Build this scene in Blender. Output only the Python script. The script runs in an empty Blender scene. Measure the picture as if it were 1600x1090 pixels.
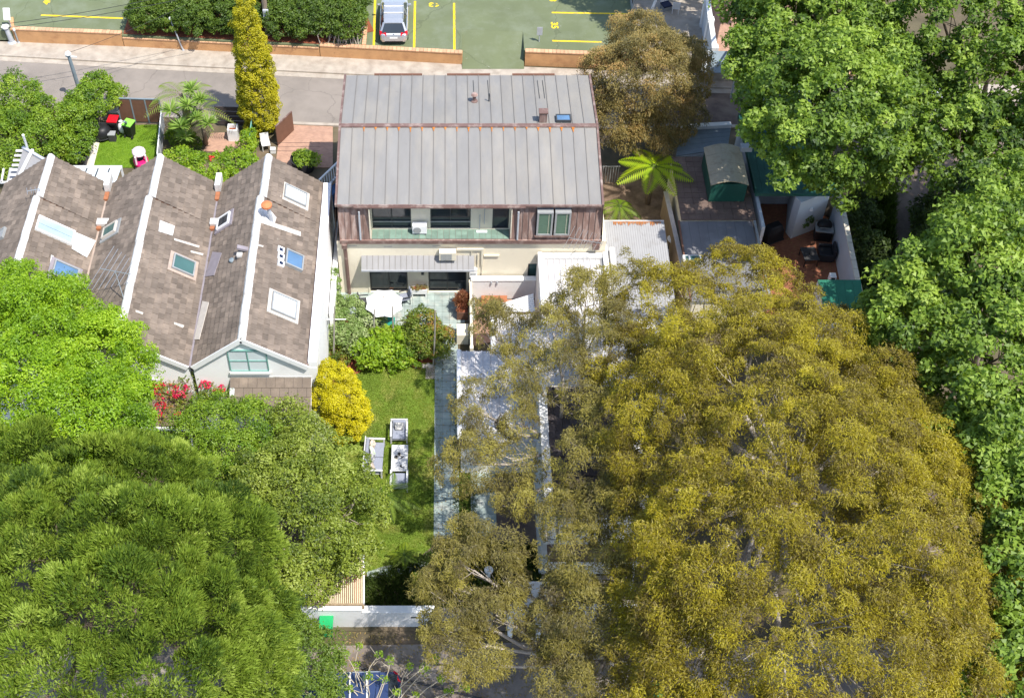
import bpy, bmesh, math, random
import numpy as np
from mathutils import Vector, Matrix
C = bpy.context.scene.collection
R = math.radians
sc = bpy.context.scene
# ---------------------------------------------------------------- camera, sky, sun, exposure
PX, PY, F, H, PT = 697.0, 545.0, 2020.0, 51.0, R(50)
cd = bpy.data.cameras.new('camera'); cam = bpy.data.objects.new('camera', cd); C.objects.link(cam)
cam.location = (0, 0, H); cam.rotation_euler = (R(90) - PT, 0, 0)
cd.sensor_width = 36; cd.lens = 36 * F / 1600; cd.shift_x = (800 - PX) / 1600; cd.clip_end = 1000
sc.camera = cam
SUN = Vector((.38, -.34, 1.0)).normalized()
w = bpy.data.worlds.new('World'); sc.world = w; w.use_nodes = True
nt = w.node_tree; nt.nodes.clear()
sky = nt.nodes.new('ShaderNodeTexSky'); sky.sky_type = 'NISHITA'; sky.sun_disc = False
sky.sun_elevation = math.asin(SUN.z); sky.sun_rotation = math.atan2(SUN.x, SUN.y)
bg = nt.nodes.new('ShaderNodeBackground'); bg.inputs[1].default_value = 0.15
wo = nt.nodes.new('ShaderNodeOutputWorld')
nt.links.new(sky.outputs[0], bg.inputs[0]); nt.links.new(bg.outputs[0], wo.inputs[0])
sd = bpy.data.lights.new('sun', 'SUN'); sd.energy = 3.6; sd.angle = R(.53); sd.color = (1, .95, .87)
so = bpy.data.objects.new('sun', sd); C.objects.link(so); so.location = (0, 0, 60)
so.rotation_euler = SUN.to_track_quat('Z', 'Y').to_euler()
vs = sc.view_settings
vs.view_transform = 'Standard'; vs.look = 'None'; vs.exposure = 0.84; vs.gamma = 1; vs.use_curve_mapping = False
sc.cycles.max_bounces = 6; sc.cycles.diffuse_bounces = 3; sc.cycles.transmission_bounces = 3; sc.cycles.transparent_max_bounces = 4
sc.cycles.caustics_reflective = False; sc.cycles.caustics_refractive = False

# ---------------------------------------------------------------- where a sight line meets the place
CP, SP = math.cos(PT), math.sin(PT)
def ray(px, py):
    u = (px - PX) / F; v = (PY - py) / F
    return Vector((u, CP + v * SP, -SP + v * CP))
def G(px, py, z=0.0):                       # on the level z
    d = ray(px, py); t = (z - H) / d.z
    return Vector((d.x * t, d.y * t, z))
def V(px, py, Y):                           # on the upright plane y = Y
    d = ray(px, py); t = Y / d.y
    return Vector((d.x * t, Y, H + d.z * t))
def G2(px, py, z=0.0):
    p = G(px, py, z); return (p.x, p.y)

# ---------------------------------------------------------------- materials
def nn(t, k, **kw):
    n = t.nodes.new(k)
    for a, b in kw.items(): setattr(n, a, b)
    return n
def mat(name, col, rough=.75, var=.12, scale=3.0, bump=0.0, bscale=40.0, rnd=0.0, island=0.0, metal=0.0, fleck=None, crack=0, col2=None, c2amt=0.5, c2scale=.8, spec=.3, coat=0.0, stretch=None, rot=None):
    m = bpy.data.materials.new(name); m.use_nodes = True; t = m.node_tree
    b = t.nodes['Principled BSDF']; L = t.links.new
    b.inputs['Roughness'].default_value = rough; b.inputs['Metallic'].default_value = metal
    b.inputs['Specular IOR Level'].default_value = spec; b.inputs['Coat Weight'].default_value = coat
    tc = nn(t, 'ShaderNodeNewGeometry'); src = tc.outputs['Position']
    if stretch:
        mp = nn(t, 'ShaderNodeMapping'); mp.inputs['Scale'].default_value = stretch
        L(src, mp.inputs[0]); src = mp.outputs[0]
    n1 = nn(t, 'ShaderNodeTexNoise'); n1.inputs['Scale'].default_value = scale; n1.inputs['Detail'].default_value = 5
    L(src, n1.inputs['Vector'])
    cur = None
    base = nn(t, 'ShaderNodeRGB'); base.outputs[0].default_value = (*col, 1); cur = base.outputs[0]
    if col2:
        n2 = nn(t, 'ShaderNodeTexNoise'); n2.inputs['Scale'].default_value = c2scale; n2.inputs['Detail'].default_value = 7; n2.inputs['Roughness'].default_value = .65
        L(src, n2.inputs['Vector'])
        rp = nn(t, 'ShaderNodeValToRGB'); rp.color_ramp.elements[0].position = max(0, .62 - c2amt * .35); rp.color_ramp.elements[1].position = min(1, .82 - c2amt * .35)
        L(n2.outputs['Fac'], rp.inputs[0])
        mx = nn(t, 'ShaderNodeMix', data_type='RGBA'); L(rp.outputs[0], mx.inputs['Factor']); L(cur, mx.inputs['A'])
        mx.inputs['B'].default_value = (*col2, 1); cur = mx.outputs['Result']
    if fleck:
        n4 = nn(t, 'ShaderNodeTexNoise'); n4.inputs['Scale'].default_value = 1.7; n4.inputs['Detail'].default_value = 10; n4.inputs['Roughness'].default_value = .78
        L(tc.outputs['Position'], n4.inputs['Vector'])
        r4 = nn(t, 'ShaderNodeValToRGB'); r4.color_ramp.elements[0].position = .63; r4.color_ramp.elements[1].position = .74
        L(n4.outputs['Fac'], r4.inputs[0]); x4 = nn(t, 'ShaderNodeMix', data_type='RGBA'); L(r4.outputs[0], x4.inputs['Factor']); L(cur, x4.inputs['A']); x4.inputs['B'].default_value = (*fleck, 1); cur = x4.outputs['Result']
    if crack:
        nv = nn(t, 'ShaderNodeTexVoronoi', feature='DISTANCE_TO_EDGE'); nv.inputs['Scale'].default_value = crack
        nw = nn(t, 'ShaderNodeTexNoise'); nw.inputs['Scale'].default_value = .8; nw.inputs['Detail'].default_value = 8; L(tc.outputs['Position'], nw.inputs['Vector'])
        mw = nn(t, 'ShaderNodeMix', data_type='RGBA'); mw.blend_type = 'ADD'; mw.inputs['Factor'].default_value = 1.2; L(tc.outputs['Position'], mw.inputs['A']); L(nw.outputs['Color'], mw.inputs['B']); L(mw.outputs['Result'], nv.inputs['Vector'])
        lt = nn(t, 'ShaderNodeMath', operation='LESS_THAN'); lt.inputs[1].default_value = .0045; L(nv.outputs['Distance'], lt.inputs[0]); lm = nn(t, 'ShaderNodeMath', operation='MULTIPLY'); lm.inputs[1].default_value = .28; L(lt.outputs[0], lm.inputs[0])
        x5 = nn(t, 'ShaderNodeMix', data_type='RGBA'); L(lm.outputs[0], x5.inputs['Factor']); L(cur, x5.inputs['A']); x5.inputs['B'].default_value = (col[0]*.35, col[1]*.35, col[2]*.35, 1); cur = x5.outputs['Result']
    hs = nn(t, 'ShaderNodeHueSaturation'); L(cur, hs.inputs['Color'])
    mr = nn(t, 'ShaderNodeMapRange'); mr.inputs['From Min'].default_value = .25; mr.inputs['From Max'].default_value = .75
    mr.inputs['To Min'].default_value = 1 - var; mr.inputs['To Max'].default_value = 1 + var; L(n1.outputs['Fac'], mr.inputs['Value'])
    val = mr.outputs[0]
    def mulrand(sock, amt, val):
        a = nn(t, 'ShaderNodeMapRange'); a.inputs['To Min'].default_value = 1 - amt; a.inputs['To Max'].default_value = 1 + amt; L(sock, a.inputs['Value'])
        q = nn(t, 'ShaderNodeMath', operation='MULTIPLY'); L(val, q.inputs[0]); L(a.outputs[0], q.inputs[1]); return q.outputs[0]
    if rnd: val = mulrand(nn(t, 'ShaderNodeObjectInfo').outputs['Random'], rnd, val)
    if island: val = mulrand(tc.outputs['Random Per Island'], island, val)
    L(val, hs.inputs['Value']); L(hs.outputs[0], b.inputs['Base Color'])
    if bump:
        n3 = nn(t, 'ShaderNodeTexNoise'); n3.inputs['Scale'].default_value = bscale; n3.inputs['Detail'].default_value = 3; L(src, n3.inputs['Vector'])
        bp = nn(t, 'ShaderNodeBump'); bp.inputs['Strength'].default_value = bump; bp.inputs['Distance'].default_value = .03
        L(n3.outputs['Fac'], bp.inputs['Height']); L(bp.outputs[0], b.inputs['Normal'])
    return m
def leafmat(name, cols, trans=.35, rough=.55, gloss=.025):
    m = bpy.data.materials.new(name); m.use_nodes = True; t = m.node_tree; t.nodes.clear(); L = t.links.new
    at = nn(t, 'ShaderNodeAttribute', attribute_name='tint')
    rp = nn(t, 'ShaderNodeValToRGB'); el = rp.color_ramp.elements
    el[0].position = 0; el[0].color = (*cols[0], 1); el[1].position = 1; el[1].color = (*cols[-1], 1)
    for i in range(1, len(cols) - 1):
        e = el.new(i / (len(cols) - 1)); e.color = (*cols[i], 1)
    L(at.outputs['Fac'], rp.inputs[0])
    d = nn(t, 'ShaderNodeBsdfDiffuse'); L(rp.outputs[0], d.inputs[0])
    tr = nn(t, 'ShaderNodeBsdfTranslucent')
    hs = nn(t, 'ShaderNodeHueSaturation'); hs.inputs['Saturation'].default_value = 1.1; hs.inputs['Value'].default_value = 1.35; hs.inputs['Hue'].default_value = .492
    L(rp.outputs[0], hs.inputs['Color']); L(hs.outputs[0], tr.inputs[0])
    mx = nn(t, 'ShaderNodeMixShader'); mx.inputs[0].default_value = trans; L(d.outputs[0], mx.inputs[1]); L(tr.outputs[0], mx.inputs[2])
    g = nn(t, 'ShaderNodeBsdfGlossy'); g.inputs['Roughness'].default_value = rough; g.inputs[0].default_value = (1, 1, 1, 1)
    m2 = nn(t, 'ShaderNodeMixShader'); m2.inputs[0].default_value = gloss; L(mx.outputs[0], m2.inputs[1]); L(g.outputs[0], m2.inputs[2])
    o = nn(t, 'ShaderNodeOutputMaterial'); L(m2.outputs[0], o.inputs[0])
    return m
def brickmat(name, c1, c2, mortar, scale=8.0, rough=.85):
    m = mat(name, c1, rough, .15, 2.0); t = m.node_tree; L = t.links.new
    b = t.nodes['Principled BSDF']; g = nn(t, 'ShaderNodeNewGeometry')
    br = nn(t, 'ShaderNodeTexBrick'); br.inputs['Scale'].default_value = scale
    br.inputs['Color1'].default_value = (*c1, 1); br.inputs['Color2'].default_value = (*c2, 1); br.inputs['Mortar'].default_value = (*mortar, 1)
    br.inputs['Mortar Size'].default_value = .012
    L(g.outputs['Position'], br.inputs['Vector'])
    hs = [n for n in t.nodes if n.type == 'HUE_SAT'][0]; L(br.outputs['Color'], hs.inputs['Color'])
    return m
M = {}
M['asphalt'] = mat('asphalt', (.255, .222, .192), .9, .10, .6, .15, 60, col2=(.205, .18, .156), c2amt=.45, c2scale=.35, fleck=(.31, .275, .245), crack=.22)
M['shaded_ground'] = mat('shaded_ground', (.115, .083, .07), .9, .18, .8, .15, 60, col2=(.20, .155, .12), c2amt=.6, c2scale=.5)  # shade of trees and walls put into a darker ground colour
M['lane'] = mat('lane', (.30, .26, .22), .9, .2, 1.0, .15, 50, col2=(.17, .14, .12), c2amt=.7, c2scale=.4)
M['earth'] = mat('earth', (.17, .125, .085), .95, .3, .7, .3, 20, col2=(.10, .085, .05), c2amt=.8, c2scale=.3)
M['soil'] = mat('soil', (.24, .075, .038), .95, .25, 6, .4, 30)
M['concrete'] = mat('concrete', (.40, .35, .29), .9, .16, 2.2, .1, 50, col2=(.32, .27, .22), c2amt=.45, c2scale=1.2)
M['green_deck'] = mat('green_deck', (.135, .158, .084), .85, .10, .5, .05, 50, col2=(.165, .19, .12), c2amt=.45, c2scale=.6, fleck=(.36, .36, .30), crack=.16)
M['line_yellow'] = mat('line_yellow', (.80, .55, .015), .7, .12, 6, col2=(.42, .34, .08), c2amt=.4, c2scale=5)
M['orange_render'] = mat('orange_render', (.56, .31, .145), .9, .12, 1.6, .1, 30, col2=(.44, .23, .11), c2amt=.35, c2scale=1.5)
M['coping'] = mat('coping', (.58, .34, .20), .9, .12, 5, island=.15)
M['brickwall'] = mat('brickwall', (.40, .20, .13), .9, .14, 5, .2, 30, island=.2)
M['zinc'] = mat('zinc', (.23, .222, .211), .62, .07, 1.3, .12, 2.2, rnd=.04, col2=(.268, .25, .222), c2amt=.5, c2scale=.5, stretch=(1.6, .5, 1), spec=.2, fleck=(.15, .13, .115))
M['zinc_seam'] = mat('zinc_seam', (.20, .185, .17), .6, .1, 2)
M['copper'] = mat('copper', (.235, .15, .125), .6, .2, 1.5, 0, rnd=.14, col2=(.34, .26, .23), c2amt=.45, c2scale=1.5, stretch=(3, 3, .5))
M['copper_trim'] = mat('copper_trim', (.17, .105, .09), .6, .15, 2.0, col2=(.30, .24, .21), c2amt=.35, c2scale=2)
M['rust'] = mat('rust', (.42, .15, .03), .9, .3, 8)
M['cream'] = mat('cream', (.78, .71, .56), .85, .05, .8, .05, 50, col2=(.70, .63, .50), c2amt=.2, c2scale=1)
M['cream_trim'] = mat('cream_trim', (.74, .68, .54), .7, .05, 3)
M['white'] = mat('white', (.74, .73, .715), .8, .06, 1.0, .05, 40, col2=(.62, .60, .57), c2amt=.25, c2scale=.9)
M['white_bright'] = mat('white_bright', (.90, .895, .885), .8, .03, 1.0, col2=(.82, .81, .79), c2amt=.25, c2scale=.9)
M['white_paint'] = mat('white_paint', (.80, .80, .79), .5, .04, 3)
M['bluegrey_and_shade'] = mat('bluegrey_and_shade', (.52, .55, .58), .8, .06, 1)  # plain blue grey, also the painted shade on white walls
M['white_sheet'] = mat('white_sheet', (.62, .60, .59), .55, .09, 1.3, col2=(.48, .44, .42), c2amt=.35, c2scale=1.2, stretch=(1.5, .4, 1))
M['grey_sheet'] = mat('grey_sheet', (.27, .265, .265), .6, .08, 1.5)
M['pale_sheet'] = mat('pale_sheet', (.36, .36, .365), .6, .07, 1.2, col2=(.29, .28, .27), c2amt=.2)
M['dark_roof'] = mat('dark_roof', (.17, .17, .18), .7, .12, 1.2, col2=(.24, .24, .25), c2amt=.35)
M['slate_dark'] = mat('slate_dark', (.085, .07, .07), .8, .2, 2, island=.2)
M['brown_roof'] = mat('brown_roof', (.15, .105, .085), .85, .14, 1.5, island=.12, col2=(.22, .165, .13), c2amt=.3)
M['tile'] = mat('tile', (.165, .132, .106), .9, .14, 1.4, .15, 30, island=.24, col2=(.24, .19, .15), c2amt=.4, c2scale=.9, fleck=(.42, .36, .30))
M['cap_white'] = mat('cap_white', (.68, .66, .63), .85, .12, 3, .1, 30, col2=(.45, .41, .37), c2amt=.35, c2scale=2.5)
M['valley'] = mat('valley', (.42, .33, .27), .7, .15, 3)
M['valley_grey'] = mat('valley_grey', (.27, .24, .26), .6, .12, 3)
M['terracotta'] = mat('terracotta', (.36, .14, .065), .8, .15, 6)
M['pot_orange'] = mat('pot_orange', (.62, .20, .08), .7, .1, 6)
M['glass_sky'] = mat('glass_sky', (.36, .46, .60), .12, .2, 1.2, spec=.6)
M['glass'] = mat('glass', (.028, .036, .045), .08, .2, .7, spec=.6)
M['glass_teal'] = mat('glass_teal', (.06, .13, .12), .08, .2, .7, spec=.6)
M['glass_blue'] = mat('glass_blue', (.10, .19, .32), .07, .25, 1.0, spec=.8)
M['glass_pale'] = mat('glass_pale', (.66, .72, .74), .25, .08, 1.0, spec=.6)
M['frame_dark'] = mat('frame_dark', (.05, .055, .06), .5, .1, 4)
M['frame_grey'] = mat('frame_grey', (.30, .31, .31), .5, .1, 4)
M['frame_teal'] = mat('frame_teal', (.17, .36, .31), .6, .1, 4)
M['blind_green'] = mat('blind_green', (.10, .17, .12), .6, .12, 4, stretch=(1, 1, 12))
M['floor_green'] = mat('floor_green', (.17, .25, .20), .75, .15, 4, rnd=.15)
M['slate_tile'] = mat('slate_tile', (.30, .36, .335), .8, .25, 2.2, .1, 30, rnd=.10, col2=(.42, .42, .37), c2amt=.35, c2scale=1.5)
M['slate_base'] = mat('slate_base', (.24, .27, .25), .9, .1, 4)
M['lawn_base'] = mat('lawn_base', (.125, .19, .022), .95, .2, 1.4, .3, 50, col2=(.25, .245, .06), c2amt=.4, c2scale=.9)
M['turf'] = mat('turf', (.11, .20, .012), .9, .12, 3, .2, 60, col2=(.15, .24, .02), c2amt=.4, c2scale=1.2)
M['black'] = mat('black', (.016, .016, .018), .45, .2, 4)
M['black_soft'] = mat('black_soft', (.03, .03, .035), .7, .2, 3)
M['charcoal'] = mat('charcoal', (.06, .058, .06), .7, .15, 4)
M['steel'] = mat('steel', (.50, .52, .54), .35, .08, 6, metal=.7)
M['galv'] = mat('galv', (.42, .44, .47), .55, .1, 4)
M['pole_blue'] = mat('pole_blue', (.20, .245, .275), .6, .1, 3)
M['timber'] = mat('timber', (.34, .25, .16), .85, .2, 6, stretch=(1, 1, .2))
M['timber_grey'] = mat('timber_grey', (.36, .33, .29), .85, .15, 5)
M['timber_brown'] = mat('timber_brown', (.17, .085, .055), .7, .12, 4)
M['timber_black'] = mat('timber_black', (.065, .055, .055), .7, .2, 4, rnd=.2)
M['slat_cream'] = mat('slat_cream', (.66, .55, .38), .8, .1, 5, rnd=.12)
M['furn_white'] = mat('furn_white', (.60, .60, .61), .5, .04, 5)
M['cushion'] = mat('cushion', (.26, .28, .34), .95, .08, 8, .1, 80)
M['cushion_pat'] = mat('cushion_pat', (.62, .61, .58), .95, .2, 8, col2=(.13, .14, .16), c2amt=.7, c2scale=9)
M['cushion_green'] = mat('cushion_green', (.45, .60, .38), .95, .2, 8, col2=(.72, .74, .68), c2amt=.7, c2scale=8)
M['cushion_tan'] = mat('cushion_tan', (.66, .56, .46), .95, .2, 8, col2=(.16, .12, .1), c2amt=.5, c2scale=7)
M['canvas'] = mat('canvas', (.82, .81, .79), .9, .03, 3)
M['bin_green'] = mat('bin_green', (.02, .36, .12), .45, .08, 5)
M['lid_red'] = mat('lid_red', (.62, .008, .02), .45, .08, 5)
M['lid_lime'] = mat('lid_lime', (.25, .62, .08), .45, .08, 5)
M['pink'] = mat('pink', (.72, .02, .16), .4, .05, 5)
M['pale_pink'] = mat('pale_pink', (.80, .66, .70), .4, .05, 5)
M['blue_tarp'] = mat('blue_tarp', (.035, .09, .20), .6, .1, 4)
M['navy'] = mat('navy', (.012, .022, .06), .5, .1, 4)
M['teal'] = mat('teal', (.02, .24, .20), .6, .1, 4)
M['green_metal'] = mat('green_metal', (.018, .085, .065), .45, .15, 1, col2=(.03, .12, .09), c2amt=.4)
M['green_metal2'] = mat('green_metal2', (.03, .17, .11), .5, .12, 1.5)
M['tan_roof'] = mat('tan_roof', (.42, .37, .26), .8, .12, 3, col2=(.30, .25, .17), c2amt=.4, c2scale=3)
M['courtbrick'] = brickmat('courtbrick', (.36, .145, .075), (.27, .10, .055), (.20, .12, .085), 3.2)
M['yardbrick'] = brickmat('yardbrick', (.44, .26, .18), (.36, .21, .15), (.36, .26, .20), 3.2)
M['lattice'] = mat('lattice', (.55, .50, .44), .8, .1, 5)
M['car_silver'] = mat('car_silver', (.50, .52, .55), .3, .03, 2, metal=.55, coat=.6)
M['car_white'] = mat('car_white', (.70, .73, .78), .3, .03, 2, coat=.6)
M['car_blue'] = mat('car_blue', (.03, .05, .13), .25, .05, 2, coat=.8)
M['tyre'] = mat('tyre', (.02, .02, .02), .9, .1, 5)
M['red_lamp'] = mat('red_lamp', (.55, .01, .02), .2, .1, 5)
M['plate'] = mat('plate', (.8, .8, .78), .5, .03, 5)
M['bark'] = mat('bark', (.24, .19, .14), .95, .25, 6, .4, 20, stretch=(1, 1, .3))
M['bark_pale'] = mat('bark_pale', (.42, .37, .32), .9, .25, 5, .3, 20, stretch=(1, 1, .3))
M['twig'] = mat('twig', (.46, .40, .30), .9, .15, 6)
M['wire'] = mat('wire', (.03, .03, .03), .6, .1, 3)
M['sand'] = mat('sand', (.27, .19, .13), .95, .25, 2, .2, 20, col2=(.16, .11, .075), c2amt=.6, c2scale=1.2)
M['lime_stone'] = mat('lime_stone', (.62, .57, .48), .9, .1, 3, col2=(.5, .45, .38), c2amt=.4)

# ---------------------------------------------------------------- mesh building
ORG = {}
class MB:
    def __init__(s): s.v = []; s.f = []
    def add(s, vs, fs):
        o = len(s.v); s.v += [tuple(p) for p in vs]; s.f += [tuple(i + o for i in f) for f in fs]; return s
    def box(s, x0, y0, z0, x1, y1, z1):
        if x0 > x1: x0, x1 = x1, x0
        if y0 > y1: y0, y1 = y1, y0
        if z0 > z1: z0, z1 = z1, z0
        return s.add([(x0,y0,z0),(x1,y0,z0),(x1,y1,z0),(x0,y1,z0),(x0,y0,z1),(x1,y0,z1),(x1,y1,z1),(x0,y1,z1)],
              [(3,2,1,0),(4,5,6,7),(0,1,5,4),(1,2,6,5),(2,3,7,6),(3,0,4,7)])
    def obox(s, c, size, mtx=None):
        a, b, h = size[0]/2, size[1]/2, size[2]/2
        vs = [Vector(p) for p in [(-a,-b,-h),(a,-b,-h),(a,b,-h),(-a,b,-h),(-a,-b,h),(a,-b,h),(a,b,h),(-a,b,h)]]
        if mtx is not None: vs = [mtx @ p for p in vs]
        return s.add([p + Vector(c) for p in vs], [(3,2,1,0),(4,5,6,7),(0,1,5,4),(1,2,6,5),(2,3,7,6),(3,0,4,7)])
    def prism(s, pts, z0, z1):
        n = len(pts); ar = sum(pts[i][0]*pts[(i+1)%n][1]-pts[(i+1)%n][0]*pts[i][1] for i in range(n))
        if ar < 0: pts = pts[::-1]
        vs = [(p[0],p[1],z0) for p in pts] + [(p[0],p[1],z1) for p in pts]
        return s.add(vs, [tuple(range(n-1,-1,-1)), tuple(range(n,2*n))] + [(i,(i+1)%n,n+(i+1)%n,n+i) for i in range(n)])
    def sheet(s, pts): return s.add(pts, [tuple(range(len(pts)))])
    def slab(s, pts, t):                                   # a flat plate with top corners pts and thickness t, straight down its normal
        p = [Vector(q) for q in pts]; nrm = (p[1]-p[0]).cross(p[2]-p[0]).normalized()
        if nrm.z < 0: p = p[::-1]; nrm = -nrm
        n = len(p); return s.add(p + [q - nrm*t for q in p], [tuple(range(n)), tuple(range(2*n-1,n-1,-1))] + [(i,n+i,n+(i+1)%n,(i+1)%n) for i in range(n)])
    def beam(s, a, b, wd, ht, up=(0,0,1)):
        a, b = Vector(a), Vector(b); d = (b-a).normalized(); u = Vector(up)
        sd_ = d.cross(u)
        if sd_.length < 1e-4: sd_ = d.cross(Vector((1,0,0)))
        sd_.normalize(); u = sd_.cross(d)
        vs = [q + sd_*i*wd/2 + u*j*ht/2 for q in (a,b) for i,j in ((-1,-1),(1,-1),(1,1),(-1,1))]
        return s.add(vs, [(0,1,2,3)[::1],(7,6,5,4),(0,4,5,1),(1,5,6,2),(2,6,7,3),(3,7,4,0)])
    def tube(s, pts, r, n=8, cap=True):
        pts = [Vector(p) for p in pts]; k = len(pts)
        rr = r if isinstance(r, (list, tuple)) else [r]*k
        vs = []; ref = None
        for i, p in enumerate(pts):
            d = (pts[min(i+1,k-1)] - pts[max(i-1,0)]).normalized()
            if ref is None: ref = d.orthogonal().normalized()
            ref = (ref - d*ref.dot(d))
            ref = ref.normalized() if ref.length > 1e-5 else d.orthogonal().normalized()
            b = d.cross(ref)
            vs += [p + (ref*math.cos(2*math.pi*j/n) + b*math.sin(2*math.pi*j/n))*rr[i] for j in range(n)]
        fs = [(i*n+j, i*n+(j+1)%n, (i+1)*n+(j+1)%n, (i+1)*n+j) for i in range(k-1) for j in range(n)]
        if cap: fs += [tuple(range(n-1,-1,-1)), tuple(range((k-1)*n, k*n))]
        return s.add(vs, fs)
    def lathe(s, prof, n=16, c=(0,0,0), sx=1, sy=1):
        vs = [(c[0]+r*math.cos(2*math.pi*j/n)*sx, c[1]+r*math.sin(2*math.pi*j/n)*sy, c[2]+z) for r,z in prof for j in range(n)]
        k = len(prof); fs = [(i*n+j, i*n+(j+1)%n, (i+1)*n+(j+1)%n, (i+1)*n+j) for i in range(k-1) for j in range(n)]
        fs += [tuple(range(n-1,-1,-1)), tuple(range((k-1)*n, k*n))]
        return s.add(vs, fs)
    def ell(s, c, r, nu=12, nv=8):
        prof = [(math.cos(-math.pi/2 + math.pi*i/nv), math.sin(-math.pi/2 + math.pi*i/nv)) for i in range(nv+1)]
        prof[0] = (.02, prof[0][1]); prof[-1] = (.02, prof[-1][1])
        o = len(s.v); s.lathe(prof, nu)
        for i in range(o, len(s.v)):
            x, y, z = s.v[i]; s.v[i] = (c[0]+x*r[0], c[1]+y*r[1], c[2]+z*r[2])
        return s
    def loft(s, rings, cap=True):
        n = len(rings[0]); vs = [p for r_ in rings for p in r_]; k = len(rings)
        fs = [(i*n+j, i*n+(j+1)%n, (i+1)*n+(j+1)%n, (i+1)*n+j) for i in range(k-1) for j in range(n)]
        if cap: fs += [tuple(range(n-1,-1,-1)), tuple(range((k-1)*n, k*n))]
        return s.add(vs, fs)
    def mesh(s, name, m, smooth=False):
        me = bpy.data.meshes.new(name); me.from_pydata(s.v, [], s.f)
        bm = bmesh.new(); bm.from_mesh(me); bmesh.ops.recalc_face_normals(bm, faces=bm.faces); bm.to_mesh(me); bm.free()
        me.materials.append(M[m] if isinstance(m, str) else m)
        if smooth: me.polygons.foreach_set('use_smooth', [True]*len(me.polygons))
        return me
    def build(s, name, m, parent=None, smooth=False, local=False, bevel=0):
        if parent is not None and not local:
            o = ORG.get(parent.name, Vector()); s.v = [(p[0]-o.x, p[1]-o.y, p[2]-o.z) for p in s.v]
        ob = bpy.data.objects.new(name, s.mesh(name, m, smooth)); C.objects.link(ob)
        if parent is not None: ob.parent = parent; ORG[ob.name] = ORG.get(parent.name, Vector())
        else: ORG[ob.name] = Vector()
        if bevel:
            b = ob.modifiers.new('bevel', 'BEVEL'); b.width = bevel; b.segments = 2
        return ob
def tag(o, label, cat, group=None):
    o['label'] = label; o['category'] = cat
    if group: o['group'] = group
    return o
def T(name, label, cat, loc=(0,0,0), rz=0, group=None):
    o = bpy.data.objects.new(name, None); C.objects.link(o); o.location = loc; o.rotation_euler = (0,0,rz)
    o.empty_display_size = .3; ORG[o.name] = Vector(loc)
    return tag(o, label, cat, group)
def struct(o): o['kind'] = 'structure'; return o
def stuff(o): o['kind'] = 'stuff'; return o
def inst(src, name, parent, loc, rot=None, scale=None):    # an alike piece sharing src's mesh (world loc)
    o = bpy.data.objects.new(name, src if isinstance(src, bpy.types.Mesh) else src.data); C.objects.link(o); o.parent = parent
    o.location = Vector(loc) - ORG.get(parent.name, Vector())
    if rot: o.rotation_euler = rot
    if scale: o.scale = scale
    ORG[o.name] = ORG.get(parent.name, Vector())
    return o
def copy_tree(o, parent=None):
    c = o.copy(); C.objects.link(c); c.parent = parent
    for ch in [x for x in o.children]: copy_tree(ch, c)
    return c
def P2(*pp, z=0.0): return [G2(a, b, z) for a, b in pp]
def holes_wall(mb, x0, x1, z0, z1, Y, th, holes):
    xs = sorted({x0, x1, *[h[0] for h in holes], *[h[1] for h in holes]}); zs = sorted({z0, z1, *[h[2] for h in holes], *[h[3] for h in holes]})
    for i in range(len(xs)-1):
        for j in range(len(zs)-1):
            cx, cz = (xs[i]+xs[i+1])/2, (zs[j]+zs[j+1])/2
            if any(h[0] < cx < h[1] and h[2] < cz < h[3] for h in holes): continue
            mb.box(xs[i], Y, zs[j], xs[i+1], Y+th, zs[j+1])
    return mb
def window(parent, x0, x1, z0, z1, Y, cols=2, rows=1, fm='frame_dark', gm='glass', fw=.06, depth=.1, name='window'):
    f = MB()
    f.box(x0, Y, z0, x0+fw, Y+depth, z1); f.box(x1-fw, Y, z0, x1, Y+depth, z1)
    f.box(x0+fw, Y, z1-fw, x1-fw, Y+depth, z1); f.box(x0+fw, Y, z0, x1-fw, Y+depth, z0+fw)
    for i in range(1, cols):
        xm = x0 + (x1-x0)*i/cols; f.box(xm-fw/2, Y, z0+fw, xm+fw/2, Y+depth, z1-fw)
    for j in range(1, rows):
        zm = z0 + (z1-z0)*j/rows
        for i in range(cols):
            a = x0+(x1-x0)*i/cols + (fw if i == 0 else fw/2); b = x0+(x1-x0)*(i+1)/cols - (fw if i == cols-1 else fw/2)
            f.box(a, Y+.01, zm-fw/2.5, b, Y+depth-.01, zm+fw/2.5)
    fo = f.build(name, fm, parent)
    for i in range(cols):
        a = x0+(x1-x0)*i/cols + fw*.5; b = x0+(x1-x0)*(i+1)/cols - fw*.5
        MB().box(a, Y+depth*.55, z0+fw*.5, b, Y+depth*.55+.015, z1-fw*.5).build('pane', gm, fo)
    return fo

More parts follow.
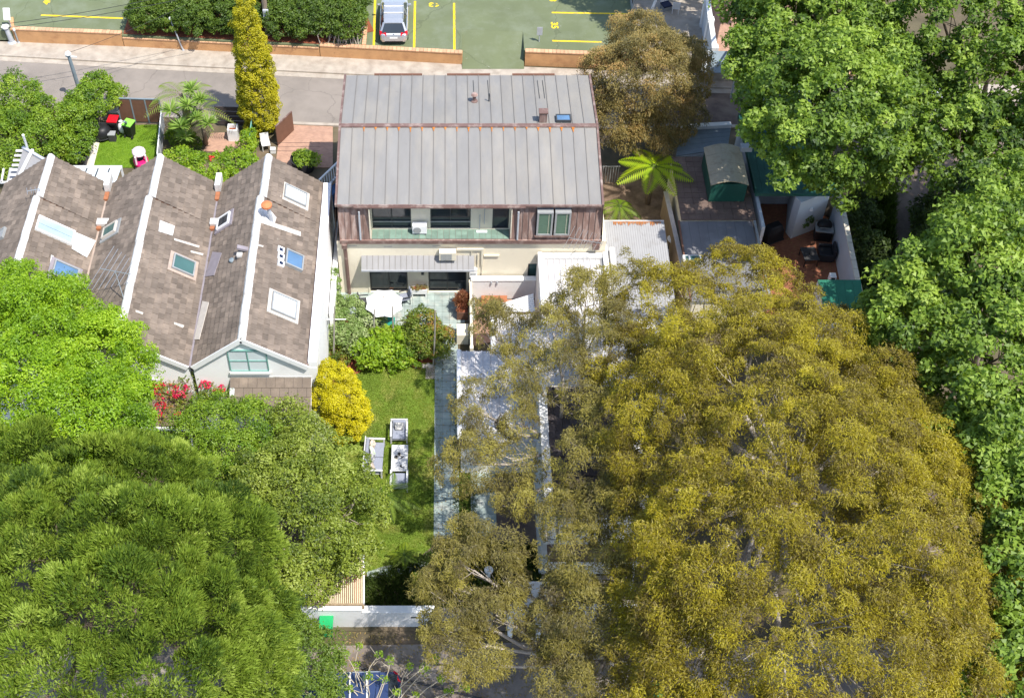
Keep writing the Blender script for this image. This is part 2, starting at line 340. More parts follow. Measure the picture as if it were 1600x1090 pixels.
# ---------------------------------------------------------------- foliage: every leaf a face
def unit(a): return a / np.maximum(np.linalg.norm(a, axis=1, keepdims=True), 1e-9)
def leaf_mesh(name, m, c, a, n, L, W, tint, shape, org):
    N = len(c); c = c - np.array(org)
    s = unit(np.cross(a, n)); L = L[:, None]; W = W[:, None]
    if shape == 'tri':
        k = 3; vs = np.stack([c - a*L/2 - s*W/2, c - a*L/2 + s*W/2, c + a*L/2], 1)
    else:
        k = 4; nn_ = unit(np.cross(s, a)); vs = np.stack([c - a*L/2, c - s*W/2 + nn_*W*.16 - a*L*.05, c + a*L/2, c + s*W/2 + nn_*W*.16 - a*L*.05], 1)
    me = bpy.data.meshes.new(name)
    me.vertices.add(N*k); me.vertices.foreach_set('co', vs.reshape(-1).astype(np.float32))
    me.loops.add(N*k); me.loops.foreach_set('vertex_index', np.arange(N*k, dtype=np.int32))
    me.polygons.add(N); me.polygons.foreach_set('loop_start', np.arange(0, N*k, k, dtype=np.int32))
    at = me.attributes.new('tint', 'FLOAT', 'FACE'); at.data.foreach_set('value', np.clip(tint, 0, 1).astype(np.float32))
    me.materials.append(m); me.update(calc_edges=True)
    return me
LEAVES = [0]
def crown(name, parent, m, lobes, spacing, cr, lpc, L, W, mode='round', seed=1, shape='quad', zmin=-.45, keep=1.0, inner=.25, flat=.75, tone=.5, tvar=.16, jit=.10, holes=0, fuzz=.10, lvar=.14):
    rg = np.random.default_rng(seed)
    P = []; O = []
    cs = np.array([tuple(l[0]) for l in lobes]); rs = np.array([l[1] if hasattr(l[1], '__len__') else (l[1],)*3 for l in lobes], float)
    for i in range(len(lobes)):
        r = rs[i]; area = 4*math.pi*((r[0]*r[1])**1.6/3 + (r[0]*r[2])**1.6/3 + (r[1]*r[2])**1.6/3)**(1/1.6)
        k = max(6, int(area/spacing**2))
        for shell, cnt in ((1.0, k), (.62, int(k*inner))):
            if cnt < 1: continue
            j = np.arange(cnt) + .5; ph = np.arccos(1 - 2*j/cnt); th = math.pi*(1+5**.5)*j + rg.uniform(0, 6)
            d = np.stack([np.cos(th)*np.sin(ph), np.sin(th)*np.sin(ph), np.cos(ph)], 1) + rg.normal(0, .35*spacing/r.mean(), (cnt, 3)); d = unit(d)
            p = cs[i] + d*r*(shell*rg.uniform(1-jit*1.3, 1+jit, (cnt, 1)))
            ok = (d[:, 2] > zmin) & (rg.random(cnt) < keep)
            if holes: ok &= (np.sin(p @ np.array([2.1,.7,1.3])+seed)+np.sin(p @ np.array([-.9,2.3,.8])+2)+np.sin(p @ np.array([.6,-1.5,2.2])+4)) < holes
            for q in range(len(lobes)):
                if q != i:
                    e = (p - cs[q])/(rs[q]*.82); ok &= (e**2).sum(1) > 1
            P.append(p[ok]); O.append(d[ok])
    P = np.concatenate(P); O = np.concatenate(O); K = len(P)
    crs = cr*np.exp(rg.normal(-.05, .30, K)); an = np.exp(rg.normal(0, .22, (K, 3))); tt = tone + rg.normal(0, tvar, K) + .10*np.sin(P[:,0]*.9+seed)*np.sin(P[:,1]*.8+1)+.06*np.sin(P[:,0]*2.3+P[:,2]*1.9)
    cnt = np.maximum(3, (lpc*(crs/cr)**2*rg.uniform(.7, 1.2, K))).astype(int)
    idx = np.repeat(np.arange(K), cnt); N = len(idx)
    d = rg.normal(0, 1, (N, 3)); d = unit(d) + O[idx]*.55 + np.array([0, 0, .35]); d = unit(d)
    rad = crs[idx][:, None]*np.cbrt(rg.uniform(.2, 1, (N, 1)))*np.exp(rg.normal(0, fuzz, (N, 1)))*an[idx]
    sq = np.array([1, 1, flat]); pos = P[idx] + d*rad*sq
    rv = rg.normal(0, 1, (N, 3)); up = np.array([0, 0, 1.])
    if mode == 'round':
        n = unit(d*.6 + up*.55 + rv*.55); a = unit(np.cross(n, rg.normal(0, 1, (N, 3))))
    elif mode == 'spike':
        a = unit(d*.8 + O[idx]*.5 + up*.35 + rv*.35); n = unit(np.cross(a, np.cross(up + rv*.5, a)))
    else:
        a = unit(d*.55 + rv*.6 - up*.55); n = unit(np.cross(a, np.cross(up + rv*.6, a)))
    Ls = L*rg.uniform(.65, 1.3, N); Ws = W*rg.uniform(.7, 1.25, N)
    ti = tt[idx] + rg.normal(0, lvar, N)
    me = leaf_mesh(name, m, pos, a, n, Ls, Ws, ti, shape, ORG.get(parent.name, Vector()) if parent else Vector())
    ob = bpy.data.objects.new(name, me); C.objects.link(ob); ob.parent = parent; LEAVES[0] += N*(1 if shape == 'tri' else 2)
    return ob, P
def limbs(parent, base, lobes, r0, seed, m='bark', fork=.4, pts=None, ntw=0, tw=.03):
    rg = random.Random(seed); base = Vector(base)
    cs = [Vector(l[0]) for l in lobes]; cen = sum(cs, Vector())/len(cs)
    top = Vector((base.x*.7+cen.x*.3, base.y*.7+cen.y*.3, base.z + (cen.z-base.z)*fork))
    mb = MB(); mb.tube([base - Vector((0,0,.2)), base + (top-base)*.12 , base.lerp(top, .55) + Vector((rg.uniform(-.15,.15), rg.uniform(-.15,.15), 0)), top], [r0*1.5, r0*1.08, r0*.9, r0*.75], 9)
    mb.build('trunk', m, parent, smooth=True)
    mb = MB()
    for c in cs:
        mid = top.lerp(c, .5) + Vector((rg.uniform(-.4,.4), rg.uniform(-.4,.4), -.15*(c-top).length*.5))
        mb.tube([top, top.lerp(mid, .5) + Vector((rg.uniform(-.1,.1),)*3), mid, mid.lerp(c, .6), c], [r0*.5, r0*.38, r0*.28, r0*.18, r0*.10], 6)
        if pts is not None and ntw:
            near = sorted(range(len(pts)), key=lambda q: (Vector(pts[q])-c).length_squared)[:ntw*3]
            for q in rg.sample(near, min(ntw, len(near))):
                e = Vector(pts[q]); st = mid.lerp(c, rg.uniform(.2, 1)); k = st.lerp(e, .5) + Vector((rg.uniform(-.2,.2), rg.uniform(-.2,.2), rg.uniform(-.25,.05)))
                mb.tube([st, k, e], [tw, tw*.7, tw*.35], 4, cap=False)
    mb.build('limbs', m, parent, smooth=True)
def tree(name, label, cat, base, lobes, leaf, group=None, bark='bark', r0=.25, spacing=.9, cr=.6, lpc=120, L=.16, W=.05, mode='round', seed=1, shape='quad', ntw=0, fork=.4, tw=.03, **kw):
    t = T(name, label, cat, base, 0, group)
    ob, P = crown('crown', t, leaf, lobes, spacing, cr, lpc, L, W, mode, seed, shape, **kw)
    limbs(t, base, lobes, r0, seed, bark, fork, P, ntw, tw)
    return t
def bush(name, label, cat, base, lobes, leaf, group=None, seed=1, stem='bark', **kw):
    t = T(name, label, cat, base, 0, group)
    a = dict(spacing=.42, cr=.28, lpc=60, L=.13, W=.08, mode='round', shape='quad', zmin=-.6); a.update(kw)
    crown('foliage', t, leaf, lobes, a.pop('spacing'), a.pop('cr'), a.pop('lpc'), a.pop('L'), a.pop('W'), a.pop('mode'), seed, a.pop('shape'), **a)
    mb = MB(); rg = random.Random(seed)
    for l in lobes:
        c = Vector(l[0]); b = Vector((base[0]*.6+c.x*.4, base[1]*.6+c.y*.4, base[2]-.05))
        mb.tube([b, b.lerp(c, .5)+Vector((rg.uniform(-.1,.1), rg.uniform(-.1,.1), 0)), c], [.05, .035, .02], 5)
    mb.build('stems', stem, t)
    return t
def LB(px, py, z, r): return (G(px, py, z), r)
LF = {}
LF['gold'] = leafmat('leaf_gold', [(.09, .065, .014), (.18, .145, .011), (.29, .242, .010), (.41, .355, .013)], .3)
LF['olive'] = leafmat('leaf_olive', [(.095, .072, .034), (.155, .134, .036), (.245, .21, .040), (.34, .30, .048)], .3)
LF['plane'] = leafmat('leaf_plane', [(.030, .066, .010), (.09, .162, .016), (.19, .295, .028), (.32, .43, .06)], .35)
LF['fig'] = leafmat('leaf_fig', [(.048, .09, .016), (.13, .205, .025), (.23, .32, .034), (.36, .455, .085)], .35, .6, .015)
LF['lime'] = leafmat('leaf_lime', [(.07, .155, .005), (.165, .30, .007), (.265, .43, .010), (.38, .53, .025)], .4)
LF['fresh'] = leafmat('leaf_fresh', [(.05, .11, .008), (.125, .23, .012), (.215, .33, .018), (.31, .42, .04)], .35)
LF['sage'] = leafmat('leaf_sage', [(.06, .10, .014), (.15, .205, .02), (.25, .315, .03), (.37, .43, .09)], .35)
LF['yellow'] = leafmat('leaf_yellow', [(.24, .215, .003), (.42, .375, .003), (.56, .505, .004), (.68, .62, .01)], .25)
LF['cypress'] = leafmat('leaf_cypress', [(.18, .19, .006), (.33, .31, .006), (.44, .40, .008), (.53, .47, .01)], .25)
LF['hedge'] = leafmat('leaf_hedge', [(.03, .06, .008), (.065, .12, .012), (.11, .18, .016), (.17, .25, .025)], .3)
LF['brown'] = leafmat('leaf_brown', [(.10, .088, .030), (.205, .17, .052), (.31, .245, .075), (.42, .27, .09)], .3)
LF['rust'] = leafmat('leaf_rust', [(.06, .10, .012), (.125, .185, .015), (.20, .25, .022), (.34, .17, .04)], .3)
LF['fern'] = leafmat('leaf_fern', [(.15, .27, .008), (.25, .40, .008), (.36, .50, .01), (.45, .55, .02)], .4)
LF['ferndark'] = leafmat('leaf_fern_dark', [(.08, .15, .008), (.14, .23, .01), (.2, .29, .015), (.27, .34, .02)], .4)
LF['palm'] = leafmat('leaf_palm', [(.07, .14, .015), (.15, .23, .025), (.26, .33, .04), (.42, .40, .09)], .35)
LF['yucca'] = leafmat('leaf_yucca', [(.08, .18, .02), (.18, .31, .045), (.29, .42, .08), (.40, .50, .15)], .35)
LF['vine'] = leafmat('leaf_vine', [(.08, .17, .006), (.16, .28, .01), (.25, .38, .012), (.33, .42, .03)], .35)
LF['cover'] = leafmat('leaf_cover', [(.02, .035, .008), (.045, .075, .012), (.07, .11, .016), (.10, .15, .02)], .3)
LF['flower'] = leafmat('flower_red', [(.5, .005, .03), (.62, .01, .10), (.66, .02, .04), (.68, .08, .03)], .3)
LF['variegated'] = leafmat('leaf_variegated', [(.10, .18, .03), (.2, .3, .07), (.34, .42, .16), (.52, .56, .32)], .3)
LF['grass'] = leafmat('grass_blade', [(.085, .145, .014), (.145, .215, .018), (.21, .275, .026), (.31, .33, .055)], .35)
# ================================================================ THE SETTING
rnd = random.Random(5)
struct(MB().sheet([(-160,-60,-.03),(160,-60,-.03),(160,260,-.03),(-160,260,-.03)]).build('ground', 'earth'))
# street behind the houses: falls from left to right; footpath with a kerb; lane at the front
far_k = P2((-260,76),(22,90),(210,101),(490,115),(760,128),(1090,138),(1300,145),(1900,165))
near_k = P2((1900,215),(1200,197),(1085,196),(760,203),(480,193),(300,184),(80,168),(-260,150))
struct(MB().prism(far_k + near_k, -.2, .004).build('street', 'asphalt'))
ptop = P2((-260,60),(23,68),(194,75),(500,91),(720,103),(1090,118),(1300,126),(1900,146))
fp = MB()
for i in range(len(ptop)-1):
    fp.prism([ptop[i], ptop[i+1], far_k[i+1], far_k[i]], -.1, .12)
struct(fp.build('footpath', 'concrete'))
gut = MB()
for i in range(len(far_k)-1):
    a, b = Vector(far_k[i]), Vector(far_k[i+1]); n = Vector((0, -.42)); gut.prism([a, b, b+n, a+n], -.05, .02)
struct(gut.build('gutter', 'concrete'))
nk = MB(); near_r = near_k[::-1]
for i in range(1, len(near_r)-1):
    a, b = Vector(near_r[i]), Vector(near_r[i+1]); n = Vector((0, -.22)); nk.prism([a, b, b+n, a+n], -.05, .1)
struct(nk.build('kerb', 'concrete'))
sp_ = P2((1060,197),(1060,137),(1240,142),(1320,100),(1640,110),(1640,300),(1430,300),(1390,480),(1460,700),(1400,700),(1335,480),(1340,290),(1330,200))
struct(MB().prism(P2((1020,192),(1020,140),(1900,166),(1900,216)), -.1, .010).build('road', 'shaded_ground'))  # darker stretch of the same street, tree shade painted in
struct(MB().prism(P2((1322,200),(1640,215),(1560,330),(1436,330),(1432,500),(1480,700),(1560,1150),(1490,1150),(1400,700),(1350,480)), -.1, .006).build('path', 'shaded_ground'))  # brown path, tree shade put into its colour as well
struct(MB().prism(P2((-400,1008),(420,1010),(1000,1000),(2000,1000),(2000,1400),(-400,1400)), -.1, .004).build('lane', 'lane'))
lk = MB(); a, b = G(560,1043), G(760,1094)
lk.beam(a + Vector((0,0,.05)), b + Vector((0,0,.05)), .07, .12); lk.beam(b + Vector((0,0,.05)), G(1000,1150,.05), .07, .12)
struct(lk.build('lane_edge', 'charcoal'))
# garden of the house
lawn_pts = P2((556,585),(570,577),(600,571),(640,568),(692,566),(683,845),(640,885),(560,900),(500,860),(520,700),(560,640))
struct(MB().prism(lawn_pts, -.1, .012).build('lawn', 'lawn_base'))
struct(MB().prism(P2((508,480),(700,480),(700,566),(640,568),(600,571),(570,577),(556,585),(540,600),(500,640),(495,560)), -.1, .006).build('garden_bed', 'soil'))
struct(MB().prism(P2((712,560),(745,560),(745,835),(708,845)), -.1, .008).build('side_bed', 'lawn_base'))
struct(MB().prism(P2((560,900),(700,850),(850,850),(850,985),(480,985),(480,900)), -.1, .008).build('front_bed', 'earth'))

def inside(p, poly):
    x, y = p; c = False
    for i in range(len(poly)):
        (x1, y1), (x2, y2) = poly[i], poly[i-1]
        if (y1 > y) != (y2 > y) and x < (x2-x1)*(y-y1)/(y2-y1)+x1: c = not c
    return c
def grass(name, poly, n, label_seed, z=.012, L=.07, W=.03, leaf='grass', kind='stuff'):
    rg = np.random.default_rng(label_seed); xs = [p[0] for p in poly]; ys = [p[1] for p in poly]
    x = rg.uniform(min(xs), max(xs), n*2); y = rg.uniform(min(ys), max(ys), n*2)
    ok = np.zeros(len(x), bool)
    j = 0; xi = np.array(xs); yi = np.array(ys)
    for i in range(len(poly)):
        x1, y1, x2, y2 = xi[i], yi[i], xi[i-1], yi[i-1]
        with np.errstate(divide='ignore', invalid='ignore'):
            ok ^= ((y1 > y) != (y2 > y)) & (x < (x2-x1)*(y-y1)/(y2-y1+1e-12)+x1)
    x = x[ok][:n]; y = y[ok][:n]; k = len(x)
    a = unit(np.stack([rg.normal(0,.6,k), rg.normal(0,.6,k), np.ones(k)], 1)); nrm = unit(rg.normal(0,1,(k,3)))
    l = L*rg.uniform(.6,1.4,k); c = np.stack([x, y, np.full(k, z)], 1) + a*l[:,None]*.45
    f = .5 + .25*np.sin(x*2.1+np.sin(y*1.3))*np.sin(y*1.7+1) + rg.normal(0,.14,k)
    me = leaf_mesh(name, LF[leaf], c, a, nrm, l, np.full(k, W), f, 'tri', (0,0,0))
    o = bpy.data.objects.new(name, me); C.objects.link(o); stuff(o); LEAVES[0] += k
    return o
grass('grass', lawn_pts, 60000, 3)
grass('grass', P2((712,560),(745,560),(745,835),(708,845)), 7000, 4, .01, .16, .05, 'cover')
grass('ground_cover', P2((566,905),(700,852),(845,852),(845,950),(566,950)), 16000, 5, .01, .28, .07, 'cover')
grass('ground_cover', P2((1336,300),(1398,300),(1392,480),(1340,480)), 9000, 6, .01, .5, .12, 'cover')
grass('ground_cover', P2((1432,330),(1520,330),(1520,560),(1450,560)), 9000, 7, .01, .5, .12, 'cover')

# slate paving laid tile by tile
tile_me = MB().box(-.19, -.19, -.03, .19, .19, 0).mesh('paving_tile', 'slate_tile')
def pave(parent, poly, z, step=.395, rz=0.0, jitter=.003):
    xs = [p[0] for p in poly]; ys = [p[1] for p in poly]
    cr, sr = math.cos(rz), math.sin(rz); cx, cy = sum(xs)/len(xs), sum(ys)/len(ys); n = int(max(max(xs)-min(xs), max(ys)-min(ys))/step)+2; cnt = 0
    for i in range(-n, n+1):
        for j in range(-n, n+1):
            u, v = i*step, j*step; x, y = cx+u*cr-v*sr, cy+u*sr+v*cr
            if inside((x, y), poly):
                o = bpy.data.objects.new('paving_tile', tile_me); C.objects.link(o); o.parent = parent
                o.location = (x, y, z+rnd.uniform(-jitter, jitter)); o.rotation_euler = (rnd.uniform(-.004,.004), rnd.uniform(-.004,.004), rz); cnt += 1
    return cnt
patio_poly = P2((524,456),(742,456),(742,500),(714,502),(712,520),(684,521),(560,505),(522,480))
patio = struct(MB().prism(patio_poly, -.1, .02).build('patio', 'slate_base')); n1 = pave(patio, patio_poly, .05)
path_poly = P2((686,520),(714,520),(711,600),(711,842),(679,842),(684,560))
gp = struct(MB().prism(path_poly, -.1, .015).build('garden_path', 'slate_base')); n2 = pave(gp, path_poly, .045)
cross_poly = P2((575,893),(600,884),(668,876),(668,891),(610,900),(585,908))
gp2 = struct(MB().prism(cross_poly, -.1, .018).build('garden_path', 'slate_base')); n3 = pave(gp2, cross_poly, .048, .36, .18)
side_poly = P2((741,700),(770,700),(770,832),(738,834))
gp3 = struct(MB().prism(side_poly, -.1, .018).build('garden_path', 'slate_base')); n4 = pave(gp3, side_poly, .048)
print('paving tiles', n1, n2, n3, n4)
MBs = MB().box(*(G(665,592,0)+Vector((0,0,.0)))[:2], .0, *(G(680,571,0))[:2], .03)
tag(MBs.build('stepping_stone', 'concrete'), 'square grey stepping stone set in the lawn beside the slate path', 'paver')

# ================================================================ CAR PARK
ZL = .92
lot = P2((-500,39),(10,50),(25,43),(195,47),(200,62),(570,74),(722,79),z=ZL) + [(4.5,62.9+6),(40,66),(40,140),(-90,140),(-90,72)]
yw = [G(25,68), G(194,75), G(500,91), G(722,103)]
lotpts = [(-90, 70.4), (yw[0].x, yw[0].y+.05), (yw[1].x, yw[1].y+.05), (yw[2].x, yw[2].y+.05), (yw[3].x, yw[3].y+.05), (yw[3].x, 68.6), (4.9, 68.4), (4.9, 66.4), (12, 66.2), (12, 140), (-90, 140)]
cp = struct(MB().prism(lotpts, .2, ZL).build('car_park', 'green_deck'))
struct(MB().sheet([(yw[3].x, 68.6, ZL-.004), (4.9, 68.4, ZL-.004), (4.9, 65.6, .13), (yw[3].x, 65.6, .13)]).build('driveway', 'green_deck'))
def strip(p, q, wd, z=ZL+.004):
    a, b = Vector(G2(*p, z)), Vector(G2(*q, z)); d = (b-a).normalized(); n = Vector((-d.y, d.x))*wd/2
    return MB().sheet([(*(a-n), z), (*(b-n), z), (*(b+n), z), (*(a+n), z)])
def line_box(p, q, wd):
    a, b = Vector(G2(*p, ZL)), Vector(G2(*q, ZL)); d = (b-a).normalized(); n = Vector((-d.y, d.x))*wd/2
    return MB().prism([tuple(a-n), tuple(b-n), tuple(b+n), tuple(a+n)], ZL, ZL+.005)
for p, q in (((587,-30),(584,74)), ((648.5,2),(647,75)), ((709.5,5),(710,79)), ((862,20),(985,22)), ((863,64),(940,66)), ((64,24),(192,29)), ((524,-30),(522,74)),((859,-30),(980,-28)),((60,-30),(190,-28))):
    line_box(p, q, .14).build('painted_line', 'line_yellow', cp)
def painted_text(txt, px, py, rz, size, sx=1):
    cu = bpy.data.curves.new('t', 'FONT'); cu.body = txt; cu.size = size; cu.align_x = 'CENTER'; cu.align_y = 'CENTER'; cu.extrude = .002; cu.offset = .018
    to = bpy.data.objects.new('t', cu); C.objects.link(to); dg = bpy.context.evaluated_depsgraph_get(); dg.update()
    me = bpy.data.meshes.new_from_object(to.evaluated_get(dg)); bpy.data.objects.remove(to); me.materials.clear(); me.materials.append(M['line_yellow'])
    o = bpy.data.objects.new('painted_number', me); C.objects.link(o); o.parent = cp; p = G(px, py, ZL); o.location = (p.x, p.y, ZL+.006); o.rotation_euler = (0,0,rz); o.scale = (sx,1,1); return o
painted_text('63', 678, 7.5, math.pi, .62, 1.2)
painted_text('35', 866, 40, R(-90), .62, 1.15)
painted_text('13', 863, -2, R(-90), .62, 1.15)
painted_text('40', 74, 2, R(90), .62, 1.2)
# retaining walls
t = T('retaining_wall', 'orange rendered retaining wall with brick coping along the far left footpath', 'wall', G(100,71))
def wallrun(t, pa, pb, z1, m, cap=True, th=.28, capm='coping', step=.24):
    a, b = Vector((pa[0], pa[1], 0)), Vector((pb[0], pb[1], 0)); d = (b-a).normalized(); n = Vector((-d.y, d.x, 0)); n = n if n.y > 0 else -n
    MB().prism([tuple((a)[:2]), tuple((b)[:2]), tuple((b+n*th)[:2]), tuple((a+n*th)[:2])], 0, z1-.07).build('wall_face', m, t)
    if cap:
        k = int((b-a).length/step); mb = MB()
        for i in range(k):
            p = a.lerp(b, i/k); q = a.lerp(b, (i+.93)/k); h = z1 + rnd.uniform(-.008,.008)
            mb.prism([tuple((p-n*.03)[:2]), tuple((q-n*.03)[:2]), tuple((q+n*(th+.02))[:2]), tuple((p+n*(th+.02))[:2])], z1-.07, h)
        stuff(mb.build('coping', capm, t))
wallrun(t, yw[0], yw[1], 1.12, 'orange_render')
a = yw[0]; MB().beam((a.x, a.y+.1, .5), (a.x-.35, a.y+1.4, .5), .24, 1.0).build('wall_end', 'orange_render', t)
t = T('planter_wall', 'low orange brick wall below the clipped hedge behind the street', 'wall', G(350,85))
wallrun(t, yw[1]+Vector((.05,0,0)), yw[2], .8, 'orange_render'); 
t = T('planter_wall', 'low brick wall with pale coping in front of the silver car', 'wall', G(620,100))
wallrun(t, yw[2]+Vector((.05,0,0)), yw[3], .98, 'orange_render')
t = T('retaining_wall', 'orange rendered wall right of the green driveway beside the brown tree', 'wall', (6.5, 66.2, 0))
wallrun(t, (4.95, 66.1), (11.5, 65.7), 1.1, 'orange_render')
# bin-side kerb of the hedge bed
t = T('bed_edge', 'short brick edging at the right end of the hedge bed beside the car', 'edging', G(572,72,.9))
wallrun(t, G(571,75,.9)+Vector((0,.2,0)), G(574,42,.9), 1.04, 'orange_render', th=.2)

# ================================================================ THE HOUSE
YF = 46.7; XL, XR = -5.6, 8.2
house = T('house', 'two storey cream house with a grey standing seam metal roof and recessed balcony', 'house', (1.3, 51.5, 0))
wl = MB()
D1 = (-4.03, -2.03, .06, 2.2); D2 = (-.93, 1.08, .06, 2.2)
SW = (4.28, 4.95, 1.1, 2.25)
holes_wall(wl, XL, XR, 0, 3.9, YF, .3, [D1, D2, SW])
wl.box(XL, YF+.3, 0, XL+.3, 56.6, 3.9); wl.box(XR-.3, YF+.3, 0, XR, 56.6, 3.9); wl.box(XL+.3, 56.3, 0, XR-.3, 56.6, 3.9)
wl.build('wall', 'cream', house)
MB().box(XL+.3, YF+.35, 3.6, XR-.3, 56.3, 3.88).build('floor_slab', 'charcoal', house)
for k, (D, seed) in enumerate(((D1, 1), (D2, 2))):
    window(house, D[0], D[1], D[2], D[3], YF+.12, 2, 1 if k == 0 else 3, 'frame_dark', 'glass', .07, .1, 'glass_door')
    MB().box(D[0]-.09, YF-.03, 0, D[0]-.002, YF+.02, D[3]+.08).build('door_trim', 'cream_trim', house); MB().box(D[1]+.002, YF-.03, 0, D[1]+.09, YF+.02, D[3]+.08).build('door_trim', 'cream_trim', house)
# things seen through the left glass: pale curtain
for x, wd in ((-3.5,.3),(-2.9,.12),(-2.65,.16),(-2.4,.2)):
    MB().box(x, YF+.36, 1.55, x+wd, YF+.4, 2.1).build('curtain', 'white', house)
window(house, *SW, YF+.1, 1, 1, 'frame_dark', 'glass_teal', .07)
MB().box(SW[0]-.08, YF-.1, SW[2]-.14, SW[1]+.05, YF-.002, SW[2]-.03).build('window_sill', 'cream_trim', house)
# gutter band
gb = MB(); gb.box(XL+.17, YF-.16, 3.86, 7.9, YF-.02, 4.08); gb.build('gutter', 'copper_trim', house)
MB().box(XL+.19, YF-.14, 4.081, 7.88, YF-.0, 4.10).build('gutter_top', 'copper', house)
# mansard front: copper cladding with standing seams; balcony opening between
ZB, ZT = 4.1, 6.28; YB, YT = YF-.06, YF+.22
BX0, BX1 = -3.82, 3.26
def mans(x, f): return (x, YB+(YT-YB)*f, ZB+(ZT-ZB)*f)
DW = (4.52, 6.30, .16, .97)
def clad(x0, x1, holes=()):
    xs = [x0]
    while xs[-1] < x1-.2: xs.append(min(x1, xs[-1]+.31))
    for i in range(len(xs)-1):
        segs = [(0, 1)]
        for h in holes:
            if xs[i] < h[1]-.02 and xs[i+1] > h[0]+.02: segs = [(0, h[2]), (h[3], 1)]
        for (f0, f1) in segs:
            m_ = MB(); a, b, c, d = mans(xs[i], f0), mans(xs[i+1], f0), mans(xs[i+1], f1), mans(xs[i], f1)
            m_.add([a, b, c, d, (a[0],a[1]+.05,a[2]), (b[0],b[1]+.05,b[2]), (c[0],c[1]+.05,c[2]), (d[0],d[1]+.05,d[2])], [(0,1,2,3),(7,6,5,4),(0,4,5,1),(1,5,6,2),(2,6,7,3),(3,7,4,0)])
            p, q = Vector(mans(xs[i], f0)), Vector(mans(xs[i], f1)); m_.beam(p+Vector((0,-.02,0)), q+Vector((0,-.02,0)), .025, .05, (0,-1,0))
            m_.build('cladding_panel', 'copper', house)
clad(XL+.2, BX0); clad(BX1, 4.52); clad(4.52, 6.30, [DW]); clad(6.30, 7.86)
MB().box(XL+.21, YT+.06, 4.12, BX0-.02, 56.2, 6.1).build('upper_wall', 'copper', house)
MB().box(BX1+.02, YT+.06, 4.12, 7.84, 56.2, 6.1).build('upper_wall', 'copper', house)
# balcony: floor, back wall, windows
YBK = 47.36
MB().box(BX0, YF-.02, 3.92, BX1, YBK, 4.11).build('balcony_slab', 'concrete', house)
bt = MB().box(-.145, -.145, -.012, .145, .145, .012).mesh('floor_tile', 'floor_green')
for i in range(23):
    for j in range(3):
        inst(bt, 'floor_tile', house, (BX0+.18+i*.305, YF+.1+j*.27, 4.125))
bw = MB(); W1 = (BX0+.06, -1.78, 4.2, 6.1); W2 = (-.80, 1.25, 4.2, 6.1); W3 = (2.36, 3.2, 4.16, 6.1)
holes_wall(bw, BX0, BX1, 4.11, 6.25, YBK, .15, [W1, W2, W3]); bw.build('balcony_wall', 'cream', house)
window(house, *W1, YBK+.02, 2, 1, 'frame_dark', 'glass', .06); window(house, *W2, YBK+.02, 2, 1, 'frame_dark', 'glass', .06)
window(house, *W3, YBK+.02, 1, 1, 'frame_dark', 'glass', .07, .1, 'balcony_door')
for W_ in (W1, W2):
    MB().box(W_[0], YBK-.01, W_[2]+.42, W_[1], YBK+.03, W_[2]+.47).build('window_rail', 'frame_grey', house)
MB().box(BX0+.02, YBK-.04, 4.14, BX1-.02, YBK-.002, 4.195).build('skirting', 'cream_trim', house)
MB().box(BX0-.05, YF-.05, 4.1, BX0, YBK+.15, 6.15).build('balcony_cheek', 'cream_trim', house)
MB().box(BX1, YF-.05, 4.1, BX1+.05, YBK+.15, 6.15).build('balcony_cheek', 'cream_trim', house)
# small downpipes either side of balcony (steel)
for x in (-4.35, 3.62):
    MB().tube([(x, YF-.02, 6.0), (x, YF-.12, 4.15)], .05, 8).build('spout', 'galv', house)
# dormer pair with green blinds
for x0 in (4.56, 5.45):
    fr = MB(); z0, z1 = 4.46, 6.06; y0 = YF-.16; wd = .80
    for (a, b, c, d) in ((x0, x0+.09, z0, z1), (x0+wd-.09, x0+wd, z0, z1), (x0+.09, x0+wd-.09, z0, z0+.09), (x0+.09, x0+wd-.09, z1-.09, z1)):
        fr.box(a, y0, c, b, YF+.25, d)
    fo = fr.build('dormer_window', 'frame_grey', house)
    MB().box(x0+.07, y0+.05, z0+.07, x0+wd-.07, y0+.07, z1-.07).build('blind', 'blind_green', fo)
    for k in range(1, 2): MB().box(x0+wd*.72, y0+.03, z0+.09, x0+wd*.74, y0+.048, z1-.09).build('glazing_bar', 'cream_trim', fo)
MB().box(4.48, YF-.2, 4.38, 6.34, YF-.0, 4.45).build('window_sill', 'copper_trim', house)
# roof: pans with standing seams on both slopes
EY, EZ = YF+.04, 6.37; RY, RZ = 51.70, 7.32; FY, FZ = 56.55, 6.72
x0r, x1r = -5.42, 7.74; NP = 22; pw = (x1r-x0r)/NP
def pan(mb, x, w_, y0, z0, y1, z1):
    return mb.slab([(x, y0, z0), (x+w_, y0, z0), (x+w_, y1, z1), (x, y1, z1)], .04)
near_pan = pan(MB(), -pw/2+.004, pw-.008, EY-RY, EZ-RZ, 0, 0).mesh('roof_panel', 'zinc')
far_pan = pan(MB(), -pw/2+.004, pw-.008, 0, 0, FY-RY, FZ-RZ).mesh('roof_panel', 'zinc')
ns = MB().beam((0, EY-RY, EZ-RZ+.018), (0, -.1, .018-.02), .028, .045).mesh('roof_seam', 'zinc_seam')
fs_ = MB().beam((0, .1, .018-.01), (0, FY-RY, FZ-RZ+.018), .028, .045).mesh('roof_seam', 'zinc_seam')
for i in range(NP):
    inst(near_pan, 'roof_panel', house, (x0r+pw*(i+.5), RY, RZ)); inst(far_pan, 'roof_panel', house, (x0r+pw*(i+.5), RY, RZ))
    if i: inst(ns, 'roof_seam', house, (x0r+pw*i, RY, RZ)); inst(fs_, 'roof_seam', house, (x0r+pw*i, RY, RZ))
MB().box(x0r-.04, RY-.16, RZ-.03, x1r+.04, RY+.10, RZ+.045).build('ridge_cap', 'copper_trim', house)
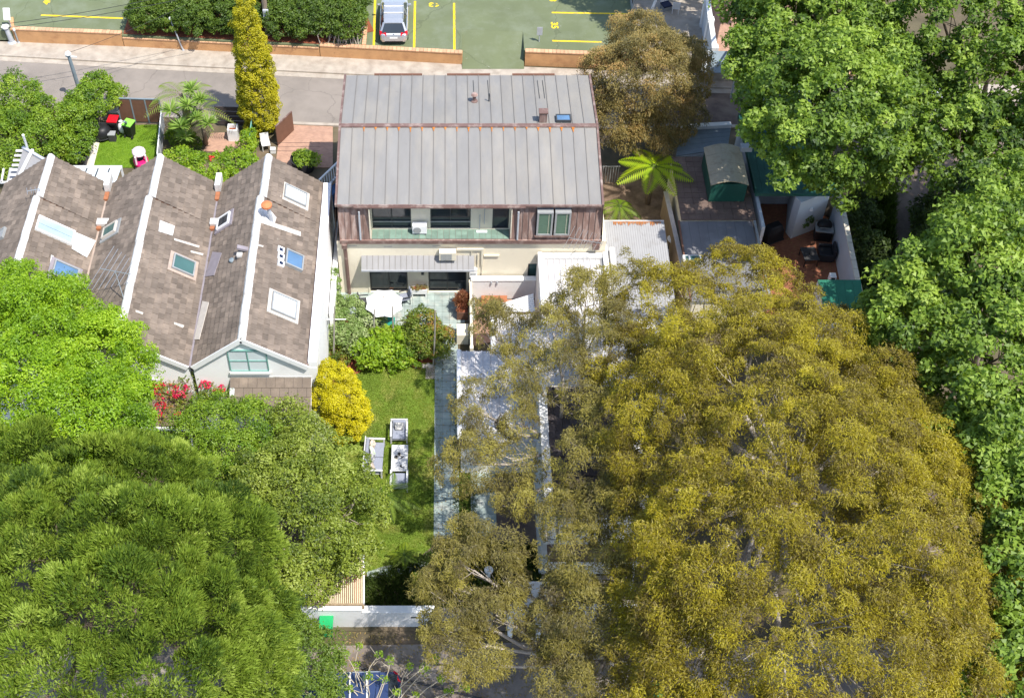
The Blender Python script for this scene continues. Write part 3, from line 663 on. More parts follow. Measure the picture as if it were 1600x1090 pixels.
MB().beam((x0r+.01, EY-.01, EZ-.02), (x1r-.01, EY-.01, EZ-.02), .10, .12).build('eave_flashing', 'copper_trim', house)
MB().beam((x0r-.06, EY, EZ-.03), (x0r-.06, RY, RZ-.03), .11, .2).build('verge', 'copper_trim', house); MB().beam((x0r-.06, RY, RZ-.03), (x0r-.06, FY, FZ-.03), .11, .2).build('verge', 'copper_trim', house)
MB().beam((x1r+.06, EY, EZ-.03), (x1r+.06, RY, RZ-.03), .11, .2).build('verge', 'copper_trim', house); MB().beam((x1r+.06, RY, RZ-.03), (x1r+.06, FY, FZ-.03), .11, .2).build('verge', 'copper_trim', house)
# sloping mansard sides
for s, x in ((-1, x0r-.1), (1, x1r+.1)):
    xo = x + s*.13
    MB().add([(x, YF, 6.15), (x, RY, RZ-.1), (x, FY, FZ-.1), (xo, FY, 3.9), (xo, YF-.02, 3.9)], [(0,1,2,3,4)]).add([(x-s*.1, YF, 6.15), (x-s*.1, RY, RZ-.1), (x-s*.1, FY, FZ-.1), (xo-s*.1, FY, 3.9), (xo-s*.1, YF-.02, 3.9)], [(4,3,2,1,0)]).build('mansard_side', 'copper', house)
# eave gutter above the balcony
MB().box(-4.6, EY-.13, EZ-.085, 3.95, EY-.06, EZ-.01).build('balcony_gutter', 'copper_trim', house)
# gutter pieces at the far eave
for a, b in ((-3.9,-1.3),(.05,2.4),(3.6,5.9)):
    MB().box(a, FY-.02, FZ-.04, b, FY+.1, FZ+.06).build('far_gutter', 'timber_brown', house)
rs = MB()
for i in range(2, 21):
    x = x0r+pw*i; h = rnd.uniform(.16,.34); wd = rnd.uniform(.05,.10); sl = (RZ-EZ)/(RY-EY)
    y0 = RY-.165; pts = [(x-wd, y0), (x+wd, y0), (x+wd*.35, y0-h*.5), (x+.02, y0-h), (x-.02, y0-h*.9), (x-wd*.5, y0-h*.45)]
    rs.add([(px_, py_, RZ-(RY-py_)*sl+.046) for px_, py_ in pts], [tuple(range(6))[::-1]])
stuff(rs.build('rust_stain', 'rust', house))
def near_z(y): return RZ-(RY-y)*(RZ-EZ)/(RY-EY)
def far_z(y): return RZ-(y-RY)*(RZ-FZ)/(FY-RY)
# roof fixtures: two vents, boxed flue, skylight
p = G(741,158,far_z(53.8)); y = p.y; z = far_z(y)
fl = MB().lathe([(.20,-.06),(.18,.05),(.09,.10),(.09,.42)], 14, (p.x, y, z)); fl = fl.build('roof_vent', 'copper_trim', house)
MB().lathe([(.15,.40),(.19,.44),(.12,.52),(.02,.55)], 14, (p.x, y, z)).build('cowl', 'copper', fl)
p = G(764,158,far_z(53.8)); MB().tube([(p.x,p.y,far_z(p.y)-.05),(p.x,p.y,far_z(p.y)+.5)], .035, 8).build('vent_pipe', 'frame_dark', house)
p = G(848,190,far_z(52.3)); ch = MB(); zc = far_z(p.y)
ch.box(p.x-.2, p.y-.16, zc-.1, p.x+.2, p.y+.16, zc+.62); cho = ch.build('flue', 'copper', house, bevel=.02)
MB().box(p.x-.24, p.y-.2, zc+.62, p.x+.24, p.y+.2, zc+.69).build('flue_cap', 'copper_trim', cho)
p = G(880,188,far_z(52.6)); sx = .39; sk = MB(); sl = (FZ-RZ)/(FY-RY)
for (a, b, c, d) in ((-sx,-.30,sx,-.24),(-sx,.24,sx,.30),(-sx,-.24,-sx+.06,.24),(sx-.06,-.24,sx,.24)):
    sk.slab([(p.x+a,p.y+b,far_z(p.y+b)+.16),(p.x+c,p.y+b,far_z(p.y+b)+.16),(p.x+c,p.y+d,far_z(p.y+d)+.16),(p.x+a,p.y+d,far_z(p.y+d)+.16)], .2)
sko = sk.build('skylight', 'frame_dark', house)
MB().slab([(p.x-sx+.06,p.y-.24,far_z(p.y-.24)+.13),(p.x+sx-.06,p.y-.24,far_z(p.y-.24)+.13),(p.x+sx-.06,p.y+.24,far_z(p.y+.24)+.13),(p.x-sx+.06,p.y+.24,far_z(p.y+.24)+.13)], .02).build('pane', 'glass_blue', sko)
# thin conduits up the far slope
for xa in (741, 764, 843, 851):
    p = G(xa, 150, far_z(54)); MB().tube([(p.x, p.y-.2, far_z(p.y-.2)+.03), (p.x-.03, 56.0, far_z(56.0)+.03)], .015, 5).build('cable', 'frame_dark', house)
# facade fittings
mb = MB(); A0, A1 = V(565,400,YF), V(742,402,YF); 
aw = mb.slab([(-4.38, YF-.0, 2.86), (1.46, YF-.0, 2.86), (1.46, YF-.62, 2.42), (-4.38, YF-.62, 2.42)], .05)
awo = mb.build('awning', 'grey_sheet', house)
MB().box(-4.38, YF-.66, 2.33, 1.46, YF-.622, 2.43).build('awning_fascia', 'galv', awo)
mb = MB()
for i in range(1, 20):
    x = -4.38+i*.292; mb.beam((x, YF-.01, 2.872), (x, YF-.61, 2.432), .02, .03)
mb.build('awning_seams', 'zinc_seam', awo)
dp = MB(); dp.tube([(-5.2, YF-.2, 3.86), (-5.2, YF-.12, 3.5), (-5.18, YF-.09, 3.2), (-5.16, YF-.08, .05)], .10, 8); dpo = dp.build('downpipe', 'copper_trim', house)
MB().box(-5.34, YF-.26, 3.6, -5.06, YF-.005, 3.858).build('rainhead', 'copper_trim', dpo)
MB().box(7.5, YF-.24, 3.5, 7.85, YF-.004, 3.856).build('rainhead', 'copper_trim', house)
ac = T('air_conditioner', 'cream air conditioner unit fixed to the wall above the grey awning', 'air conditioner', (.2, YF-.3, 2.75))
MB().box(-.36, YF-.42, 2.9, .52, YF-.06, 3.46).build('casing', 'cream_trim', ac, bevel=.02)
mb = MB()
for k in range(9): mb.box(-.28, YF-.435, 2.96+k*.05, .3, YF-.421, 2.98+k*.05)
mb.build('grille', 'frame_grey', ac)
for x in (-.2, .36): MB().beam((x, YF-.4, 2.87), (x, YF-.01, 2.87), .05, .05).build('bracket', 'frame_grey', ac)
cdt = MB(); cdt.box(.55, YF-.09, 3.30, 1.92, YF-.01, 3.42); cdt.box(1.82, YF-.085, 2.2, 1.92, YF-.012, 3.29); cdt.box(1.95, YF-.09, 2.86, 2.75, YF-.01, 2.95); cdt.box(1.3, YF-.08, 3.02, 1.34, YF-.012, 3.29); cdt.box(1.62, YF-.06, .9, 1.66, YF-.012, 3.0); cdt.box(1.86, YF-.06, 1.0, 1.9, YF-.012, 2.19)
cdt.build('conduit', 'cream_trim', house)
p = V(752,392,YF)
ac2 = T('air_conditioner', 'small white air conditioner standing on the balcony between its windows', 'air conditioner', (-1.45, YBK-.35, 4.13))
MB().box(-1.72, YBK-.45, 4.22, -.98, YBK-.12, 4.78).build('casing', 'white_paint', ac2, bevel=.02)
MB().lathe([(.2,0),(.2,.02)], 16, (0,0,0)).build('fan_grille', 'frame_grey', ac2, local=True).location = (-.02, -.115, .36)
ac2.children[-1].rotation_euler = (R(90), 0, 0)
for x in (-1.6, -1.1): MB().box(x, YBK-.44, 4.137, x+.06, YBK-.14, 4.219).build('foot', 'frame_dark', ac2)
mb = MB(); mb.tube([(1.72, YBK-.06, 4.2), (1.72, YBK-.06, 5.2)], .022, 6); mb.tube([(1.95, YBK-.06, 4.55), (1.95, YBK-.06, 6.1)], .02, 6); mb.build('pipe', 'galv', house)
MB().box(1.55, YBK-.3, 4.138, 2.1, YBK-.16, 4.2).build('pipe_cover', 'white_paint', house)
MB().box(-1.3, YF-.06, 1.45, -1.16, YF-.002, 1.6).build('wall_light', 'frame_dark', house)
for x, z in ((-5.0,3.55),(-3.2,3.5),(-.7,3.55)):
    MB().box(x, YF-.015, z, x+.42, YF-.001, z+.05).build('vent_slot', 'lattice', house)
MB().box(-3.0, YF-.02, .36, -2.8, YF-.002, .46).build('wall_socket', 'timber_brown', house)
mt = MB(); mt.box(1.22, YF-.2, 1.42, 1.62, YF-.005, 2.0); mto = mt.build('meter_box', 'white_paint', house, bevel=.01)
MB().box(1.28, YF-.22, 1.62, 1.56, YF-.203, 1.72).build('meter_slot', 'frame_grey', mto)
# TV antenna over the right roof end
def antenna(name, label, base, top, boom, n, ln, m='steel', dirv=(1,0,0), cross=(0,0,1), taper=.5):
    t = T(name, label, 'antenna', base); MB().tube([base, top], .022, 6).build('mast', m, t)
    top = Vector(top); dv = Vector(dirv).normalized(); cv = Vector(cross).normalized()
    MB().tube([top-dv*boom*.5, top+dv*boom*.5], .02, 5).build('boom', m, t)
    for i in range(n):
        c = top + dv*boom*(i/(n-1)-.5); l = ln*(1-taper*i/(n-1))
        MB().tube([c-cv*l*.5, c+cv*l*.5], .012, 4).build('element', m, t)
    return t
antenna('antenna', 'thin television antenna leaning over the right end of the cream house gutter', (7.0, YF-.3, 4.1), (7.0, YF-.8, 4.75), 1.7, 8, 1.9, 'steel', (1,-.12,-.12), (.25,-.1,1), .45)
# ================================================================ TERRACES ON THE LEFT
rt = random.Random(11)
def tiles(parent, xe, ze, xr, zr, y0, y1, row=.335, wd=.31, name='roof_tile', m='tile', asparts=False):
    n = Vector((xr-xe, 0, zr-ze)); Ls = n.length; n.normalize(); up = Vector((-n.z, 0, n.x)); up = up if up.z > 0 else -up
    mb = MB(); k = int(Ls/row)+1; rw = Ls/k; m_ = int((y1-y0)/wd); w_ = (y1-y0)/m_
    base = MB(); a = Vector((xe,0,ze)); 
    base.add([(xe,y0,ze),(xe,y1,ze),(xr,y1,zr),(xr,y0,zr),(xe,y0,ze-.14),(xe,y1,ze-.14),(xr,y1,zr-.14),(xr,y0,zr-.14)], [(0,1,2,3),(7,6,5,4),(0,4,5,1),(1,5,6,2),(2,6,7,3),(3,7,4,0)])
    base.build('roof_deck', 'timber_brown', parent)
    for i in range(k):
        for j in range(-1, m_+1):
            ya = y0 + j*w_ + (w_*.5 if i % 2 else 0); yb = ya + w_*.965
            ya, yb = max(ya, y0), min(yb, y1)
            if yb-ya < .05: continue
            lo = a + n*(i*rw-.03) + up*(.078+rt.uniform(-.008,.012)); hi = a + n*((i+1)*rw) + up*(.018+rt.uniform(-.004,.004))
            q = rt.uniform(-.006,.006)
            p0, p1, p2, p3 = [(lo.x,ya,lo.z+q),(lo.x,yb,lo.z-q),(hi.x,yb,hi.z),(hi.x,ya,hi.z)]
            d = up*.034
            l0, l1 = tuple(Vector(p0)-d), tuple(Vector(p1)-d); u0, u1 = tuple(Vector(p3)-d*.6), tuple(Vector(p2)-d*.6)
            mb.add([p0,p1,p2,p3,l0,l1,u1,u0], [(0,1,2,3),(0,4,5,1),(1,5,6,2),(3,7,4,0)])
    return stuff(mb.build(name, m, parent))
def slope_frame(xe, ze, xr, zr):
    n = Vector((xr-xe, 0, zr-ze)).normalized(); up = Vector((-n.z, 0, n.x)); up = up if up.z > 0 else -up
    return n, up
def roof_window(parent, px, py, sl, ws, wy, fm='frame_grey', gm='glass_blue', lift=.12, name='skylight', flash=None, tilt=0, z=6.0, cols=1):
    xe, ze, xr, zr = sl; n, up = slope_frame(*sl)
    p = G(px, py, z)
    for _ in range(6): zz = ze + (p.x-xe)/(xr-xe)*(zr-ze); p = G(px, py, zz+lift)
    c = Vector((p.x, p.y, ze + (p.x-xe)/(xr-xe)*(zr-ze))); y = Vector((0,1,0))
    mt = Matrix((n, y, up)).transposed()
    if mt.determinant() < 0: mt = Matrix((-n, y, up)).transposed()
    f = MB(); fw = .07
    if flash: MB().obox(c+up*.09, (ws+.34, wy+.3, .07), mt).build('flashing', flash, parent)
    cc = c + up*(lift*.5+.07)
    for (ox, oy, sx, sy) in ((-ws/2+fw/2,0,fw,wy),(ws/2-fw/2,0,fw,wy),(0,-wy/2+fw/2,ws-2*fw,fw),(0,wy/2-fw/2,ws-2*fw,fw)):
        f.obox(cc + mt @ Vector((ox,oy,0)), (sx,sy,lift+.06), mt)
    fo = f.build(name, fm, parent)
    for k in range(cols):
        wy_ = (wy-2*fw)/cols
        MB().obox(cc + mt @ Vector((0, -wy/2+fw+wy_*(k+.5), lift*.35)), (ws-2*fw, wy_-.02, .015), mt).build('pane', gm, fo)
    return fo
ZR, ZV = 7.0, 5.05; Y0, Y1, YM = 37.5, 49.75, 46.7
TERR = [(-23.0, -20.15, -17.45), (-17.45, -14.6, -11.75), (-11.75, -9.1, -6.35)]
labels = ['brown tiled terrace house at the far left with a long glazed strip in its roof', 'middle brown tiled terrace house with the big television antenna on its roof', 'brown tiled terrace house beside the cream house with a white front gable']
th_ = []
for k, (xl, xr, xv) in enumerate(TERR):
    t = T('terrace_house', labels[k], 'house', ((xl+xv)/2, 43.5, 0), 0, 'terrace houses in a row'); th_.append(t)
    w0 = MB(); w0.box(xl+.1, Y0+.08, 0, xv-.1 if k < 2 else -5.96, Y1-.15, ZV-.16)
    for yy in (Y0+.08, Y1-.35):
        w0.add([(xl+.1,yy,ZV-.158),(xv-.1,yy,ZV-.158),(xr,yy,ZR-.22),(xl+.1,yy+.2,ZV-.158),(xv-.1,yy+.2,ZV-.158),(xr,yy+.2,ZR-.22)], [(0,1,2),(5,4,3),(0,3,4,1),(1,4,5,2),(2,5,3,0)])
    w0.build('wall', 'white_bright', t)
    for (ya, yb, dx, dz) in ((Y0, YM-.005, -.07, 0), (YM+.005, Y1, .07, .0)):
        tiles(t, xl+.12, ZV, xr+dx, ZR+dz, ya, yb); tiles(t, xv-.12 if k < 2 else xv, ZV, xr+dx, ZR+dz, ya, yb)
        cap = MB(); n = int((yb-ya)/.42); 
        for i in range(n):
            a = ya+(yb-ya)*i/n; b = ya+(yb-ya)*(i+.97)/n; h = ZR+dz+.13+rt.uniform(-.012,.012); x = xr+dx+rt.uniform(-.012,.012); g = .2
            cap.loft([[(x-g,y,h-.19),(x-g*.6,y,h-.05),(x-g*.2,y,h),(x+g*.2,y,h),(x+g*.6,y,h-.05),(x+g,y,h-.19)] for y in (a, b)])
        cap.build('ridge_cap', 'cap_white', t)
    if k < 2:
        MB().box(xv-.16, Y0+.02, ZV-.13, xv+.16, Y1-.02, ZV-.01).build('valley_gutter', 'valley' if k == 0 else 'valley_grey', t)
        MB().box(xv-.14, Y1-.7, ZV+.1, xv+.14, Y1+.25, ZV+.55).build('party_wall', 'cap_white', t)
        MB().box(xv-.12, YM-.2, ZV+.06, xv+.5, YM+.2, ZV+.3).build('flashing', 'cap_white', t)
        MB().box(xv-.11, YM-.42, ZV-.0, xv+.12, YM-.21, ZV+.16).build('gutter_brick', 'terracotta', t)
        MB().box(xv-.11, Y1-1.3, ZV-.0, xv+.11, Y1-.75, ZV+.14).build('gutter_brick', 'terracotta', t)
    # barge boards on the front gable
    xr_ = xr-.10
    for (xe, s) in ((xl+.12, 1), (xv-.12 if k < 2 else xv, -1)):
        MB().beam((xe, Y0-.04, ZV-.07), (xr_, Y0-.04, ZR-.07), .06, .26).build('barge_board', 'white_paint', t)
t1, t2, t3 = th_
S = {}
for k, (xl, xr, xv) in enumerate(TERR):
    S[k, 'L'] = (xl+.12, ZV, xr-.1, ZR); S[k, 'R'] = ((xv-.12 if k < 2 else xv), ZV, xr-.1, ZR)
# glazed strip with white flashing on the left roof
roof_window(t1, 84, 360, S[0,'R'], 1.9, .95, 'white_paint', 'glass_sky', .1, 'roof_light', None, cols=2)
n_, u_ = slope_frame(*S[0,'R'])
def slope_patch(parent, quad, sl, m, h=.085, name='flashing'):
    xe, ze, xr, zr = sl; out = []; h += .05
    for (px, py) in quad:
        p = G(px, py, 6)
        for _ in range(6): p = G(px, py, ze + (p.x-xe)/(xr-xe)*(zr-ze)+h)
        out.append(tuple(p))
    return MB().slab(out, .03).build(name, m, parent)
slope_patch(t1, ((117,362),(150,376),(136,402),(112,388)), S[0,'R'], 'cap_white', .10)
roof_window(t1, 99, 425, S[0,'R'], 1.25, 1.0, 'frame_grey', 'glass_blue', .14, flash='valley_grey')
slope_patch(t1, ((80,398),(84,400),(79,438),(75,436)), S[0,'R'], 'cap_white', .09)
roof_window(t1, 4, 366, S[0,'L'], .5, .7, 'frame_grey', 'frame_grey', .1)
roof_window(t2, 174, 359, S[1,'L'], .95, .75, 'lattice', 'glass_teal', .14, flash='frame_grey')
roof_window(t2, 284, 414, S[1,'R'], 1.15, .95, 'frame_grey', 'glass_teal', .14, flash='valley')
slope_patch(t2, ((250,344),(273,353),(270,368),(248,361)), S[1,'R'], 'cap_white', .09)
roof_window(t3, 352, 345, S[2,'L'], .85, .8, 'white_paint', 'glass', .12, flash='valley_grey')
slope_patch(t3, ((332,393),(346,395),(334,430),(320,432)), S[2,'L'], 'valley_grey', .075)
slope_patch(t3, ((316,470),(326,472),(311,530),(303,530)), S[2,'L'], 'lattice', .075)
roof_window(t3, 459, 305, S[2,'R'], 1.25, .95, 'frame_grey', 'glass_pale', .14, flash='lattice')
roof_window(t3, 457, 406, S[2,'R'], .95, 1.0, 'frame_grey', 'glass_blue', .14)
for i in range(3):
    roof_window(t3, 437, 391+i*10.5, S[2,'R'], .34, .36, 'white_paint', 'navy', .05, 'solar_cell')
roof_window(t3, 441, 477, S[2,'R'], 1.3, 1.15, 'frame_grey', 'glass_pale', .14, flash='lattice')
# bright repair streaks of mortar on the tiles
for sl, t_, q in ((S[1,'R'], t2, ((272,372),(312,384),(311,387),(272,375))), (S[1,'R'], t2, ((298,391),(318,396),(317,399),(298,394))), (S[1,'R'], t2, ((212,484),(224,488),(223,491),(212,487))), (S[1,'R'], t2, ((272,503),(288,508),(286,512),(272,506))), (S[2,'R'], t3, ((404,340),(470,362),(470,369),(405,347))), (S[2,'R'], t3, ((400,380),(412,384),(411,386),(400,383)))):
    slope_patch(t_, q, sl, 'lattice', .075, 'mortar_patch')
# bent flue with orange cowl
p = G(424, 343, 6.75); fl = MB().tube([(p.x,p.y,6.5),(p.x-.02,p.y,7.1),(p.x-.12,p.y+.02,7.6)], .1, 10).build('flue', 'galv', t3)
MB().lathe([(.12,0),(.26,.02),(.27,.14),(.2,.2),(.05,.26)], 16, (p.x-.14,p.y+.02,7.6)).build('cowl', 'pot_orange', fl)
slope_patch(t3, ((404,316),(414,318),(432,340),(428,352),(410,342)), S[2,'R'], 'cap_white', .08)
p = G(380, 388, 6.9); MB().obox(p, (.6,.22,.12), Matrix.Rotation(R(18),3,'Y')).build('roof_vent', 'valley_grey', t3)
p = G(363, 407, 6.2); MB().lathe([(.16,0),(.15,.06),(.02,.12)], 12, p).build('vent_dome', 'pole_blue', t3)
MB().box(*(G(374,398,6.7)+Vector((-.12,-.1,-.1))), *(G(374,398,6.7)+Vector((.14,.12,.05)))).build('flashing', 'cap_white', t3)
# front of the near white gable
wz = [V(360,545,Y0+.08).z, V(360,572,Y0+.08).z]; wx0, wx1 = V(357,560,Y0+.08).x, V(418,560,Y0+.08).x
window(t3, wx0, wx1, wz[1]-.3, wz[0]-.05, Y0+.012, 2, 2, 'frame_teal', 'glass_pale', .04, .08)
MB().box(wx0-.05, Y0-.05, wz[1]-.46, wx1+.05, Y0+.075, wz[1]-.31).build('window_sill', 'white_paint', t3)
pz1, pz0 = V(400,590,Y0+.08).z, V(400,590,Y0+.08).z-.95
px0, px1 = V(360,590,Y0+.08).x, -6.25; yA, yB = Y0+.07, Y0-1.35
pt = None
for i in range(4):
    f0, f1 = i/4, (i+1)/4
    for j in range(9):
        xa = px0+(px1-px0)*(j+(.5 if i % 2 else 0))/9; xb = min(xa+(px1-px0)/9*.97, px1)
        if xb-xa < .08: continue
        ya, yb = yA+(yB-yA)*f0, yA+(yB-yA)*(f1+.04); za, zb = pz1+(pz0-pz1)*f0+.0, pz1+(pz0-pz1)*(f1+.04)+.05
        MB().slab([(xa,ya,za+.02),(xb,ya,za+.02),(xb,yb,zb+.02),(xa,yb,zb+.02)], .035).build('porch_tile', 'tile', t3)
MB().slab([(px0-.02,yA,pz1-.03),(px1,yA,pz1-.03),(px1,yB,pz0-.03),(px0-.02,yB,pz0-.03)], .08).build('porch_roof', 'white_paint', t3)
MB().box(px0-.02, yA-.01, pz1+.03, px1, yA+.02, pz1+.12).build('flashing', 'cap_white', t3)
for x in (px0+.08, px1-.1): MB().box(x-.05, yB+.1, 0, x+.05, yB+.2, pz0-.08).build('post', 'white_paint', t3)
MB().tube([(-6.0,Y0+.3,4.9),(-6.0,Y0+.2,4.4),(-6.0,Y0+.2,.1)], .05, 8).build('downpipe', 'white_paint', t3)
MB().box(-6.42, Y0+.05, ZV+.0, -6.335, Y1-.1, ZV+.10).build('gutter', 'copper_trim', t3)
MB().box(-6.33, Y0+.1, ZV-.155, -5.93, Y1-.2, ZV+.26).build('parapet', 'white_bright', t3)
# front of the middle terrace: dark window and verandah roof under the bougainvillea
wx = V(222,560,Y0+.08).x
window(t2, wx-.6, wx+.45, 3.2, 4.1, Y0+.012, 2, 1, 'white_paint', 'glass', .06, .08)
q = [G(214,588,3.1), G(300,600,3.1)]
MB().slab([(-16.6,Y0+.2,3.1),(-11.95,Y0+.2,3.1),(-11.95,Y0-1.5,2.5),(-16.6,Y0-1.5,2.5)], .08).build('verandah_roof', 'brown_roof', t2)
MB().box(-16.6,Y0-1.56,2.3,-11.95,Y0-1.5,2.44).build('fascia', 'white_paint', t2)
for x in (-16.5,-14.2,-12.05): MB().box(x-.05,Y0-1.45,0,x+.05,Y0-1.35,2.4).build('post', 'white_paint', t2)
antenna('antenna', 'large television antenna with long elements over the left slope of the middle terrace roof', G(195,472,6.9), G(180,424,8.0), 1.5, 7, 2.6, 'steel', (1,-.25,0), (-.45,-1,-.25), .55)
antenna('antenna', 'small television antenna beside the white ridge cap of the far left terrace roof', G(53,308,6.8), G(52,297,7.3), .6, 4, .5, 'steel', (1,.3,0), (-.3,1,0), .3)
# wire aerial standing by the white side wall
cl = T('wall_airer', 'thin white clothes airer arms standing out from the bright white side wall', 'clothes airer', G(518,520))
p = G(505,497,2.6); MB().tube([(-6.0,p.y,2.0),(-5.85,p.y,2.6)], .03, 6).build('bracket', 'steel', cl)
MB().tube([(-6.2,p.y-.1,2.62),(-5.0,p.y+.02,2.5)], .025, 6).build('arm', 'white_paint', cl)
MB().tube([(-5.85,p.y,2.6),(-6.02,p.y-.9,1.2)], .02, 6).build('stay', 'steel', cl)
# ================================================================ YARDS BEHIND THE TERRACES
turf_poly = P2((146,262),(158,214),(178,196),(256,195),(251,262))
struct(MB().prism(turf_poly, -.1, .012).build('artificial_turf', 'turf'))
grass('grass', turf_poly, 9000, 9, .012, .05, .03, 'lime')
struct(MB().prism(P2((128,262),(140,228),(148,206),(158,196),(170,193),(178,196),(158,214),(146,262)), -.1, .03).build('garden_edging', 'lime_stone'))
struct(MB().prism(P2((318,236),(330,208),(398,206),(394,240)), -.1, .012).build('brick_paving', 'yardbrick'))
struct(MB().prism(P2((430,262),(436,214),(455,192),(520,193),(520,262)), -.1, .016).build('brick_paving', 'yardbrick'))
def panel_fence(t, a, b, h, n, m, post=None, mp=None, rails=False, th=.04):
    a, b = Vector((a[0],a[1],0)), Vector((b[0],b[1],0))
    for i in range(n):
        p = a.lerp(b, (i+.02)/n); q = a.lerp(b, (i+.98)/n); MB().beam(p+Vector((0,0,h/2+.05)), q+Vector((0,0,h/2+.05)), th, h-.1).build('panel', m, t)
    if post:
        for i in range(n+1):
            p = a.lerp(b, i/n); MB().box(p.x-post/2, p.y-post/2, 0, p.x+post/2, p.y+post/2, h+.06).build('post', mp, t)
        MB().beam(a+Vector((0,0,h+.08)), b+Vector((0,0,h+.08)), post, .06).build('top_rail', mp, t)
t = T('fence', 'brown panel fence with a grey top rail behind the bright green turf', 'fence', G(225,192)); panel_fence(t, G(190,191), G(256,193), 1.75, 3, 'timber_brown', .08, 'pole_blue')
MB().beam(G(194,190,1.7), G(203,196,.1), .1, .12).build('brace', 'pole_blue', t)
t = T('fence', 'low black horizontal board fence between the palm and the golden cypress', 'fence', G(370,196))
for k in range(4):
    a, b = G(340,196), G(400,198); MB().beam((a.x,a.y,.22+k*.36), (b.x,b.y,.22+k*.36), .04, .30).build('board', 'timber_black', t)
t = T('fence', 'pale metal side fence at the right edge of the green turf', 'fence', G(254,230)); panel_fence(t, G(257,198), G(251,264), 1.1, 4, 'galv', .06, 'white_paint')
t = T('fence', 'narrow green fence between the brick paved yards', 'fence', G(396,225)); panel_fence(t, G(400,200), G(393,262), 1.5, 4, 'green_metal2', .06, 'frame_teal')
t = T('gate', 'brown solid gate leaf standing open beside the golden cypress', 'gate', G(447,216)); a, b = G(434,228), G(459,204)
MB().beam((a.x,a.y,.75),(b.x,b.y,.75),.06,1.4).build('gate_leaf', 'timber_brown', t)
MB().beam((a.x,a.y,1.47),(b.x,b.y,1.47),.08,.05).build('top_rail', 'copper_trim', t)
MB().obox(Vector(a).lerp(b,.55)+Vector((-.05,-.05,1.1)), (.3,.03,.08), Matrix.Rotation(math.atan2(b.y-a.y,b.x-a.x),3,'Z')).build('handle', 'line_yellow', t)
def wheelie(name, label, loc, rz, body, lid, group='wheelie bins'):
    t = T(name, label, 'bin', loc, rz, group)
    MB().loft([[(-.22,-.2,.08),(.22,-.2,.08),(.22,.24,.08),(-.22,.24,.08)],[(-.29,-.32,.95),(.29,-.32,.95),(.29,.30,.95),(-.29,.30,.95)]]).build('body', body, t, local=True, bevel=.02)
    MB().loft([[(-.31,-.36,.96),(.31,-.36,.96),(.31,.34,.96),(-.31,.34,.96)],[(-.29,-.33,1.03),(.29,-.33,1.03),(.29,.32,1.05),(-.29,.32,1.05)]]).build('lid', lid, t, local=True, bevel=.02)
    MB().tube([(-.24,.37,.93),(.24,.37,.93)], .025, 8).build('handle', 'black', t, local=True)
    for s in (-.24, .24): MB().tube([(s-.03,.26,.1),(s+.03,.26,.1)], .1, 12).build('wheel', 'tyre', t, local=True)
    return t
wheelie('wheelie_bin', 'black wheelie bin with a red lid beside the round black tub', G(181,206), R(175), 'black', 'lid_red')
wheelie('wheelie_bin', 'black wheelie bin with a bright lime lid standing on the green turf', G(205,212), R(160), 'black', 'lid_lime')
wheelie('wheelie_bin', 'green wheelie bin against the white front wall near the slatted pergola', G(512,988), R(180), 'bin_green', 'bin_green')
wheelie('wheelie_bin', 'green wheelie bin half hidden under the large gold tree at the bottom edge', G(1021,1092), R(170), 'bin_green', 'bin_green')
p = G(193,208); tb = T('white_sack', 'small rounded white sack between the two dark wheelie bins', 'sack', p)
MB().ell((p.x,p.y,.42),(.26,.24,.42)).build('sack', 'white_paint', tb, smooth=True); MB().lathe([(.05,.8),(.12,.92),(.03,.93)], 8, (p.x,p.y,0)).build('neck', 'white_paint', tb)
p = G(161,214); tb = T('tub', 'large round glossy black tub cover on the edge of the turf', 'tub cover', p)
MB().lathe([(.50,0),(.60,.25),(.58,.5),(.48,.74),(.30,.86),(.12,.89)], 24, (p.x,p.y,0)).build('cover', 'black', tb, smooth=True); MB().lathe([(.61,.20),(.63,.23),(.61,.27)], 24, (p.x,p.y,0)).build('rim', 'black_soft', tb)
p = G(177,219); bx_ = T('storage_box', 'small dark grey storage box right of the round black tub', 'box', p)
MB().box(p.x-.2,p.y-.18,0,p.x+.2,p.y+.18,.5).build('body', 'charcoal', bx_, bevel=.02); MB().box(p.x-.22,p.y-.2,.5,p.x+.22,p.y+.2,.55).build('lid', 'frame_grey', bx_)
p = G(222,259); ty = T('toy_car', 'pink and white ride-on toy car on the turf by the terrace roof', 'toy car', p, R(20))
MB().lathe([(.30,.12),(.42,.22),(.44,.42),(.38,.5),(.30,.5)], 20, (0,0,0), 1, 1.25).build('body', 'pink', ty, smooth=True, local=True)
MB().ell((0,.05,1.02),(.40,.46,.20), 16, 10).build('roof', 'pale_pink', ty, smooth=True, local=True)
for sx in (-.3,.3):
    for sy in (-.32,.38): MB().tube([(sx,sy,.45),(sx*.95,sy*.95,1.0)], .06, 8).build('pillar', 'pale_pink', ty, local=True)
    for sy in (-.3,.32): MB().tube([(sx*1.15,sy,.12),(sx*1.4,sy,.12)], .12, 12).build('wheel', 'black', ty, local=True)
MB().lathe([(.16,.5),(.18,.56),(.05,.62)], 10, (0,0,0)).build('seat', 'black_soft', ty, local=True)
p = G(366,216); sq = T('planter', 'square white planter box with a dark hollow top on the brick paving', 'planter', p)
m_ = MB(); s = .30
m_.box(p.x-s,p.y-s,0,p.x+s,p.y-s+.08,.85); m_.box(p.x-s,p.y+s-.08,0,p.x+s,p.y+s,.85); m_.box(p.x-s,p.y-s+.08,0,p.x-s+.08,p.y+s-.08,.85); m_.box(p.x+s-.08,p.y-s+.08,0,p.x+s,p.y+s-.08,.85)
m_.build('box', 'white_paint', sq); MB().box(p.x-s+.08,p.y-s+.08,.02,p.x+s-.08,p.y+s-.08,.6).build('soil', 'soil', sq)
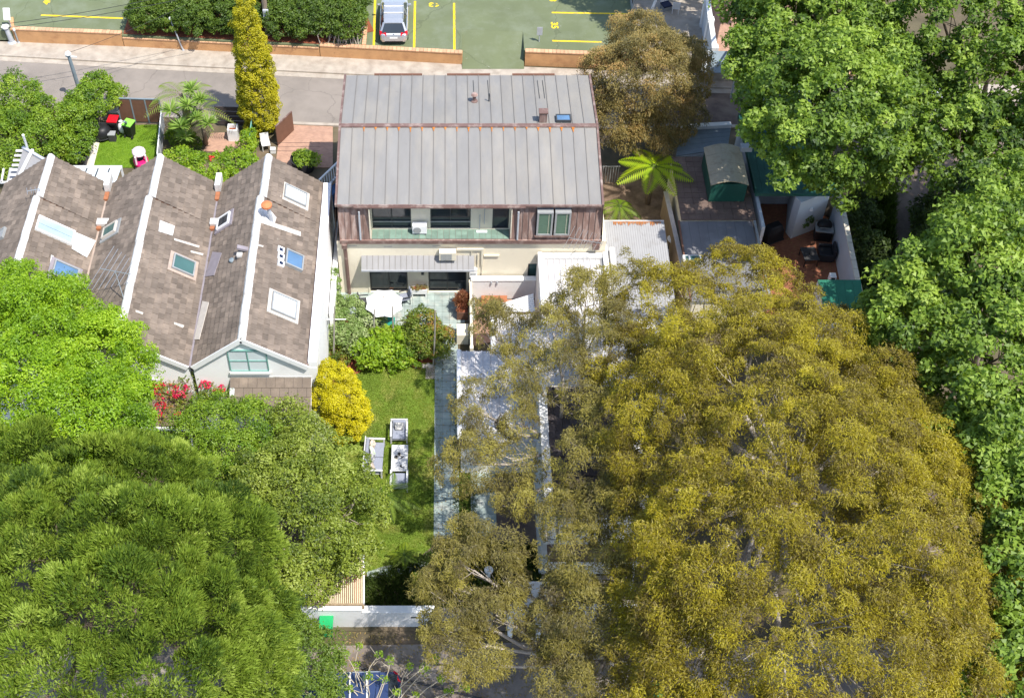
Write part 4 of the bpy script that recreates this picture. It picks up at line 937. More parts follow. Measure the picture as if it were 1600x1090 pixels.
p = G(416,232); ch_ = T('garden_chair', 'small pale folded garden chair on the yard beside the green fence', 'chair', p, R(15))
MB().obox((0,0,.43),(.5,.55,.05)).build('seat', 'white_paint', ch_, local=True); MB().obox((0,.28,.7),(.5,.05,.5)).build('backrest', 'white_paint', ch_, local=True)
for sx in (-.22,.22):
    for sy in (-.24,.24): MB().box(sx-.02,sy-.02,0,sx+.02,sy+.02,.41).build('leg', 'white_paint', ch_, local=True)
p = G(427,238); MBx = MB().box(p.x-.15,p.y-.13,0,p.x+.15,p.y+.13,.3); tag(MBx.build('bucket', 'white_paint'), 'little square white tub on the paving right of the pale chair', 'tub')
p = G(475,262); bt_ = T('half_barrel', 'black half barrel planter with bright green leaves by the terrace roof', 'planter', p)
MB().lathe([(.62,0),(.75,.75),(.68,.75),(.62,.5),(.02,.5)], 20, p).build('barrel', 'black_soft', bt_)
crown('foliage', bt_, LF['fresh'], [(Vector((p.x+.1,p.y-.1,.85)), (.5,.45,.35))], .25, .2, 50, .12, .07, 'round', 71)
# shed roof, glazed lean-to
t = T('shed', 'grey sheet metal shed roof with a white ridge beam at the far left', 'shed', G(55,270))
A = [G(40,232,4.2), G(100,272,4.2), G(62,318,4.4), G(22,290,4.4)]; A = [G(36,232,4.3), G(88,262,4.3), G(50,300,4.3), G(22,285,4.3)]
MB().slab(A, .06).build('roof', 'grey_sheet', t); MB().beam(G(51,234,4.4), G(27,281,4.4), .14, .1).build('ridge_beam', 'white_paint', t); MB().beam(A[0]+Vector((0,0,.08)), A[1]+Vector((0,0,.08)), .16, .12).build('edge_beam', 'galv', t)
for i in range(7):
    q = Vector(A[0]).lerp(A[3], (i+.5)/7); MB().beam(q, q+Vector((-.35,-.02,.02)), .16, .04).build('edge_tile', 'white_sheet', t)
ws = [(v.x*.96+Vector(sum((Vector(a) for a in A), Vector())/4).x*.04, v.y) for v in A]; MB().prism(ws, 0, 4.2).build('wall', 'timber_brown', t)
MB().tube([G(43,232,4.3), G(36,211,5.6)], .07, 8).build('vent_pipe', 'white_paint', t)
sl = T('stepped_roof', 'pale blue corrugated roof patch with white frame beside the grey shed', 'roof', G(15,290))
MB().slab([G(15,262,3.6),G(30,262,3.6),G(24,284,3.6),G(10,284,3.6)], .05).build('sheet', 'pale_sheet', sl); MB().beam(G(0,285,3.7), G(22,285,3.7), .08, .1).build('frame', 'white_paint', sl); MB().beam(G(6,264,3.7), G(2,286,3.7), .08, .1).build('frame', 'white_paint', sl)
MB().prism([tuple(G(x,y,3.5)[:2]) for x,y in ((15,263),(29,263),(23,283),(11,283))], 0, 3.54).build('wall', 'white', sl)
t = T('lean_to', 'white framed lean-to roof of pale glazed panels behind the terrace house', 'roof', G(145,275))
xa, xb = G(100,262,2.9).x, G(188,262,2.9).x; ya = G(145,261,2.9).y; yb = ya-1.9
for i in range(5):
    a = xa+(xb-xa)*i/5; b = xa+(xb-xa)*(i+.97)/5; MB().slab([(a+.03,ya,2.78),(b,ya,2.78),(b,yb,3.1),(a+.03,yb,3.1)], .03).build('panel', 'glass_pale', t)
    if i: MB().beam((a,ya,2.80),(a,yb,3.12),.05,.08).build('glazing_bar', 'frame_dark', t)
MB().box(xa-.05,ya,2.68,xb+.05,ya+.18,2.85).build('front_beam', 'white_paint', t)
for i in range(4): MB().box(xa+i*(xb-xa)/3-.05,ya+.02,0,xa+i*(xb-xa)/3+.05,ya+.12,2.68).build('post', 'white_paint', t)
p = G(124,256); bb = T('bench', 'dark slatted bench with a blue cushion beside the lean-to', 'bench', p)
for k in range(5): MB().box(p.x-.5,p.y-.3+k*.13,.42,p.x+.5,p.y-.2+k*.13,.46).build('slat', 'charcoal', bb)
MB().box(p.x-.3,p.y+.25,.47,p.x+.5,p.y+.5,.6).build('cushion', 'blue_tarp', bb, bevel=.03)
for sx in (-.46,.40): MB().box(p.x+sx,p.y-.28,0,p.x+sx+.06,p.y+.32,.42).build('leg', 'charcoal', bb)
# stair rail, blue cover and lattice beside the cream house
t = T('balustrade', 'white picket balustrade beside the left side of the cream house', 'balustrade', G(512,275))
a, b = G(499,282,2.2), G(528,254,2.2)
for k in range(9):
    q = Vector(a).lerp(b, k/8); MB().box(q.x-.03,q.y-.03,1.2,q.x+.03,q.y+.03,2.2).build('picket', 'white_paint', t)
MB().beam(a+Vector((0,0,.04)), b+Vector((0,0,.04)), .09, .08).build('hand_rail', 'white_paint', t); MB().beam(a+Vector((0,0,-.9)), b+Vector((0,0,-.9)), .07, .07).build('bottom_rail', 'white_paint', t)
MB().prism([tuple((a+Vector((.05,-.9,0)))[:2]), tuple((b+Vector((.2,-.9,0)))[:2]), tuple((b+Vector((.2,-.06,0)))[:2]), tuple((a+Vector((.05,-.06,0)))[:2])], .0, 1.18).build('landing', 'blue_tarp', t)
wp = MB(); wp.box(-5.90, 43.2, 0, -5.66, 50.6, 2.3); tag(wp.build('boundary_wall', 'white_bright'), 'white rendered boundary wall in the slot between the terrace and the cream house', 'wall')
wp = MB(); wp.box(-6.0, 51.0, 0, -5.75, 57.2, 2.6); tag(wp.build('boundary_wall', 'white'), 'narrow white boundary wall between the paved yard and the cream house', 'wall')
# poles, bollards and wires along the street
def pole(name, label, base, top, r, m, cat='pole', collar=None):
    t = T(name, label, cat, base); MB().tube([base, Vector(base).lerp(top,.5), top], [r*1.1, r, r*.85], 10).build('shaft', m, t)
    MB().lathe([(r*1.9,0),(r*1.9,.12),(r*1.2,.2)], 12, base).build('base', 'galv', t)
    q = Vector(top); MB().lathe([(r*1.5,-.12),(r*1.6,-.05),(r*1.1,.04),(.01,.06)], 12, q).build('cap', 'white_paint', t)
    return t
pb = G(130,160); tpole = pole('utility_pole', 'slender blue grey pole rising from the bushes at the street edge', pb, (pb.x-.12, pb.y, 3.7), .12, 'pole_blue')
MB().beam((pb.x-.3,pb.y,3.45),(pb.x+.35,pb.y,3.4),.06,.06).build('cross_arm', 'white_paint', tpole)
b_ = G(420,64,.5); tpole = pole('utility_pole', 'tall dark timber pole behind the golden cypress at the hedge', b_, (b_.x+.05, b_.y, 8.5), .16, 'bark'); q = G(415,46,2.6); MB().box(b_.x-.1,b_.y-.3,2.4,b_.x+.25,b_.y-.15,3.0).build('pole_box', 'galv', tpole)
b_ = G(287,81); pole('sign_post', 'thin leaning grey post standing on the footpath in front of the hedge', b_, (b_.x-.5, b_.y+.1, 2.5), .045, 'galv', 'post')
b_ = G(20,68); pole('bollard', 'thick pale grey bollard at the left end of the orange wall', b_, (b_.x-.15, b_.y, 1.35), .16, 'galv', 'bollard')
b_ = G(30,69); pole('bollard', 'thin dark grey post right beside the thick pale bollard', b_, (b_.x-.05, b_.y, 1.15), .05, 'frame_grey', 'post')
b_ = G(18,45,.9); s_ = T('sign', 'small blank white sign plate on a post in the green car park', 'sign', b_); MB().tube([b_, (b_.x,b_.y,2.0)], .04, 8).build('post', 'galv', s_); MB().obox((b_.x,b_.y-.06,2.05),(.42,.03,.75), Matrix.Rotation(R(-35),3,'X')).build('plate', 'white_paint', s_)
b_ = G(841,84); s_ = T('sign', 'narrow grey sign on a thin post at the mouth of the green driveway', 'sign', b_); MB().tube([b_, (b_.x,b_.y,2.0)], .035, 8).build('post', 'galv', s_); MB().obox((b_.x,b_.y-.05,1.75),(.35,.02,.6)).build('plate', 'galv', s_)
def wire(label, pts, r=.016):
    tag(MB().tube(pts, r, 5).build('overhead_wire', 'wire'), label, 'wire')
def sag(a, b, s, n=10): 
    a, b = Vector(a), Vector(b); return [a.lerp(b, i/n) - Vector((0,0,s*4*(i/n)*(1-i/n))) for i in range(n+1)]
wire('upper overhead wire crossing the green car park corner at top left', sag(G(-20,41,6), G(330,-22,6), .25))
wire('lower overhead wire crossing the green car park corner at top left', sag(G(-20,47,6), G(330,-12,6), .25))
wire('thin overhead wire running from the blue grey pole past the hedge', sag((pb.x-.1,pb.y,3.7), G(290,8,4.5), .15), .012)
for k, (y_, w_) in enumerate(((222,'uppermost'),(228,'middle'),(235,'lowest'))):
    wire(w_ + ' of the three thin lines strung over the brick paved yard', sag(G(402,y_,2.2), G(500,y_+1,2.2), .03), .010)
# ================================================================ BACK GARDEN OF THE CREAM HOUSE
p = G(601,500); 
um = T('umbrella', 'open white octagonal garden umbrella over the slate patio', 'umbrella', p); c = Vector((G(600,470,2.3).x, G(600,470,2.3).y, 0))
ra = 1.0
pts = [(c.x+ra*math.cos(R(22.5+45*i)), c.y+ra*math.sin(R(22.5+45*i)), 2.12) for i in range(8)]; mids = []
for i in range(8):
    a, b = Vector(pts[i]), Vector(pts[(i+1)%8]); mids.append(tuple(a.lerp(b,.5)*.94 + Vector((c.x,c.y,2.12))*.06))
m_ = MB(); vs = [(c.x,c.y,2.58)]; 
for i in range(8): vs += [pts[i], mids[i]]
m_.add(vs, [(0, 1+j, 1+(j+1)%16) for j in range(16)]); m_.add([(v[0],v[1],v[2]-.015) for v in vs], [(0, 1+(j+1)%16, 1+j) for j in range(16)])
m_.build('canopy', 'canvas', um)
MB().tube([(c.x,c.y,0),(c.x,c.y,2.62)], .025, 8).build('pole', 'timber', um); MB().lathe([(.25,0),(.25,.06),(.05,.12)], 16, (c.x,c.y,.05)).build('base', 'charcoal', um)
for i in range(8): MB().tube([(c.x,c.y,2.50), (pts[i][0],pts[i][1],2.09)], .012, 4).build('rib', 'timber', um)
ORG[um.name] = Vector(um.location)
p = G(606,502,.72); tb = T('garden_table', 'small teal topped garden table under the white umbrella', 'table', (p.x,p.y,.05))
MB().box(p.x-.36,p.y-.3,.68,p.x+.36,p.y+.3,.72).build('tabletop', 'teal', tb)
for sx in (-.3,.3):
    for sy in (-.25,.25): MB().box(p.x+sx-.025,p.y+sy-.025,.05,p.x+sx+.025,p.y+sy+.025,.68).build('leg', 'frame_grey', tb)
def patio_chair(label, px, py, rz, m):
    t = T('patio_chair', label, 'chair', (*G2(px,py,.05), .05), rz, 'chairs on the patio')
    MB().obox((0,0,.42),(.5,.5,.06)).build('seat', m, t, local=True, bevel=.02); MB().obox((0,.26,.68),(.5,.06,.5), Matrix.Rotation(R(-10),3,'X')).build('backrest', m, t, local=True, bevel=.02)
    for sx in (-.26,.26): MB().obox((sx,0,.62),(.05,.5,.04)).build('armrest', 'frame_dark', t, local=True)
    for sx in (-.23,.23):
        for sy in (-.22,.22): MB().box(sx-.02,sy-.02,0,sx+.02,sy+.02,.39).build('leg', 'frame_dark', t, local=True)
patio_chair('grey patio chair to the right of the white umbrella', 633, 472, R(-75), 'cushion')
patio_chair('dark patio chair peeping out left of the white umbrella', 569, 479, R(95), 'charcoal')
p = G(655,463); pl = T('planter', 'white trough planter with orange flowers against the cream wall between the doors', 'planter', (p.x,p.y,.05))
MB().box(p.x-.42,p.y-.12,.30,p.x+.42,p.y+.18,.62).build('trough', 'white_paint', pl)
for sx in (-.36,.36): MB().box(p.x+sx-.03,p.y-.1,.05,p.x+sx+.03,p.y+.16,.3).build('leg', 'white_paint', pl)
MB().box(p.x-.38,p.y-.08,.6,p.x+.38,p.y+.14,.64).build('soil', 'soil', pl)
crown('flowers', pl, LF['brown'], [(Vector((p.x,p.y+.03,.66)), (.38,.1,.1))], .14, .09, 24, .06, .05, 'round', 75)
p = G(722,487); pl = T('planter_box', 'dark timber planter box of bronze leaved plants beside the white posts', 'planter', (p.x,p.y,.02))
MB().box(p.x-.28,p.y-.62,.03,p.x+.3,p.y+.62,.62).build('box', 'timber_brown', pl); MB().box(p.x-.24,p.y-.58,.6,p.x+.26,p.y+.58,.64).build('soil', 'soil', pl)
crown('bronze_leaves', pl, leafmat('leaf_bronze', [(.09,.03,.02),(.2,.07,.035),(.32,.14,.06),(.42,.25,.14)], .25), [(Vector((p.x,p.y+.1,.75)), (.28,.55,.3))], .22, .18, 45, .22, .04, 'spike', 76)
wl_ = T('garden_wall', 'short cream rendered block below the timber planter beside the slate path', 'wall', G(722,525)); p = G(722,522)
MB().box(p.x-.28,p.y-.7,0,p.x+.32,p.y+.1,.72).build('block', 'cream', wl_)
# white fence of posts between path and the neighbour
t = T('fence', 'white post and panel fence between the slate path and the paved side court', 'fence', G(735,500))
x0 = G(735,500).x
for k, y in enumerate((46.3, 44.9, 43.2, 41.8)):
    MB().box(x0-.08, y-.1, 0, x0+.10, y+.1, 1.35).build('post', 'cream_trim', t)
for a, b in ((46.2,45.0),(44.8,43.3),(43.1,41.9)): 
    MB().box(x0-.03, b, .1, x0+.05, a, .95).build('panel', 'white_paint', t); MB().box(x0-.05, b, 1.2, x0+.08, a, 1.3).build('top_rail', 'cream_trim', t)
# trellis stakes
for lb, a, b, zt in (('first bamboo stake from the left, close to the white side wall', (521,565), (522,478), 2.3), ('second bamboo stake from the left behind the lime shrub', (582,545), (585,483), 1.9), ('dark bamboo stake rising in front of the umbrella', (614,545), (613,478), 2.0), ('tall pale stake in front of the round reddish shrub', (677,572), (680,484), 2.6)):
    q = G(*a); k = V(b[0], b[1], q.y); tag(MB().tube([q, Vector(q).lerp(k,.5)+Vector((.02,0,0)), k], [.045,.04,.035], 7).build('garden_stake', 'timber_grey'), lb, 'stake')
wire('thin white string tied between the garden stakes above the shrubs', sag(G(585,500,1.5), G(680,500,1.5), .05), .012)
# terracotta pots and stones round the bed
for k, (px, py, r) in enumerate(((560,566,.2),(567,572,.15),(648,573,.14),(655,575,.12),(589,573,.13))):
    p = G(px, py); q = T('flower_pot', ['larger terracotta pot at the left edge of the red soil bed','grey pot beside the larger terracotta pot at the bed edge','terracotta pot under the round reddish shrub','smallest terracotta pot near the tall pale stake','terracotta pot in front of the lime shrub'][k], 'pot', p, 0, 'pots along the garden bed')
    MB().lathe([(r*.65,0),(r,r*1.5),(r*1.1,r*1.5),(r*1.1,r*1.75),(r*.9,r*1.75),(r*.85,r*1.5)], 14, p).build('pot', 'galv' if k == 1 else 'terracotta', q)
    crown('plant', q, LF['fresh'], [(Vector((p.x,p.y,r*2)), (r,r,r*.8))], r*.8, r*.5, 14, .09, .05, 'round', 80+k)
stn = random.Random(4)
for k in range(9):
    px, py = 640+k*4.2, 571+stn.uniform(-2,2); p = G(px, py); o = MB().ell((0,0,0),(.13,.1,.08),8,5).build('stone', 'lime_stone'); o.location = (p.x,p.y,.05); o.rotation_euler = (0,0,stn.uniform(0,3)); o.scale = (stn.uniform(.7,1.3),)*3
    tag(o, 'pale rounded edging stone between the lawn and the reddish shrub', 'stone', 'edging stones of the garden bed')
# lounge set on the lawn
def armchair(label, loc, rz):
    t = T('armchair', label, 'armchair', loc, rz, 'white framed garden armchairs')
    for sx in (-.38,.38):
        for sy in (-.40,.36): MB().box(sx-.035,sy-.035,0,sx+.035,sy+.035,.60).build('leg', 'furn_white', t, local=True)
        MB().box(sx-.045,-.46,.60,sx+.045,.42,.645).build('armrest', 'furn_white', t, local=True)
    MB().box(-.345,-.40,.24,.345,.36,.29).build('seat_frame', 'furn_white', t, local=True)
    MB().obox((0,.43,.56),(.84,.05,.5), Matrix.Rotation(R(-12),3,'X')).build('back_frame', 'furn_white', t, local=True, bevel=.02)
    MB().box(-.33,-.42,.295,.33,.26,.43).build('seat_cushion', 'cushion', t, local=True, bevel=.04)
    MB().obox((0,.33,.60),(.64,.15,.42), Matrix.Rotation(R(-12),3,'X')).build('back_cushion', 'cushion', t, local=True, bevel=.05)
    return t
def cushion(label, loc, m, rz=0, s=.42, tilt=-35):
    o = MB().obox((0,0,0),(s,s*.9,.14)).build('cushion', m, bevel=.06); o.location = loc; o.rotation_euler = (R(-tilt),0,rz); tag(o, label, 'cushion', 'scatter cushions')
p = G(624,682); armchair('white framed armchair with grey cushions facing the camera at the far end of the table', (p.x,p.y,.012), 0); ca = (p.x,p.y)
cushion('black and white patterned cushion on the far armchair', (p.x, p.y+.18, .62), 'cushion_pat', 0, .42, -50)
p2 = G(624,758); armchair('white framed armchair half hidden under the fern at the near end of the table', (p2.x,p2.y,.012), math.pi)
p = Vector((-2.22, 35.65, .012)); ct = T('coffee_table', 'white slatted coffee table on the lawn between the armchairs', 'table', p)
for k in range(14): MB().box(-.39,-.76+k*.109,.41,.39,-.76+k*.109+.098,.44).build('slat', 'furn_white', ct, local=True)
for sx in (-.36,.36):
    MB().box(sx-.03,-.7,.33,sx+.03,.7,.405).build('rail', 'furn_white', ct, local=True)
    for sy in (-.72,.72): MB().box(sx-.035,sy-.035,0,sx+.035,sy+.035,.405).build('leg', 'furn_white', ct, local=True)
for k, (dx, dy, lb) in enumerate(((-.02,.18,'far one of the dark cups on the white coffee table'),(-.16,.0,'left one of the dark cups on the white coffee table'))):
    q = T('cup', lb, 'cup', (p.x+dx,p.y+dy,.452)); MB().lathe([(.05,0),(.075,.10),(.065,.10),(.045,.02)], 14).build('cup', 'charcoal', q, local=True); MB().lathe([(.09,0),(.10,.012),(.02,.014)], 14).build('saucer', 'lime_stone', q, local=True)
q = T('sunglasses', 'dark folded sunglasses lying right of the cups on the table', 'sunglasses', (p.x+.13,p.y+.02,.452), .6); MB().obox((0,0,.02),(.16,.05,.03)).build('lenses', 'black', q, local=True); MB().obox((.0,.06,.02),(.02,.13,.02)).build('temple', 'black', q, local=True)
q = T('scissors', 'small black shears lying at the near corner of the coffee table', 'shears', (p.x+.15,p.y-.55,.452), -.5); MB().obox((0,0,.01),(.2,.035,.02)).build('blades', 'black', q, local=True); MB().obox((-.1,.03,.012),(.07,.10,.022)).build('handles', 'black', q, local=True)
sf_ = Vector((-3.42, 35.72, .012)); sf = T('sofa', 'white framed two seat garden sofa with grey cushions beside the golden bush', 'sofa', sf_, R(88))
for sx in (-.92,.92):
    for sy in (-.40,.36): MB().box(sx-.035,sy-.035,0,sx+.035,sy+.035,.60).build('leg', 'furn_white', sf, local=True)
    MB().box(sx-.045,-.46,.60,sx+.045,.42,.645).build('armrest', 'furn_white', sf, local=True)
MB().box(-.88,-.40,.24,.88,.36,.29).build('seat_frame', 'furn_white', sf, local=True); MB().obox((0,.43,.56),(1.9,.05,.5), Matrix.Rotation(R(-12),3,'X')).build('back_frame', 'furn_white', sf, local=True, bevel=.02)
for s in (-.44,.44):
    MB().box(s-.425,-.42,.295,s+.425,.26,.43).build('seat_cushion', 'cushion', sf, local=True, bevel=.04); MB().obox((s,.33,.60),(.84,.15,.42), Matrix.Rotation(R(-12),3,'X')).build('back_cushion', 'cushion', sf, local=True, bevel=.05)
for k, (dy, m_, lb) in enumerate(((.62,'cushion_tan','tan and white cushion at the far end of the garden sofa'),(.25,'cushion_green','pale green cushion in the middle of the garden sofa'),(-.15,'cushion_pat','black and white cushion on the near half of the garden sofa'),(-.6,'cushion_tan','brown and cream cushion at the near end of the garden sofa'))):
    o = MB().obox((0,0,0),(.40,.14,.38)).build('cushion', m_, bevel=.06); o.location = (sf_.x-.10, sf_.y+dy, .62); o.rotation_euler = (R(-25),0,R(90)+(.3 if k % 2 else -.25)); tag(o, lb, 'cushion', 'scatter cushions')
# front wall, pergola
t = T('front_wall', 'white rendered front wall with a stepped top along the lane', 'wall', G(570,980))
yf = G(600,979).y; zt = V(600,957,yf).z
xa, xm, xb = G(500,980).x, V(565,957,yf).x, G(672,980).x+.2
MB().box(xa, yf, 0, xm-.002, yf+.3, zt+.22).build('wall_section', 'white', t); MB().box(xm, yf+.01, 0, xb, yf+.29, zt).build('wall_section', 'white', t)
MB().box(xa-.02, yf-.03, zt+.22, xm+.02, yf+.33, zt+.29).build('coping', 'white_paint', t); MB().box(xm+.02, yf-.02, zt, xb, yf+.32, zt+.06).build('coping', 'white_paint', t)
q = V(650,964,yf); MB().box(q.x-.22, yf-.012, q.z-.04, q.x+.2, yf+.008, q.z+.05).build('letter_slot', 'frame_dark', t)
t = T('side_wall', 'white rendered wall turning the corner left of the slatted pergola', 'wall', G(480,930))
a, b, c_ = G(470,885,zt+.3), G(478,948,zt+.3), G(502,972,zt*.9)
MB().prism([tuple((a-Vector((.2,0,0)))[:2]), tuple((a+Vector((.22,0,0)))[:2]), tuple((b+Vector((.22,.05,0)))[:2]), tuple((b-Vector((.22,0,0)))[:2])], 0, zt+.3).build('wall_section', 'white', t)
MB().prism([(b.x-.22,b.y-.002),(b.x+.22,b.y+.045),(xa-.005,yf+.3),(xa-.005,yf)], 0, zt+.25).build('wall_section', 'white', t)
t = T('pergola', 'cream slatted pergola roof partly covered by leaves in the front corner', 'pergola', G(523,905))
c4 = [G(483,872,1.75), G(567,866,1.75), G(567,942,1.75), G(480,942,1.75)]
for k in range(27):
    f = (k+.5)/27; u0 = Vector(c4[0]).lerp(c4[1], f); u1 = Vector(c4[3]).lerp(c4[2], f)
    MB().beam(u0+Vector((0,0,rt.uniform(-.01,.01))), u1, .052, .04).build('slat', 'slat_cream', t)
for (a, b) in ((c4[0],c4[1]),(c4[3],c4[2])): MB().beam(Vector(a)+Vector((0,0,-.09)), Vector(b)+Vector((0,0,-.09)), .08, .12).build('beam', 'timber', t)
MB().beam(Vector(c4[1])+Vector((.04,0,0)), Vector(c4[2])+Vector((.04,0,0)), .07, .14).build('beam', 'white_paint', t)
for q in c4: MB().box(q.x-.05,q.y-.05,0,q.x+.05,q.y+.05,1.59).build('post', 'timber', t)
struct(MB().prism([tuple(q[:2]) for q in c4], -.1, .03).build('paving', 'soil'))

# ================================================================ NEIGHBOUR ON THE RIGHT
nb = T('annex', 'white corrugated roof annex with parapets against the right end of the cream house', 'building', (6.6, 44.5, 0))
def corr(mb, x0, x1, y0, z0, y1, z1, pitch=.32, h=.05):
    n = int((x1-x0)/pitch); pw_ = (x1-x0)/n
    for i in range(n):
        a = x0+i*pw_
        mb.slab([(a,y0,z0),(a+pw_*.86,y0,z0),(a+pw_*.86,y1,z1),(a,y1,z1)], .04); mb.slab([(a+pw_*.84,y0,z0+h),(a+pw_*1.01,y0,z0+h),(a+pw_*1.01,y1,z1+h),(a+pw_*.84,y1,z1+h)], .07)
    return mb
AX0, AX1 = 4.72, 8.3
for i, a in enumerate(np.linspace(AX0+.22, AX1-.25, 11)[:-1]):
    w_ = (AX1-.25-AX0-.22)/10
    m_ = MB(); m_.slab([(a,41.0,2.7),(a+w_*.9,41.0,2.7),(a+w_*.9,46.25,3.0),(a,46.25,3.0)], .04); m_.slab([(a+w_*.9,41.0,2.76),(a+w_,41.0,2.76),(a+w_,46.25,3.06),(a+w_*.9,46.25,3.06)], .1); m_.build('roof_sheet', 'white_sheet', nb)
MB().box(AX0, 41.0, 0, AX0+.22, 46.6, 3.22).build('parapet', 'white', nb); MB().box(AX1-.24, 41.0, 0, AX1, 46.6, 3.22).build('parapet', 'white', nb); MB().box(AX0+.22, 46.3, 0, AX1-.24, 46.62, 3.14).build('back_wall', 'white', nb); MB().box(AX0+.22, 41.0, 0, AX1-.24, 41.2, 2.62).build('front_wall', 'white', nb)
MB().box(AX0-.03, 42.9, .0, AX0-.004, 43.7, 2.0).build('door', 'frame_dark', nb)
gt = MB().box(AX1-.36, 41.0, 2.95, AX1-.25, 46.3, 3.04).build('box_gutter', 'frame_grey', nb)
# side court
struct(MB().prism(P2((740,468),(840,468),(840,520),(740,540)), -.1, .012).build('court_floor', 'yardbrick'))
t = T('court_wall', 'low white rendered wall along the back of the small paved side court', 'wall', (3, 46.4, 0)); MB().box(1.36, 46.28, 0, AX0-.01, 46.52, 1.4).build('wall_face', 'white', t); MB().box(1.30, 46.24, 1.4, AX0-.01, 46.56, 1.47).build('coping', 'white_paint', t)
for x in (2.35, 2.65): MB().box(x, 46.2, 1.15, x+.06, 46.278, 1.36).build('hook', 'galv', t)
MB().box(2.35, 46.35, 1.474, 3.0, 46.5, 1.56).build('letter_tray', 'white_paint', t)
MB().prism(P2((752,467),(792,467),(792,481),(752,481)), .0, .28).build('brick_bed', 'terracotta', None); bpy.data.objects['brick_bed'].name = 'brick_bed'
tag(bpy.data.objects['brick_bed'], 'orange brick garden bed at the foot of the low white court wall', 'garden bed')
t = T('louvre_roof', 'small sloping white louvred roof beside the annex wall', 'roof', G(810,475))
q = [G(785,473,1.2), G(833,458,2.0), G(836,487,2.0), G(781,487,1.2)]
for k in range(9):
    f0, f1 = k/9, (k+.82)/9; MB().slab([Vector(q[3]).lerp(q[0], f0), Vector(q[2]).lerp(q[1], f0), Vector(q[2]).lerp(q[1], f1), Vector(q[3]).lerp(q[0], f1)], .03).build('louvre', 'white_paint', t)
for a in (q[0], q[3]): MB().box(a.x-.04,a.y-.04,0,a.x+.04,a.y+.04,1.18).build('post', 'white_paint', t)
nb2 = T('side_building', 'white sheet roofed buildings seen through the gaps of the olive tree', 'building', (4, 40, 0))
for (px0, px1, py0, py1, z0, z1, n) in ((770,850,490,548,2.4,2.5,8),(718,850,548,690,2.6,2.9,10)):
    A, B = G(px0,py0,z1), G(px1,py1,z0)
    corr(MB(), A.x, AX0-.03 if px1 == 850 else B.x, B.y, z0, A.y-.02, z1, .34).build('roof_sheets', 'white_sheet', nb2); MB().box(A.x+.05, B.y+.05, 0, AX0-.06, A.y-.1, z0-.1).build('wall', 'white', nb2)
    MB().tube([(A.x-.03, B.y, z0+.05), (A.x-.03, A.y-.02, z1+.05)], .12, 10).build('roof_roll', 'white_paint', nb2)
nb3 = T('white_house', 'tall white walled house with a dark slate roof under the olive tree', 'house', (6.3, 33, 0))
XA, XB = 4.15, 8.3
wallf, wallb = 29.6, 36.8
MB().box(XA, wallf, 0, XA+.3, wallb, 5.3).build('side_wall', 'bluegrey_and_shade', nb3); MB().box(XA-.02, wallf-.02, 5.3, XA+.34, wallb, 5.42).build('parapet', 'white_paint', nb3)  # white house side walls, their shade painted in as blue grey
MB().box(XB-.15, wallf, 0, XB+.15, wallb, 5.3).build('side_wall', 'bluegrey_and_shade', nb3); MB().box(XB-.2, wallf-.02, 5.3, XB+.2, wallb, 5.42).build('parapet', 'white_paint', nb3)
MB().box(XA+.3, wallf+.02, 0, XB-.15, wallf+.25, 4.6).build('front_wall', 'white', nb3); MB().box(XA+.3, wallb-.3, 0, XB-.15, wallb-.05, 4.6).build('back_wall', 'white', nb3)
mb = MB(); mb2 = MB()
for k in range(16):
    ya = wallf+.1+(wallb-wallf-.3)*k/16; yb = wallf+.1+(wallb-wallf-.3)*(k+.98)/16
    for i in range(11):
        xa_ = XA+.32+(XB-XA-.5)*i/11; xb_ = xa_+(XB-XA-.5)/11*.96; mid = (wallf+wallb)/2
        za, zb = 5.5-abs(ya-mid)*.24, 5.5-abs(yb-mid)*.24
        mb.slab([(xa_,ya,za+(.03 if ya < mid else 0)),(xb_,ya,za+(.03 if ya < mid else 0)),(xb_,yb,zb+(0 if ya < mid else .03)),(xa_,yb,zb+(0 if ya < mid else .03))], .03)
stuff(mb.build('slate', 'slate_dark', nb3))
corr(MB(), 4.2, 10.4, 36.95, 3.3, 40.95, 3.7, .34).build('roof_sheets', 'white_sheet', nb2); MB().box(4.25, 37.0, 0, 10.3, 40.9, 3.2).build('wall', 'white', nb2)
MB().box(8.32, 41.0, 0, 10.3, 42.4, 3.0).build('wall', 'white', nb2)
struct(MB().prism(P2((770,690),(850,690),(850,985),(770,985)), -.1, .02).build('side_passage', 'shaded_ground'))  # shade of the passage painted in as dark ground
# front verandah of that house, white box, fences
vr = T('verandah', 'white railed front verandah of the house under the olive tree', 'verandah', (6.2, 28.3, 0))
for (y, z) in ((29.5,2.9),(28.5,2.75),(27.4,1.1)): MB().box(XA+.1, y-.06, z-.08, XB, y+.06, z+.06).build('rail', 'white_paint', vr)
MB().slab([(XA+.2,29.4,2.85),(XB-.2,29.4,2.85),(XB-.2,28.55,2.70),(XA+.2,28.55,2.70)], .05).build('roof_sheet', 'brown_roof', vr)
for x in np.linspace(XA+.15, XB-.1, 12): MB().box(x-.025, 27.37, .1, x+.025, 27.43, 1.02).build('picket', 'white_paint', vr)
for x in (XA+.2, 6.2, XB-.2): MB().box(x-.06, 28.44, 0, x+.06, 28.56, 2.66).build('post', 'white_paint', vr)
struct(MB().prism([(XA+.1,26.2),(XB,26.2),(XB,29.5),(XA+.1,29.5)], -.1, .03).build('front_paving', 'concrete'))
bxp = T('entry_porch', 'white flat roofed entry porch beside the dark side passage', 'porch', G(822,935)); A, B = G(793,908,2.6), G(852,955,2.6)
